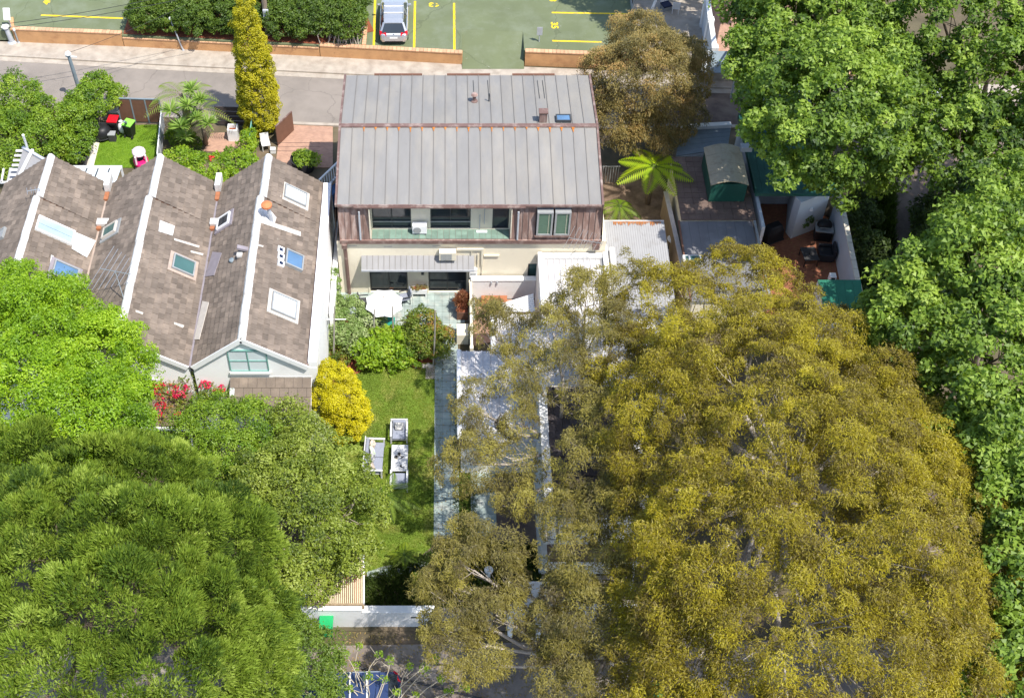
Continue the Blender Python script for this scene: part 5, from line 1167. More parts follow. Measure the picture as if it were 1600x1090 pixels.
MB().box(A.x, B.y, 2.4, B.x-.02, A.y, 2.62).build('roof_slab', 'white', bxp); MB().box(A.x+.05, B.y+.1, 0, A.x+.25, A.y-.1, 2.4).build('side_wall', 'white', bxp); MB().box(B.x-.25, B.y+.1, 0, B.x-.07, A.y-.1, 2.4).build('side_wall', 'white', bxp); MB().box(A.x+.26, A.y-.3, 0, B.x-.26, A.y-.12, 2.4).build('back_wall', 'bluegrey_and_shade', bxp)
struct(MB().prism(P2((670,985),(860,985),(860,860),(760,850),(700,880)), -.1, .014).build('forecourt', 'concrete'))
p = G(763,903); bb_ = T('bird_bath', 'small pale round bird bath on the shaded forecourt', 'bird bath', p); MB().lathe([(.2,0),(.1,.1),(.08,.6),(.2,.7),(.2,.76),(.05,.72)], 16, p).build('basin', 'white', bb_)
# metal roofed shed right of the house
t = T('shed', 'pale grey corrugated shed roof with a rusty back edge below the tree fern', 'shed', (9.8, 47, 0))
A, B, C_, D_ = G(940,347,2.5), G(1037,347,2.5), G(1048,420,2.5), G(944,480,2.5)
corr(MB(), 8.35, B.x, 42.6, 2.3, A.y, 2.55, .12, .022).build('roof_sheets', 'pale_sheet', t); MB().box(8.35, A.y-.03, 2.5, B.x, A.y+.03, 2.62).build('back_flashing', 'white_sheet', t)
rm = MB()
for k in range(30):
    x = 8.9+k*.085; hgt = rt.uniform(.05,.3); rm.slab([(x,A.y-.06,2.59),(x+.07,A.y-.06,2.59),(x+.05,A.y-.06-hgt,2.58),(x+.02,A.y-.06-hgt,2.58)], .005)
stuff(rm.build('rust_stain', 'rust', t))
MB().box(8.4, 42.7, 0, B.x-.05, A.y-.06, 2.24).build('wall', 'white', t)
q = G(952,412,2.6); MB().box(q.x-.35,q.y-.9,2.45,q.x-.1,q.y+.9,3.1).build('chimney_stack', 'white', t); MB().box(q.x+.05,q.y-.9,2.45,q.x+.3,q.y+.9,2.9).build('chimney_stack', 'white', t)
t = T('boundary_wall', 'tall narrow timber boundary wall between the rusty shed and the brown roof', 'wall', G(1057,350))
a, b = G(1040,300,1.8), G(1072,440,1.8); MB().beam((a.x,a.y,.9),(b.x,b.y,.9),.16,1.8).build('wall_face', 'timber', t); MB().beam((a.x,a.y,1.83),(b.x,b.y,1.83),.24,.06).build('coping', 'lattice', t)
struct(MB().prism(P2((940,260),(1040,290),(1075,450),(1045,450),(1035,345),(940,345)), -.1, .02).build('yard_floor', 'sand'))
t = T('railing', 'short grey vertical bar railing left of the tree fern', 'railing', G(947,285))
for k in range(7): q = G(940+k*4, 285); MB().box(q.x-.02,q.y-.02,0,q.x+.02,q.y+.02,1.2).build('bar', 'frame_grey', t)
a, b = G(938,285), G(966,285); MB().beam((a.x,a.y,1.22),(b.x,b.y,1.22),.05,.05).build('top_rail', 'frame_grey', t)
# brown and grey flat roofed house, garage
t = T('brown_roof_house', 'low house with a flat brown tiled roof and a grey front roof section', 'house', (14.3, 50.5, 0))
YA, YBb, YC = 54.6, 49.6, 44.0; xl_, xr_ = 12.55, 16.55
for i in range(10):
    for j in range(12):
        xa_ = xl_+(xr_-xl_)*i/10; xb_ = xl_+(xr_-xl_)*(i+.975)/10; ya_ = YBb+(YA-YBb)*j/12; yb_ = YBb+(YA-YBb)*(j+.97)/12
        MB().box(xa_, ya_, 2.55, xb_, yb_, 2.62+rt.uniform(-.006,.01)).build('roof_panel', 'brown_roof', t)
MB().box(xl_+.05, YBb+.05, 0, xr_-.05, YA-.05, 2.545).build('wall', 'cream', t)
for i in range(8):
    xa_ = xl_-.1+(xr_-.1-xl_)*i/8; xb_ = xl_-.1+(xr_-.1-xl_)*(i+.985)/8
    MB().slab([(xa_,YC,2.3),(xb_,YC,2.3),(xb_,YBb-.03,2.5),(xa_,YBb-.03,2.5)], .05).build('roof_sheet', 'dark_roof', t)
MB().box(xl_, YC+.1, 0, xr_-.25, YBb-.1, 2.22).build('wall', 'cream', t); MB().beam((xr_-.1,YC,2.36),(xr_-.1,YBb-.05,2.56),.12,.12).build('edge_gutter', 'frame_grey', t); MB().beam((xl_-.14,YC,2.36),(xl_-.14,YBb-.05,2.56),.08,.12).build('edge_gutter', 'timber_brown', t)
q = G(1083,408,2.5); so_ = MB().box(q.x-.5,q.y-.35,2.36,q.x+.45,q.y+.4,2.55).build('skylight', 'white_paint', t); MB().box(q.x-.12,q.y-.28,2.551,q.x+.36,q.y+.33,2.575).build('pane', 'glass_teal', so_); MB().box(q.x-.38,q.y-.28,2.551,q.x-.22,q.y+.33,2.575).build('pane', 'glass_teal', so_)
t = T('garage', 'garage with a blue grey roller roof and pale top beam behind the barrel roofed shed', 'garage', (14, 56.5, 0))
A, B, C_, D_ = G(1064,204,2.4), G(1142,200,2.4), G(1137,232,2.4), G(1056,244,2.4)
for k in range(5):
    f0, f1 = k/5, (k+.96)/5; MB().slab([Vector(A).lerp(D_, f0), Vector(B).lerp(C_, f0), Vector(B).lerp(C_, f1), Vector(A).lerp(D_, f1)], .05).build('roof_sheet', 'pole_blue', t)
MB().beam(A+Vector((0,.15,.1)), B+Vector((0,.15,.1)), .3, .25).build('top_beam', 'white', t); MB().prism([tuple(v[:2]) for v in (A,B,C_,D_)], 0, 2.3).build('wall', 'bluegrey_and_shade', t)
t = T('garden_shed', 'dark green shed with a curved tan barrel roof among the brown roofs', 'shed', (15.2, 53.5, 2.55))
xs0, xs1, ys0, ys1 = G(1100,228,4).x, G(1158,228,4).x, G(1125,287,4).y, G(1128,228,4).y
MB().box(xs0+.06, ys0+.06, 2.64, xs1-.06, ys1-.06, 3.9).build('wall', 'green_metal', t)
for k in range(4):
    ya_, yb_ = ys0+(ys1-ys0)*k/4, ys0+(ys1-ys0)*(k+.985)/4; rg_ = []
    for y in (ya_, yb_):
        ar = [(xs0+(xs1-xs0)*i/8, y, 3.9+.28*math.sin(math.pi*i/8)) for i in range(9)]; rg_.append(ar + [(a[0], a[1], a[2]-.05) for a in ar[::-1]])
    MB().loft(rg_).build('roof_sheet', 'tan_roof', t)
MB().box(xs1-.1,ys1-.5,4.0,xs1+.5,ys1-.1,4.3).build('vent_box', 'galv', t)
t = T('green_roof_house', 'white walled house with a dark green metal roof below the plane tree', 'house', (19, 54.5, 0))
gx0, gx1, gy0, gy1 = 16.75, 21.1, 51.35, 57.6
n = 12
for i in range(n): MB().slab([(gx0+(gx1-gx0)*i/n,gy0,2.95),(gx0+(gx1-gx0)*(i+.97)/n,gy0,2.95),(gx0+(gx1-gx0)*(i+.97)/n,gy1,3.25),(gx0+(gx1-gx0)*i/n,gy1,3.25)], .06).build('roof_sheet', 'green_metal', t)
MB().box(gx0-.06,gy0-.12,2.78,gx1+.06,gy0-.01,2.96).build('gutter', 'green_metal', t); MB().box(gx0-.1,gy0,2.86,gx0-.01,gy1,3.2).build('verge', 'green_metal', t)
mb = MB(); mb.box(gx0+.05,gy0+2.2,0,gx1-.4,gy1-.1,2.78); mb.box(gx0+.0,gy0-2.4,0,gx0+.16,gy0+2.19,2.7); mb.build('wall', 'bluegrey_and_shade', t); MB().prism([(19.4,gy0+2.18),(18.9,gy0-.1),(19.1,gy0-.6),(20.9,gy0+.3),(20.9,gy0+2.18)], 0, 2.75).build('bay_wall', 'bluegrey_and_shade', t)  # white walls, shade put into the grey of the colour
MB().tube([(19.9,gy0-.16,1.9),(19.9,gy0-.3,1.9)], .1, 10).build('wall_lamp', 'white_paint', t)
# brick courtyard
struct(MB().prism([(16.3,44.0),(21.3,44.0),(21.5,53.5),(16.8,53.5)], -.1, .016).build('courtyard', 'courtbrick'))
t = T('courtyard_wall', 'long white rendered wall with a pale capped top beside the shaded path', 'wall', (21.4, 48.5, 0))
MB().beam((21.5,52.0,1.1),(21.1,44.4,1.1),.16,2.2).build('wall_face', 'bluegrey_and_shade', t)  # white wall, tree shade painted in as grey
for k in range(12):
    f0, f1 = k/12, (k+.95)/12; MB().beam(Vector((21.55,52.0,2.24)).lerp((21.15,44.4,2.24), f0), Vector((21.55,52.0,2.24)).lerp((21.15,44.4,2.24), f1), .26, .08).build('coping', 'lime_stone', t)
MB().beam((21.06,45.9,.6),(21.0,44.6,.6),.07,1.2).build('gate', 'timber_black', t)
t = T('green_shed', 'flat pale green metal roof at the near end of the brick courtyard', 'shed', G(1310,460))
q = [G(1278,437,2.3), G(1345,437,2.3), G(1350,480,2.3), G(1290,495,2.3)]
for k in range(5):
    f0, f1 = k/5, (k+.98)/5; MB().slab([Vector(q[0]).lerp(q[1],f0), Vector(q[0]).lerp(q[1],f1), Vector(q[3]).lerp(q[2],f1), Vector(q[3]).lerp(q[2],f0)], .05).build('roof_sheet', 'green_metal2', t)
MB().prism([tuple(v[:2]) for v in q], 0, 2.2).build('wall', 'white', t)
p = G(1301,432,1.6); lf_ = T('lantern', 'small white framed lantern box beside the pale green roof', 'lantern', (p.x,p.y,0)); MB().box(p.x-.16,p.y-.16,1.3,p.x+.16,p.y+.16,1.72).build('frame', 'white_paint', lf_); MB().box(p.x-.1,p.y-.162,1.36,p.x+.1,p.y-.161,1.66).build('pane', 'glass', lf_); MB().box(p.x-.06,p.y-.06,0,p.x+.06,p.y+.06,1.3).build('post', 'white_paint', lf_)
p = G(1283,372); bq = T('barbecue', 'silver topped barbecue with a black domed hood against the white wall', 'barbecue', p, R(-8))
MB().box(-.45,-.35,.1,.45,.3,.8).build('cabinet', 'black', bq, local=True, bevel=.02); MB().box(-.5,-.42,.8,.5,.36,.88).build('worktop', 'steel', bq, local=True, bevel=.02)
MB().ell((0,.12,.92),(.42,.32,.34),16,10).build('hood', 'black', bq, smooth=True, local=True); MB().tube([(-.28,-.24,1.0),(.28,-.24,1.0)], .025, 8).build('handle', 'steel', bq, local=True)
for s in (-.35,.35):
    for u in (-.25,.2): MB().tube([(s-.03,u,.07),(s+.03,u,.07)], .07, 10).build('wheel', 'tyre', bq, local=True)
p = G(1262,407); pt_ = T('patio_table', 'low black rectangular table on the brick courtyard', 'table', p, R(6)); MB().box(-.4,-.5,.5,.4,.5,.54).build('tabletop', 'charcoal', pt_, local=True); MB().lathe([(.05,.541),(.06,.62),(.02,.66)], 8, (0,0,0)).build('ornament', 'black', pt_, local=True)
for s in (-.36,.36):
    for u in (-.46,.46): MB().box(s-.02,u-.02,0,s+.02,u+.02,.5).build('leg', 'black', pt_, local=True)
p = G(1289,402); cc_ = T('lounge_chair', 'black woven lounge chair between the table and the white wall', 'chair', p, R(-95))
MB().box(-.4,-.4,.1,.4,.32,.42).build('seat', 'black_soft', cc_, local=True, bevel=.05); MB().obox((0,.38,.5),(.86,.14,.8)).build('backrest', 'black_soft', cc_, local=True, bevel=.05)
for s in (-.42,.42): MB().box(s-.06,-.4,.1,s+.06,.32,.6).build('armrest', 'black_soft', cc_, local=True, bevel=.03)
p = G(1205,374); kb = T('covered_barbecue', 'black fabric covered barbecue at the edge of the grey roof', 'barbecue cover', p, R(25)); MB().loft([[(-.55,-.35,0),(.55,-.35,0),(.55,.35,0),(-.55,.35,0)],[(-.5,-.3,.8),(.5,-.3,.8),(.5,.3,.8),(-.5,.3,.8)],[(-.35,-.2,1.15),(.35,-.2,1.15),(.35,.22,1.15),(-.35,.22,1.15)]]).build('cover', 'black', kb, local=True, bevel=.04); MB().obox((0,0,.1),(1.16,.76,.06)).build('hem', 'black_soft', kb, local=True)
p = G(1250,358); pp = T('potted_shrub', 'small round green shrub in a dark pot on the brick courtyard', 'potted plant', p); MB().lathe([(.2,0),(.28,.5),(.22,.5)], 14, p).build('pot', 'black_soft', pp); crown('foliage', pp, LF['hedge'], [(p+Vector((0,0,.85)), .42)], .25, .18, 50, .1, .06, 'round', 91)
p = G(1049,392); pole('bin_post', 'dark round topped bin standing in the narrow passage by the rusty shed', p, p+Vector((0,0,1.0)), .22, 'charcoal', 'bin')
# courts at the top right behind the brown tree
t = T('partition_wall', 'long white topped partition wall between the two shaded back courts', 'wall', G(1108,60))
a, b = G(1104,-10,2.0), G(1117,78,2.0); MB().beam((a.x,a.y,1.0),(b.x,b.y,1.0),.2,2.0).build('wall_face', 'bluegrey_and_shade', t); MB().beam((a.x,a.y,2.04),(b.x,b.y,2.04),.3,.08).build('coping', 'white_paint', t)
for f in (.12,.5,.98): q = Vector(a).lerp(b, f); MB().box(q.x-.2,q.y-.2,0,q.x+.2,q.y+.2,2.2).build('pier', 'white_paint', t)
struct(MB().prism(P2((985,-30),(1105,-30),(1118,100),(1000,100)), -.1, .02).build('court_floor', 'concrete')); struct(MB().prism(P2((1106,-30),(1240,-30),(1240,100),(1119,100)), -.1, .02).build('court_floor', 'yardbrick'))
t = T('back_building', 'pale back house wall with narrow dark doors at the top edge', 'building', G(1120,-20)); yb_ = G(1080,16).y
holes = [(G(1071,10).x, G(1080,10).x, .3, 2.2), (G(1083,10).x, G(1092,10).x, .3, 2.2), (G(1148,10).x, G(1156,10).x, .3, 2.2), (G(1160,10).x, G(1168,10).x, .3, 2.2), (G(1110,10).x, G(1122,10).x, .05, 2.2)]
holes_wall(MB(), G(1040,16).x, G(1230,16).x, 0, 3.0, yb_+1.2, .3, holes).build('wall', 'bluegrey_and_shade', t)
for h in holes: MB().box(h[0], yb_+1.3, h[2], h[1], yb_+1.34, h[3]).build('door', 'navy' if h[2] < .1 else 'glass', t)
MB().box(G(1040,16).x, yb_+1.5, 3.0, G(1230,16).x, yb_+8, 3.1).build('roof', 'dark_roof', t)
t = T('canopy', 'grey blue sloping canopy over the court door below the plane tree', 'canopy', G(1127,105))
q = [G(1114,80,2.2), G(1146,80,2.2), G(1150,114,1.9), G(1108,114,1.9)]; MB().slab(q, .05).build('sheet', 'pole_blue', t); MB().slab([G(1100,78,1.9),G(1113,80,1.9),G(1107,114,1.6),G(1094,112,1.6)], .05).build('sheet', 'bluegrey_and_shade', t)
for v in q: MB().box(v.x-.05,v.y-.05,0,v.x+.05,v.y+.05,v.z-.06).build('post', 'galv', t)
t = T('boundary_wall', 'low concrete wall along the shaded street below the plane tree', 'wall', G(1150,128)); wallrun(t, G(1085,127), G(1330,138), 1.0, 'concrete')
p = G(1055,20); pc = T('plastic_chair', 'white plastic chair in the court above the brown tree', 'chair', p, R(170)); MB().obox((0,0,.43),(.48,.46,.04)).build('seat', 'white_paint', pc, local=True, bevel=.02); MB().obox((0,.25,.72),(.48,.04,.52), Matrix.Rotation(R(-12),3,'X')).build('backrest', 'white_paint', pc, local=True, bevel=.03)
for sx in (-.2,.2):
    for sy in (-.19,.19): MB().box(sx-.02,sy-.02,0,sx+.02,sy+.02,.41).build('leg', 'white_paint', pc, local=True)
p = G(1040,14); ot = T('stroller', 'white and dark folded garden seat beside the white plastic chair', 'seat', p, .4); MB().box(-.3,-.3,.3,.3,.3,.4).build('seat', 'navy', ot, local=True); MB().obox((0,.3,.6),(.6,.05,.6)).build('backrest', 'white_paint', ot, local=True); MB().box(-.28,-.28,0,.28,.28,.3).build('base', 'frame_grey', ot, local=True)
b_ = G(1011,33); pole('pole', 'short white leaning pole at the top of the brown tree', b_, (b_.x+.55, b_.y+.3, 1.9), .09, 'white_paint')
b_ = G(988,24,.9); t = T('fence', 'dark grey post fence at the right edge of the green car park', 'fence', b_)
for k in range(5): MB().box(b_.x-.05,b_.y+k*1.3,.5,b_.x+.05,b_.y+.1+k*1.3,2.2).build('post', 'frame_grey', t)
MB().box(b_.x-.03,b_.y,2.1,b_.x+.03,b_.y+5.3,2.2).build('rail', 'frame_grey', t); MB().box(b_.x-.02,b_.y,.5,b_.x+.02,b_.y+5.3,1.3).build('panel', 'frame_grey', t)

# ================================================================ CARS
def make_car(label, group, paint):
    t = T('parked_car', label, 'car', (0,0,0), 0, group)       # nose towards +Y
    def ring(y, hw, zb, zt, sh=.80, crn=.12):
        return [(-hw*.92,y,zb),(hw*.92,y,zb),(hw,y,zb+.15),(hw,y,zt-crn*1.6),(hw*.97,y,zt-crn*.5),(hw*sh,y,zt),(-hw*sh,y,zt),(-hw*.97,y,zt-crn*.5),(-hw,y,zt-crn*1.6),(-hw,y,zb+.15)]
    MB().loft([ring(-2.13,.62,.38,.72),ring(-2.08,.76,.28,.82),ring(-1.95,.84,.22,.90),ring(-1.5,.89,.2,.96),ring(-.4,.90,.2,.95),ring(.8,.90,.2,.96),ring(1.3,.88,.2,.90),ring(1.85,.84,.22,.78),ring(2.05,.74,.28,.70),ring(2.13,.6,.36,.6)]).build('body', paint, t, smooth=False, local=True, bevel=.03)
    rf = [(-1.62,.60,1.36),(-1.25,.63,1.44),(-.2,.66,1.48),(.45,.62,1.43)]
    MB().loft([[(-w_,y,z-.03),(w_,y,z-.03),(w_*.96,y,z+.015),(w_*.5,y,z+.035),(-w_*.5,y,z+.035),(-w_*.96,y,z+.015)] for y, w_, z in rf]).build('roof', paint, t, local=True)
    MB().add([(-.72,-2.0,.93),(.72,-2.0,.93),(.56,-1.62,1.35),(-.56,-1.62,1.35)], [(0,1,2,3)]).add([(-.72,-1.97,.92),(.72,-1.97,.92),(.56,-1.6,1.32),(-.56,-1.6,1.32)], [(3,2,1,0)]).build('rear_window', 'glass', t, local=True)
    MB().add([(-.58,.43,1.42),(.58,.43,1.42),(.74,1.18,.95),(-.74,1.18,.95)], [(0,1,2,3)]).add([(-.58,.4,1.39),(.58,.4,1.39),(.74,1.14,.92),(-.74,1.14,.92)], [(3,2,1,0)]).build('windscreen', 'glass', t, local=True)
    for s in (-1, 1):
        MB().add([(s*.80,-1.75,.95),(s*.82,1.08,.95),(s*.61,.42,1.42),(s*.655,-.2,1.46),(s*.62,-1.3,1.42),(s*.60,-1.58,1.35)], [(0,1,2,3,4,5)]).add([(s*.76,-1.75,.95),(s*.78,1.08,.95),(s*.57,.42,1.41),(s*.61,-.2,1.45),(s*.58,-1.3,1.41),(s*.56,-1.58,1.34)], [(5,4,3,2,1,0)]).build('side_window', 'glass', t, local=True)
        MB().beam((s*.75,-1.86,.95),(s*.585,-1.56,1.38),.13,.06).build('pillar', paint, t, local=True)
        MB().beam((s*.77,1.14,.96),(s*.60,.43,1.43),.06,.05).build('pillar', paint, t, local=True); MB().beam((s*.815,-.3,.96),(s*.66,-.28,1.46),.07,.05).build('pillar', paint, t, local=True)
        MB().tube([(s*.60,-1.3,1.50),(s*.60,.2,1.51)], .025, 6).build('roof_rail', 'steel', t, local=True)
        MB().obox((s*.98,.85,.98),(.2,.13,.14)).build('mirror', paint, t, local=True, bevel=.03)
        MB().loft([[(s*.44,-2.135,.76),(s*.86,-2.0,.76),(s*.875,-1.86,.97),(s*.46,-2.03,.94)],[(s*.44,-2.06,.76),(s*.80,-1.90,.76),(s*.80,-1.78,.96),(s*.46,-1.95,.93)]]).build('tail_light', 'red_lamp', t, local=True)
        MB().obox((s*.62,2.02,.64),(.3,.14,.12)).build('headlight', 'glass_pale', t, local=True)
        for y in (-1.3, 1.3):
            wo_ = MB().tube([(s*.70,y,.31),(s*.905,y,.31)], .31, 18).build('wheel', 'tyre', t, local=True); MB().tube([(s*.89,y,.31),(s*.915,y,.31)], .2, 12).build('rim', 'steel', wo_, local=True)
    for y in (-.75, -.05): MB().tube([(-.60,y,1.52),(.60,y,1.52)], .035, 6).build('roof_bar', 'white_paint', t, local=True)
    MB().obox((0,-2.135,.62),(.5,.02,.12)).build('number_plate', 'plate', t, local=True); MB().obox((0,-2.06,.82),(.09,.03,.06)).build('badge', 'black', t, local=True); MB().obox((0,-2.09,.36),(1.1,.08,.1)).build('rear_bumper', 'black_soft', t, local=True)
    return t
car0 = make_car('silver hatchback with roof bars parked in the green car park', 'parked cars', 'car_silver'); p = G(615,73,.92); car0.location = (p.x, p.y+2.15, .93); car0.rotation_euler = (0,0,R(.5))
def respray(o, m):
    for ch in o.children:
        if ch.data.materials and ch.data.materials[0].name == 'car_silver':
            ch.data = ch.data.copy(); ch.data.materials[0] = M[m]
        respray(ch, m)
for lb, px, py, z, rz, m in (('dark blue car parked on the front lane under the bare branched shrub', 548, 1096, .01, R(92), 'car_blue'), ('white car glimpsed through the plane tree leaves on the shaded street', 1424, 172, .01, R(88), 'car_white'), ('pale car whose left end shows at the edge of the plane tree on the street', 1240, 166, .01, R(91), 'car_silver')):
    c_ = copy_tree(car0); p = G(px, py); c_.location = (p.x, p.y, z); c_.rotation_euler = (0,0,rz); c_['label'] = lb; respray(c_, m)
# ================================================================ VEGETATION
# hedge along the car park
def line_lobes(p, q, n, r, z, jit=.25, seed=1):
    g = random.Random(seed); a, b = Vector(p), Vector(q); return [(a.lerp(b, (i+.5)/n)+Vector((g.uniform(-jit,jit), g.uniform(-jit,jit), z+g.uniform(-jit,jit)*.5)), (r*g.uniform(.9,1.15), r*g.uniform(.9,1.1), r*g.uniform(.95,1.1))) for i in range(n)]
for lb, a, b, n, sd_ in (('dense clipped green hedge left of the golden cypress beside the car park', G(215,66,.8), G(392,72,.8), 5, 21), ('clipped hedge with bare brown stems between the golden cypress and the silver car', G(420,72,.8), G(556,78,.8), 4, 22)):
    a = a+Vector((0,1.2,0)); b = b+Vector((0,1.2,0)); lo = line_lobes(a, b, n, 1.05, 1.35, .18, sd_) + line_lobes(a+Vector((0,1.5,0)), b+Vector((0,1.5,0)), n, 1.15, 1.3, .2, sd_+5)
    bush('hedge', lb, 'hedge', a.lerp(b,.5), lo, LF['hedge'], seed=sd_, spacing=.36, cr=.28, lpc=70, L=.13, W=.075, zmin=-.75, tvar=.15, tone=.55)
struct(MB().prism([tuple((yw[1]+Vector((.1,.2,0)))[:2]), tuple((yw[2]+Vector((-.05,.2,0)))[:2]), (-4.6,68.4), (-5.6,71.5), (-20.4,72.4)], .1, .965).build('hedge_bed', 'soil'))
tw_ = random.Random(3)
m_ = MB()
for k in range(40):
    q = G(tw_.uniform(500,568), tw_.uniform(62,78), .8); q.y += .25; m_.tube([q, q+Vector((tw_.uniform(-.3,.3), tw_.uniform(-.1,.3), .8)), q+Vector((tw_.uniform(-.5,.5), tw_.uniform(.1,.5), 1.5))], [.04,.03,.015], 5)
tag(m_.build('bare_shrub', 'bark_pale'), 'tangle of bare brown stems at the front of the right hedge', 'shrub')
# golden cypress by the street
b_ = G(410,205); lo = []
for k in range(17):
    f = k/16; r = float(np.interp(f, [0,.12,.3,.55,.8,1], [.82,.98,.98,.84,.62,.34])); lo.append((Vector((b_.x+.07*math.sin(k*1.7), b_.y+.06*math.cos(k*2), .8+f*8.4)), (r, r, r*.95)))
bush('golden_cypress', 'tall narrow golden cypress leaning over the street from the back yard', 'conifer', b_, lo, LF['cypress'], seed=31, spacing=.36, cr=.24, lpc=105, L=.085, W=.06, fuzz=.03, zmin=-.8, flat=.95, tvar=.12, tone=.62, inner=.1, jit=.05)
p = G(530,632,2.2); b_ = (p.x, p.y, 0)
bush('golden_conifer', 'rounded bright yellow conifer at the left edge of the lawn', 'conifer', b_, [(Vector((p.x,p.y,1.5)), (1.32,1.25,1.5)), (Vector((p.x-.12,p.y,2.9)), (1.12,1.1,1.4)), (Vector((p.x-.15,p.y+.05,3.9)), (.72,.72,.9))], LF['yellow'], seed=32, spacing=.31, cr=.20, lpc=120, L=.06, W=.05, fuzz=.03, jit=.05, zmin=-.8, flat=.95, tvar=.13, tone=.6, inner=.1)
# brown tree beside the street
tree('street_tree', 'rounded tree with rusty brown and olive leaves behind the tree fern', 'tree', G(1010,215), [LB(1010,130,5.2,2.4), LB(960,120,4.6,1.5), LB(1060,120,4.6,1.7), LB(1000,75,5.2,1.7), LB(1050,180,3.8,1.5), LB(960,190,3.6,1.5), LB(1010,215,3.0,1.4), LB(935,150,3.8,1.0), LB(1075,90,4.4,1.0)], LF['brown'], r0=.22, spacing=.55, cr=.42, lpc=120, L=.15, W=.05, mode='droop', seed=41, shape='tri', ntw=6, tone=.5, tvar=.22, bark='bark_pale', tw=.02, inner=.35)
# plane trees on the right
tree('plane_tree', 'broad bright green plane tree spreading over the green roof house', 'tree', G(1290,330), [LB(1290,180,11,3.4), LB(1220,110,10.5,2.2), LB(1200,70,10,1.5), LB(1265,195,9,1.5), LB(1335,245,8.5,1.8), LB(1385,215,9.5,1.9), LB(1270,250,8,1.2), LB(1345,110,11,2.2), LB(1290,50,10.5,2.4), LB(1400,270,7.5,1.0), LB(1290,0,11,2.4), LB(1240,18,11,1.9), LB(1190,115,9,1.1)], LF['plane'], r0=.34, spacing=.72, cr=.55, lpc=150, L=.19, W=.18, shape='tri', seed=42, ntw=6, tvar=.16, tone=.58, keep=.9, inner=.2, jit=.2, holes=1.2)
tree('plane_tree', 'dark green plane tree filling the top right corner above the street', 'tree', G(1520,230), [LB(1500,40,11,3.4), LB(1420,60,10,2.2), LB(1580,130,10.5,2.8), LB(1500,150,9.5,2.0), LB(1460,-10,11,2.8), LB(1370,5,10,2.4), LB(1590,30,11.5,3), LB(1440,150,8,1.4), LB(1560,220,9,1.8), LB(1500,230,10.5,1.9), (Vector((30,47,11.5)),2.8), (Vector((31,52,12)),3.0), (Vector((27,55.5,11)),2.2)], LF['plane'], r0=.34, spacing=.78, cr=.55, lpc=135, L=.19, W=.18, shape='tri', seed=43, ntw=5, tvar=.14, tone=.5, keep=.84, inner=.3, jit=.18, holes=1.1)
tree('plane_tree', 'bright green plane tree along the right edge beside the large gold tree', 'tree', G(1500,640), [LB(1540,430,11,3), LB(1450,510,10,2.1), LB(1400,500,8.5,1.3), LB(1560,560,10.5,2.8), LB(1480,600,8.5,2.0), LB(1580,700,10,2.6), LB(1590,330,10.5,2.0), LB(1550,345,8.5,1.3), LB(1510,690,7.5,1.5), (Vector((29.8,42,11.5)),2.4)], LF['plane'], r0=.34, spacing=.72, cr=.55, lpc=145, L=.19, W=.18, shape='tri', seed=44, ntw=6, tvar=.16, tone=.58, keep=.9, inner=.2, jit=.2, holes=1.3)
tree('plane_tree', 'shaded green tree squeezed between the gold tree and the right edge', 'tree', G(1590,960), [LB(1600,830,9,2.6), LB(1610,960,9,2.6), LB(1590,1080,9,2.4), LB(1550,760,7.5,1.4), LB(1570,1010,7,1.2)], LF['plane'], r0=.3, spacing=.72, cr=.5, lpc=125, L=.19, W=.18, shape='tri', seed=45, ntw=4, tvar=.14, tone=.55, keep=.85)
tree('plane_tree', 'dark leaved tree hanging over the back courts at the top edge', 'tree', G(1200,20), [LB(1215,25,9.5,1.7), LB(1175,5,9.5,1.3), (Vector((17,67,12)),2.5), (Vector((14,69,12)),2.2), (Vector((20.5,69,12)),2.8), (Vector((11.8,72,11.5)),2.0), (Vector((17,71.5,12.5)),2.8)], LF['plane'], r0=.3, spacing=.8, cr=.55, lpc=110, L=.19, W=.18, shape='tri', seed=48, ntw=3, tone=.42, keep=.85)
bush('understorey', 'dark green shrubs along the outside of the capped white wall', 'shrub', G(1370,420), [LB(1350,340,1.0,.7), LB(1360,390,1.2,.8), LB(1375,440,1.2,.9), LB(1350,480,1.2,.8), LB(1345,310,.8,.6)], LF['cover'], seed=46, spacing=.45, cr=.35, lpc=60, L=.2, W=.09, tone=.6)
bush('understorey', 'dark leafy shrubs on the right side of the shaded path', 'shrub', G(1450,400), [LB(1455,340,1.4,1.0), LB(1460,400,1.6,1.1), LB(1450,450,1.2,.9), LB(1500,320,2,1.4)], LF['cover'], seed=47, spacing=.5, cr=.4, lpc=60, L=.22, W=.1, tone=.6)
# the great gold tree and the thinner olive tree before it
GOLD = [LB(1150,470,8.5,2.2), LB(1065,510,8.5,2.3), LB(1225,560,9.5,2.5), LB(1165,610,11,3.0), LB(1310,640,9.8,2.5), LB(1085,690,10.2,2.8), LB(1250,740,12.2,3.3), LB(1380,735,9.8,2.6), LB(1440,860,9.2,2.8), LB(1330,880,12,3.2), LB(1170,860,11.6,3.0), LB(1080,820,9.6,2.3), LB(1460,1000,8.8,2.6), LB(1390,1050,10.5,2.8), LB(1270,1010,11.6,3.2), LB(1150,990,10.4,2.8), LB(1070,930,8.8,2.0), LB(1080,1060,9,2.3), LB(1230,1090,10.5,2.6), LB(1310,1080,10,2.2), LB(1300,540,7.8,1.4), LB(1355,590,8,1.4), LB(1410,660,8,1.4), LB(1485,800,7.4,1.4), LB(1030,600,8.6,2.0), LB(1030,760,8.4,1.7)]
GOLD = [(c, (r*1.14, r*1.14, r*.86)) for c, r in GOLD]
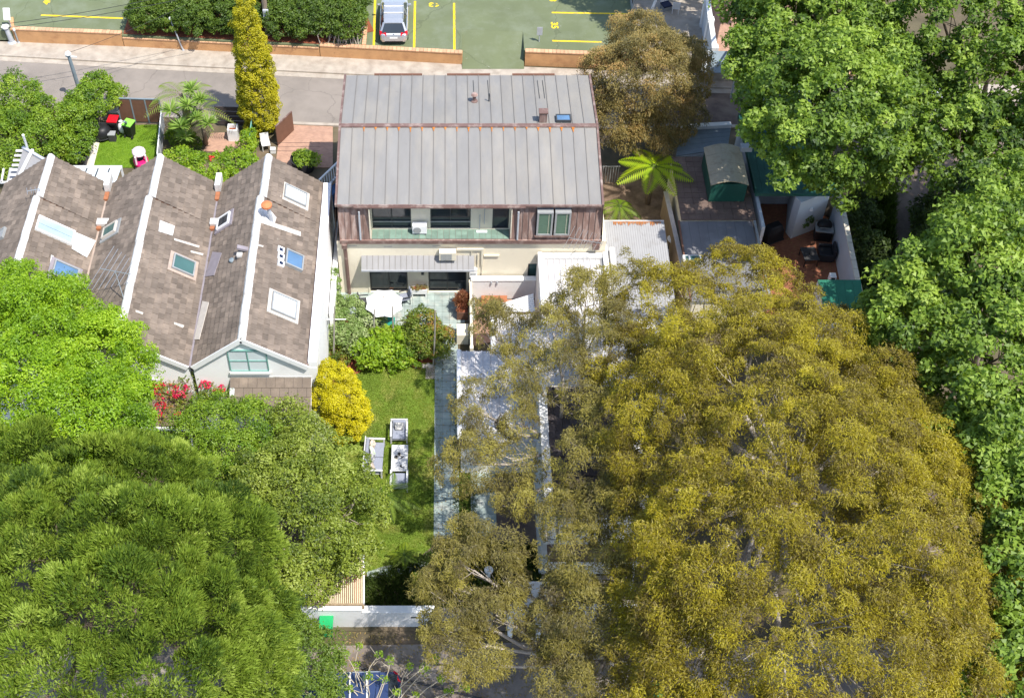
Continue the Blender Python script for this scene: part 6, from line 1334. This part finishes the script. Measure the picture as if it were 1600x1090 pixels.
tree('gum_tree', 'very large domed tree with gold green leaves covering the lower right', 'tree', G(1215,770), GOLD, LF['gold'], r0=.5, spacing=.66, cr=.46, lpc=270, L=.135, W=.036, mode='droop', seed=51, shape='tri', ntw=9, tone=.52, tvar=.17, lvar=.2, bark='bark_pale', zmin=-.2, inner=.15, keep=.96, jit=.15, holes=2.25, tw=.035)
OLIVE = [LB(775,515,6.5,1.0), LB(755,490,6,.7), LB(865,520,7.5,1.2), LB(915,470,8,1.3), LB(980,450,8.2,1.3), LB(955,545,8.5,1.4), LB(880,590,8.2,1.1), LB(820,560,7,.7), LB(805,605,7,.8), LB(745,640,6.8,1.1), LB(735,725,6.6,1.15), LB(800,720,7,.95), LB(810,660,7,.8), LB(915,720,8.4,1.4), LB(965,790,8.4,1.5), LB(965,660,8.4,1.2), LB(905,620,8.2,.8), LB(815,790,6.5,.95), LB(885,810,7.6,1.1), LB(930,880,8,1.4), LB(870,860,7.4,.8), LB(1000,860,8.4,1.2), LB(1005,700,8.6,1.0), LB(1010,540,8.6,1.1)]
tree('gum_tree', 'open crowned olive tree with pale twigs over the white sheet roofs', 'tree', G(900,740), OLIVE, LF['olive'], r0=.3, spacing=.55, cr=.40, lpc=170, L=.14, W=.033, mode='droop', seed=52, shape='tri', ntw=8, tone=.55, tvar=.18, bark='bark_pale', keep=.8, inner=.25, zmin=-.5, jit=.22, tw=.025, holes=1.1)
OL2 = [LB(740,890,6.6,1.5), LB(705,945,6.4,1.25), LB(775,960,6.2,1.0), LB(700,1000,6,.95), LB(745,1040,6,.7), LB(855,985,6.5,.9), LB(930,985,7.4,1.5), LB(890,930,7,.9), LB(985,960,8,1.4), LB(960,1060,7.4,1.5), LB(870,1060,6.6,.9), LB(795,905,6,.7), LB(1010,1030,8,1.3), LB(690,905,5.6,.7), LB(900,1085,7,1.0)]
tree('gum_tree', 'weeping olive brown tree crown over the forecourt and front wall', 'tree', G(990,1060), OL2, LF['olive'], r0=.3, spacing=.52, cr=.40, lpc=180, L=.15, W=.033, mode='droop', seed=53, shape='tri', ntw=7, tone=.5, tvar=.18, bark='bark_pale', keep=.84, inner=.3, zmin=-.5, jit=.26, tw=.025, holes=1.25)
# trees at the lower left
FIG = [LB(60,760,7.5,2.4), LB(160,780,8,2.4), LB(260,770,7.4,1.9), LB(90,870,9,2.8), LB(220,880,9.2,2.8), LB(330,860,7.8,2.2), LB(50,980,9,2.8), LB(170,990,9.6,2.9), LB(290,980,9,2.6), LB(370,960,7,1.8), LB(100,1090,9.4,2.8), LB(240,1090,9.4,2.8), LB(350,1060,8,2.2), LB(170,1060,9,2.4), LB(20,1050,9,2.4), LB(-40,860,8.6,2.6), LB(-40,1060,8.8,2.6)]
tree('fig_tree', 'huge green tree with brushed pointed leaves filling the lower left corner', 'tree', G(170,900), FIG, LF['fig'], r0=.5, spacing=.70, cr=.52, lpc=260, L=.20, W=.066, mode='spike', seed=54, shape='tri', ntw=4, tone=.54, tvar=.2, fuzz=.05, zmin=-.25, inner=.22, jit=.14, keep=.97, holes=2.2)
LIME = [LB(60,520,7.5,2.4), LB(150,570,7.2,2.1), LB(40,620,8,2.5), LB(130,660,8,2.3), LB(20,470,6.5,1.6), LB(178,632,6.4,1.4), LB(185,692,6.4,1.4), LB(60,710,7,2.0), LB(-30,560,7,2.2), LB(160,525,5.6,1.0), LB(95,465,5.6,.9)]
tree('ash_tree', 'vivid lime green tree in front of the far left terrace houses', 'tree', G(80,640), LIME, LF['lime'], r0=.34, spacing=.52, cr=.42, lpc=125, L=.15, W=.062, seed=55, ntw=5, tone=.55, tvar=.13, keep=.94, jit=.16)
tree('small_tree', 'yellow green shrubby tree with pale twigs in front of the white gable', 'tree', G(350,700), [LB(330,665,3.8,1.1), LB(390,665,3.8,1.1), LB(290,695,3.6,1.0), LB(420,690,3.6,1.0), LB(350,715,4.0,1.3), LB(300,745,3.8,1.1), LB(400,740,4.2,1.2), LB(340,630,3.4,.55), LB(395,625,3.2,.4), LB(310,640,3.0,.5)], LF['fresh'], r0=.14, spacing=.42, cr=.34, lpc=75, L=.12, W=.055, seed=56, ntw=8, tone=.56, tvar=.14, bark='twig', tw=.02, keep=.88, jit=.2, group=None)
GARD = [LB(480,700,4.8,1.15), LB(440,740,5,1.3), LB(530,740,5,1.2), LB(480,790,5.4,1.6), LB(550,800,4.8,1.2), LB(430,830,5.4,1.4), LB(510,835,5,1.2), LB(455,885,4.6,.8), LB(560,855,4,.7), LB(420,900,5,1.2), LB(555,862,4,.5), LB(400,760,5,1.2), LB(575,770,4,.6), LB(455,660,4.2,.7), LB(505,885,2.9,.62), LB(546,888,2.6,.42), LB(488,918,2.8,.5), LB(525,905,2.5,.34), LB(530,868,3,.55)]
tree('garden_tree', 'leafy mid green tree over the near left side of the lawn', 'tree', G(470,800), GARD, LF['sage'], r0=.2, spacing=.45, cr=.36, lpc=80, L=.13, W=.07, seed=57, ntw=7, tone=.54, tvar=.15, bark='twig', keep=.9, jit=.2, tw=.025, holes=1.4)
tree('small_tree', 'dark olive shrub tree at the bottom left of the lane by the green bin', 'tree', G(450,1030), [LB(420,990,4,1.3), LB(470,1030,3.6,1.2), LB(420,1060,4,1.4), LB(500,1050,3,.9), LB(380,1010,4.6,1.4), LB(480,1085,3.4,1.0), LB(440,950,3.2,.8), LB(470,985,2.4,.6)], LF['hedge'], r0=.14, spacing=.42, cr=.34, lpc=80, L=.13, W=.055, seed=58, ntw=6, tone=.72, tvar=.15, bark='twig', keep=.9)
# bougainvillea
p = G(270,610,3.2); bv = T('bougainvillea', 'bougainvillea with magenta red flowers over the verandah of the middle terrace', 'climber', G(285,660))
lo = [(G(235,600,3.2), (.8,.6,.5)), (G(275,605,3.3), (.9,.6,.6)), (G(300,590,3.4), (.6,.5,.6)), (G(255,625,3.0), (.8,.6,.5)), (G(325,605,3.3), (.6,.4,.45)), (G(275,650,2.6), (.7,.6,.6))]
crown('foliage', bv, LF['rust'], lo, .4, .26, 34, .11, .06, 'round', 61, keep=.7)
fl_, _ = crown('flowers', bv, LF['flower'], [(G(260,611,3.6), (.45,.35,.3)), (G(283,612,3.6), (.3,.25,.2)), (G(240,600,3.6), (.35,.3,.25)), (G(322,601,3.8), (.2,.15,.15)), (G(345,608,3.6), (.2,.15,.15)), (G(252,636,3.3), (.2,.2,.15)), (G(276,650,3.1), (.2,.2,.2))], .26, .15, 16, .11, .08, 'round', 62, keep=.75); stuff(fl_)
m_ = MB(); 
for l in lo: m_.tube([G(285,660), G(285,660).lerp(l[0], .6)+Vector((.2,0,.3)), l[0]], [.05,.04,.02], 5)
m_.build('stems', 'bark', bv)
# shrubs of the garden bed and the vine on the white wall
bush('variegated_shrub', 'pale variegated shrub against the white side wall by the patio', 'shrub', G(545,525), [LB(545,490,1.2,.75), LB(575,505,1.2,.7), LB(535,515,1.0,.8), LB(560,530,.9,.75), LB(525,485,1.2,.5)], LF['variegated'], seed=63, spacing=.3, cr=.22, lpc=60, L=.11, W=.06, tone=.55)
bush('climbing_vine', 'variegated vine climbing along the foot of the tall white side wall', 'climber', G(520,470), [LB(520,440,2.0,.28), LB(521,455,1.6,.32), LB(522,470,1.2,.36), LB(519,425,2.3,.2), LB(523,485,.8,.4)], LF['variegated'], seed=64, spacing=.24, cr=.17, lpc=40, L=.10, W=.055, tone=.45)
bush('lime_shrub', 'glossy lime green shrub in the middle of the garden bed', 'shrub', G(600,558), [LB(590,545,.9,.8), LB(614,538,1.0,.7), LB(572,552,.7,.62), LB(630,548,.7,.6), LB(602,562,.45,.45), LB(585,567,.35,.35)], LF['vine'], seed=65, spacing=.34, cr=.26, lpc=48, L=.17, W=.10, tone=.55, tvar=.16)
bush('red_tipped_shrub', 'round olive shrub with reddish tips at the right end of the garden bed', 'shrub', G(662,552), [LB(662,530,1.0,.95), LB(660,505,1.7,.72), LB(685,535,.9,.55), LB(645,545,.7,.6)], LF['rust'], seed=66, spacing=.32, cr=.24, lpc=52, L=.13, W=.06, tone=.5, tvar=.2)
bush('small_shrub', 'scrappy reddish green plants at the left side of the soil bed', 'shrub', G(527,560), [LB(524,545,.5,.4), LB(530,565,.4,.38), LB(540,590,.3,.3), LB(525,585,.4,.35)], LF['rust'], seed=67, spacing=.28, cr=.2, lpc=30, L=.10, W=.05, tone=.35)
bush('white_flowered_shrub', 'shrub dotted with white blooms at the corner of the white side wall', 'shrub', G(490,690), [LB(482,660,2.4,.6), LB(490,690,2.2,.7)], LF['variegated'], seed=68, spacing=.32, cr=.24, lpc=50, L=.10, W=.06, tone=.75)
# left yards
bush('garden_shrub', 'large rounded green shrub at the far left edge by the street', 'shrub', G(40,220), [LB(25,165,2.4,1.5), LB(60,190,2.2,1.3), LB(10,215,2.2,1.5), LB(55,225,1.8,1.2), LB(-30,180,2.4,1.6), LB(20,250,1.4,1.0), LB(80,215,1.4,.7)], LF['fresh'], seed=69, spacing=.5, cr=.36, lpc=80, L=.15, W=.07, tone=.55, tvar=.2)
bush('garden_shrub', 'low dry and green shrubbery under the palm and yuccas', 'shrub', G(285,222), [LB(282,215,.5,.5), LB(300,222,.4,.45), LB(272,205,.6,.4)], LF['fresh'], seed=93, spacing=.4, cr=.28, lpc=40, L=.2, W=.05, mode='spike', tone=.4)
bush('garden_shrub', 'leafy green shrub around the foot of the blue grey pole', 'shrub', G(130,190), [LB(150,140,1.9,.8), LB(135,160,2.0,.9), LB(115,180,1.9,.8), LB(165,155,1.6,.7), LB(185,150,1.4,.5)], LF['fresh'], seed=70, spacing=.4, cr=.3, lpc=60, L=.16, W=.08, tone=.5)
bush('garden_shrub', 'glossy green shrub between the curved pale edging and the left path', 'shrub', G(122,232), [LB(125,200,1.2,.75), LB(120,222,1.0,.75), LB(118,238,.7,.6)], LF['fresh'], seed=72, spacing=.4, cr=.3, lpc=55, L=.17, W=.08, tone=.5)
vp = T('vine_pergola', 'flat pergola covered by lime green vine behind the middle terrace roof', 'pergola', G(325,270))
q = [G(262,248,2.2), G(395,248,2.2), G(392,290,2.2), G(300,300,2.2)]
for k in range(6): MB().beam(Vector(q[0]).lerp(q[1], k/5), Vector(q[3]).lerp(q[2], k/5), .06, .1).build('beam', 'timber', vp)
for v in q: MB().box(v.x-.05,v.y-.05,0,v.x+.05,v.y+.05,2.1).build('post', 'timber', vp)
crown('vine', vp, LF['vine'], [(G(285,250,2.2), (1.1,.7,.35)), (G(330,262,2.2), (1.4,.9,.4)), (G(370,255,2.2), (1.1,.9,.4)), (G(350,285,2.2), (1.3,.7,.4)), (G(300,275,2.2), (1.0,.8,.35)), (G(388,225,1.4), (.35,.9,.7))], .36, .27, 55, .14, .08, 'round', 73, zmin=-.2, tone=.5)
crown('flowers', vp, LF['flower'], [(G(331,248,2.7), (.12,.1,.08))], .1, .08, 12, .08, .08, 'round', 74, tone=.9)
# fronds
def frond(mb_list, c, az, length, rise, droop, nl, ll, lw, tint, rg, curl=0.0, taper=True):
    d = Vector((math.cos(az), math.sin(az), 0)); s = Vector((-math.sin(az), math.cos(az), 0)); pts = []
    for i in range(13):
        f = i/12; pts.append(c + d*length*f + Vector((0,0,rise*f - droop*f*f)) + s*curl*f*f)
    P_, A_, N_, L_, W_, T_ = mb_list
    for i in range(nl):
        f = .06+.94*(i+.5)/nl; k = min(int(f*12), 11); u = f*12-k; p = pts[k].lerp(pts[k+1], u); t = (pts[k+1]-pts[k]).normalized()
        l = ll*(math.sin(math.pi*min(1, .16+f*.86))**.7 if taper else 1-.3*f)
        for sg in (-1, 1):
            a = (s*sg*.93 + t*.40 - Vector((0,0,.22))).normalized(); P_.append(p+a*l*.5); A_.append(a); N_.append((t.cross(a)*sg if False else Vector((0,0,1))+d*.1)); L_.append(l); W_.append(lw); T_.append(tint+rg.uniform(-.12,.12))
    return pts
def frond_plant(name, label, cat, c, base, n, length, rise, droop, nl, ll, lw, leaf, seed, trunk_r=.12, tone=.5, azs=None, trunk='bark'):
    rg = random.Random(seed); t = T(name, label, cat, base); c = Vector(c)
    MB().tube([Vector(base)-Vector((0,0,.1)), Vector(base).lerp(c,.5), c], [trunk_r*1.2, trunk_r, trunk_r*.9], 9).build('trunk', trunk, t, smooth=True)
    for k in range(n):
        az = azs[k] if azs else 2*math.pi*k/n+rg.uniform(-.2,.2); ml = [[],[],[],[],[],[]]
        pts = frond(ml, c, az, length*rg.uniform(.85,1.12), rise*rg.uniform(.7,1.2), droop*rg.uniform(.85,1.25), nl, ll, lw, tone+rg.uniform(-.15,.15), rg, rg.uniform(-.25,.25))
        P_, A_, N_, L_, W_, T_ = [np.array([tuple(q) if hasattr(q,'__len__') else q for q in x]) for x in ml]
        me = leaf_mesh('frond', LF[leaf], P_, unit(A_), unit(N_), L_, W_, T_, 'quad', tuple(base)); o = bpy.data.objects.new('frond', me); C.objects.link(o); o.parent = t; ORG[o.name] = Vector(base)
        MB().tube(pts, [.022*(1-i/14) for i in range(13)], 4).build('stalk', 'bark' if leaf == 'palm' else LF[leaf], o)
    return t
c = G(1022,260,2.9); frond_plant('tree_fern', 'bright lime tree fern with broad fronds beside the brown roof', 'tree fern', c, (c.x, c.y+.1, 0), 8, 2.3, .75, 1.1, 20, .62, .098, 'fern', 101, .14, .6, [R(a) for a in (8, 52, 112, 160, 205, 258, 292, 330)])
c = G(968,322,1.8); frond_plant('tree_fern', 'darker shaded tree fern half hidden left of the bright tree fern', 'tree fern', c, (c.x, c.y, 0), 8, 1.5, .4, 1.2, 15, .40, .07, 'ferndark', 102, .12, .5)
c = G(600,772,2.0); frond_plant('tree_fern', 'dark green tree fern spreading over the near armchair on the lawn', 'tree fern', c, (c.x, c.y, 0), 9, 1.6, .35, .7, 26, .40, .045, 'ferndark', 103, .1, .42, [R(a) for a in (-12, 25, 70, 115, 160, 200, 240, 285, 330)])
c = G(632,866,.6); frond_plant('fern', 'fresh green fern beside the end of the slate path', 'fern', c, (c.x, c.y, 0), 9, .75, .3, .45, 12, .22, .05, 'ferndark', 104, .06, .7)
c = G(283,148,3.2); frond_plant('palm', 'feathery palm with arching fronds behind the green turf', 'palm', c, (c.x, c.y, 0), 8, 2.3, 1.3, 1.9, 20, .60, .05, 'palm', 105, .14, .5)
c = G(312,172,2.6); frond_plant('palm', 'second palm with yellowing tips right of the feathery palm', 'palm', c, (c.x, c.y, 0), 7, 1.9, .9, 1.5, 17, .48, .05, 'palm', 106, .12, .6)
def rosette(parent, c, n, l, w, leaf, seed, tone=.55, up=.5):
    rg = np.random.default_rng(seed); a = rg.normal(0,1,(n,3)); a[:,2] = np.abs(a[:,2])*up+.05; a = unit(a); L_ = l*rg.uniform(.8,1.15,n)
    nrm = unit(np.array([0,0,1.])+rg.normal(0,.15,(n,3))); pos = np.array(c)+a*L_[:,None]*.52
    me = leaf_mesh('leaf_head', LF[leaf], pos, a, nrm, L_, np.full(n, w), tone+rg.normal(0,.14,n), 'quad', tuple(ORG.get(parent.name, Vector()))); o = bpy.data.objects.new('leaf_head', me); C.objects.link(o); o.parent = parent
yc = T('yucca', 'cluster of spiky yucca heads in front of the palm', 'yucca', G(295,200)); m_ = MB()
for k, (px, py, z) in enumerate(((299,140,4.2),(267,173,3.4),(293,165,3.8),(325,193,2.6),(283,198,2.6),(290,213,1.4),(313,155,3.9),(306,184,3.0))):
    q = G(px, py, z); rosette(yc, q, 70, .72 if k < 6 else .6, .095, 'yucca', 110+k, .62 if k != 4 else .4, .6); m_.tube([G(295,200), G(295,200).lerp(q,.6)+Vector((0,0,.3)), q], [.07,.06,.05], 6)
m_.build('stems', 'bark', yc)
pl = T('yucca', 'small dry spiky plants at the edge of the brick paved yard', 'yucca', G(290,222)); 
for k, (px, py) in enumerate(((280,222),(300,226),(288,232))): rosette(pl, G(px,py,.3), 36, .5, .05, 'palm', 130+k, .6, .8)
cy = T('cordyline', 'small bright lime spiky plant beside the cross path', 'cordyline', G(655,908)); rosette(cy, G(655,905,.7), 60, .42, .09, 'fern', 140, .6, .7); MB().tube([G(655,908), G(655,905,.7)], .04, 6).build('stem', 'bark', cy)
# bare branched shrub over the lane at the bottom edge
sh = T('bare_shrub', 'sparse shrub of pale bare branches and lime leaf tufts at the bottom edge', 'shrub', G(570,1130)); rg = random.Random(77); m_ = MB(); base = G(575,1125,.2)
tips = [(510,1018,2.6),(560,1010,2.8),(592,1022,2.8),(555,1040,2.4),(610,1030,3.0),(640,1040,2.6),(665,1045,2.4),(520,1050,2.2),(500,1075,2.0),(600,1060,2.4),(690,1060,2.2),(620,1080,2.0),(650,1085,2.0),(575,1055,2.6),(545,1075,1.8),(486,1068,2.0),(705,1080,2.0),(540,1020,3.0),(680,1030,2.8),(725,1075,1.8)]
for k, (px, py, z) in enumerate(tips):
    e = G(px, py, z); b0 = base+Vector((rg.uniform(-.5,1.3), rg.uniform(-.3,.2), 0)); mid = b0.lerp(e,.55)+Vector((rg.uniform(-.25,.25), rg.uniform(-.2,.2), rg.uniform(0,.4))); m_.tube([b0, mid, mid.lerp(e,.5)+Vector((rg.uniform(-.1,.1),0,.05)), e], [.03,.022,.016,.008], 5)
    for s in range(3):
        q = mid.lerp(e, rg.uniform(.3,.95)); q2 = q+Vector((rg.uniform(-.35,.35), rg.uniform(-.1,.4), rg.uniform(0,.3))); m_.tube([q, q2], [.012,.006], 4)
m_.build('branches', 'twig', sh)
crown('leaves', sh, LF['vine'], [(G(*tp), .09) for tp in tips], .12, .12, 9, .12, .05, 'round', 78, zmin=-1, tone=.5)
# leaf litter under the big trees
rg = np.random.default_rng(9)
def litter(poly, n, seed, z):
    g = np.random.default_rng(seed); xs = [p[0] for p in poly]; ys = [p[1] for p in poly]; pts = []
    while len(pts) < n:
        x, y = g.uniform(min(xs), max(xs)), g.uniform(min(ys), max(ys))
        if inside((x,y), poly): pts.append((x,y,z))
    c = np.array(pts); a = g.normal(0,1,(n,3)); a[:,2] *= .1; nr = np.array([0,0,1.])+g.normal(0,.2,(n,3))
    me = leaf_mesh('leaf_litter', LF['brown'], c, unit(a), unit(nr), .10*g.uniform(.6,1.5,n), np.full(n,.045), g.uniform(.3,1,n), 'quad', (0,0,0)); o = bpy.data.objects.new('leaf_litter', me); C.objects.link(o); stuff(o)
litter(P2((470,985),(1000,1000),(1000,1090),(470,1090)), 1500, 1, .02)
litter(P2((680,520),(745,520),(745,840),(680,840)), 260, 2, .06)
litter(P2((1060,300),(1330,300),(1430,480),(1200,480)), 700, 3, .03)

print('leaf triangles', LEAVES[0])
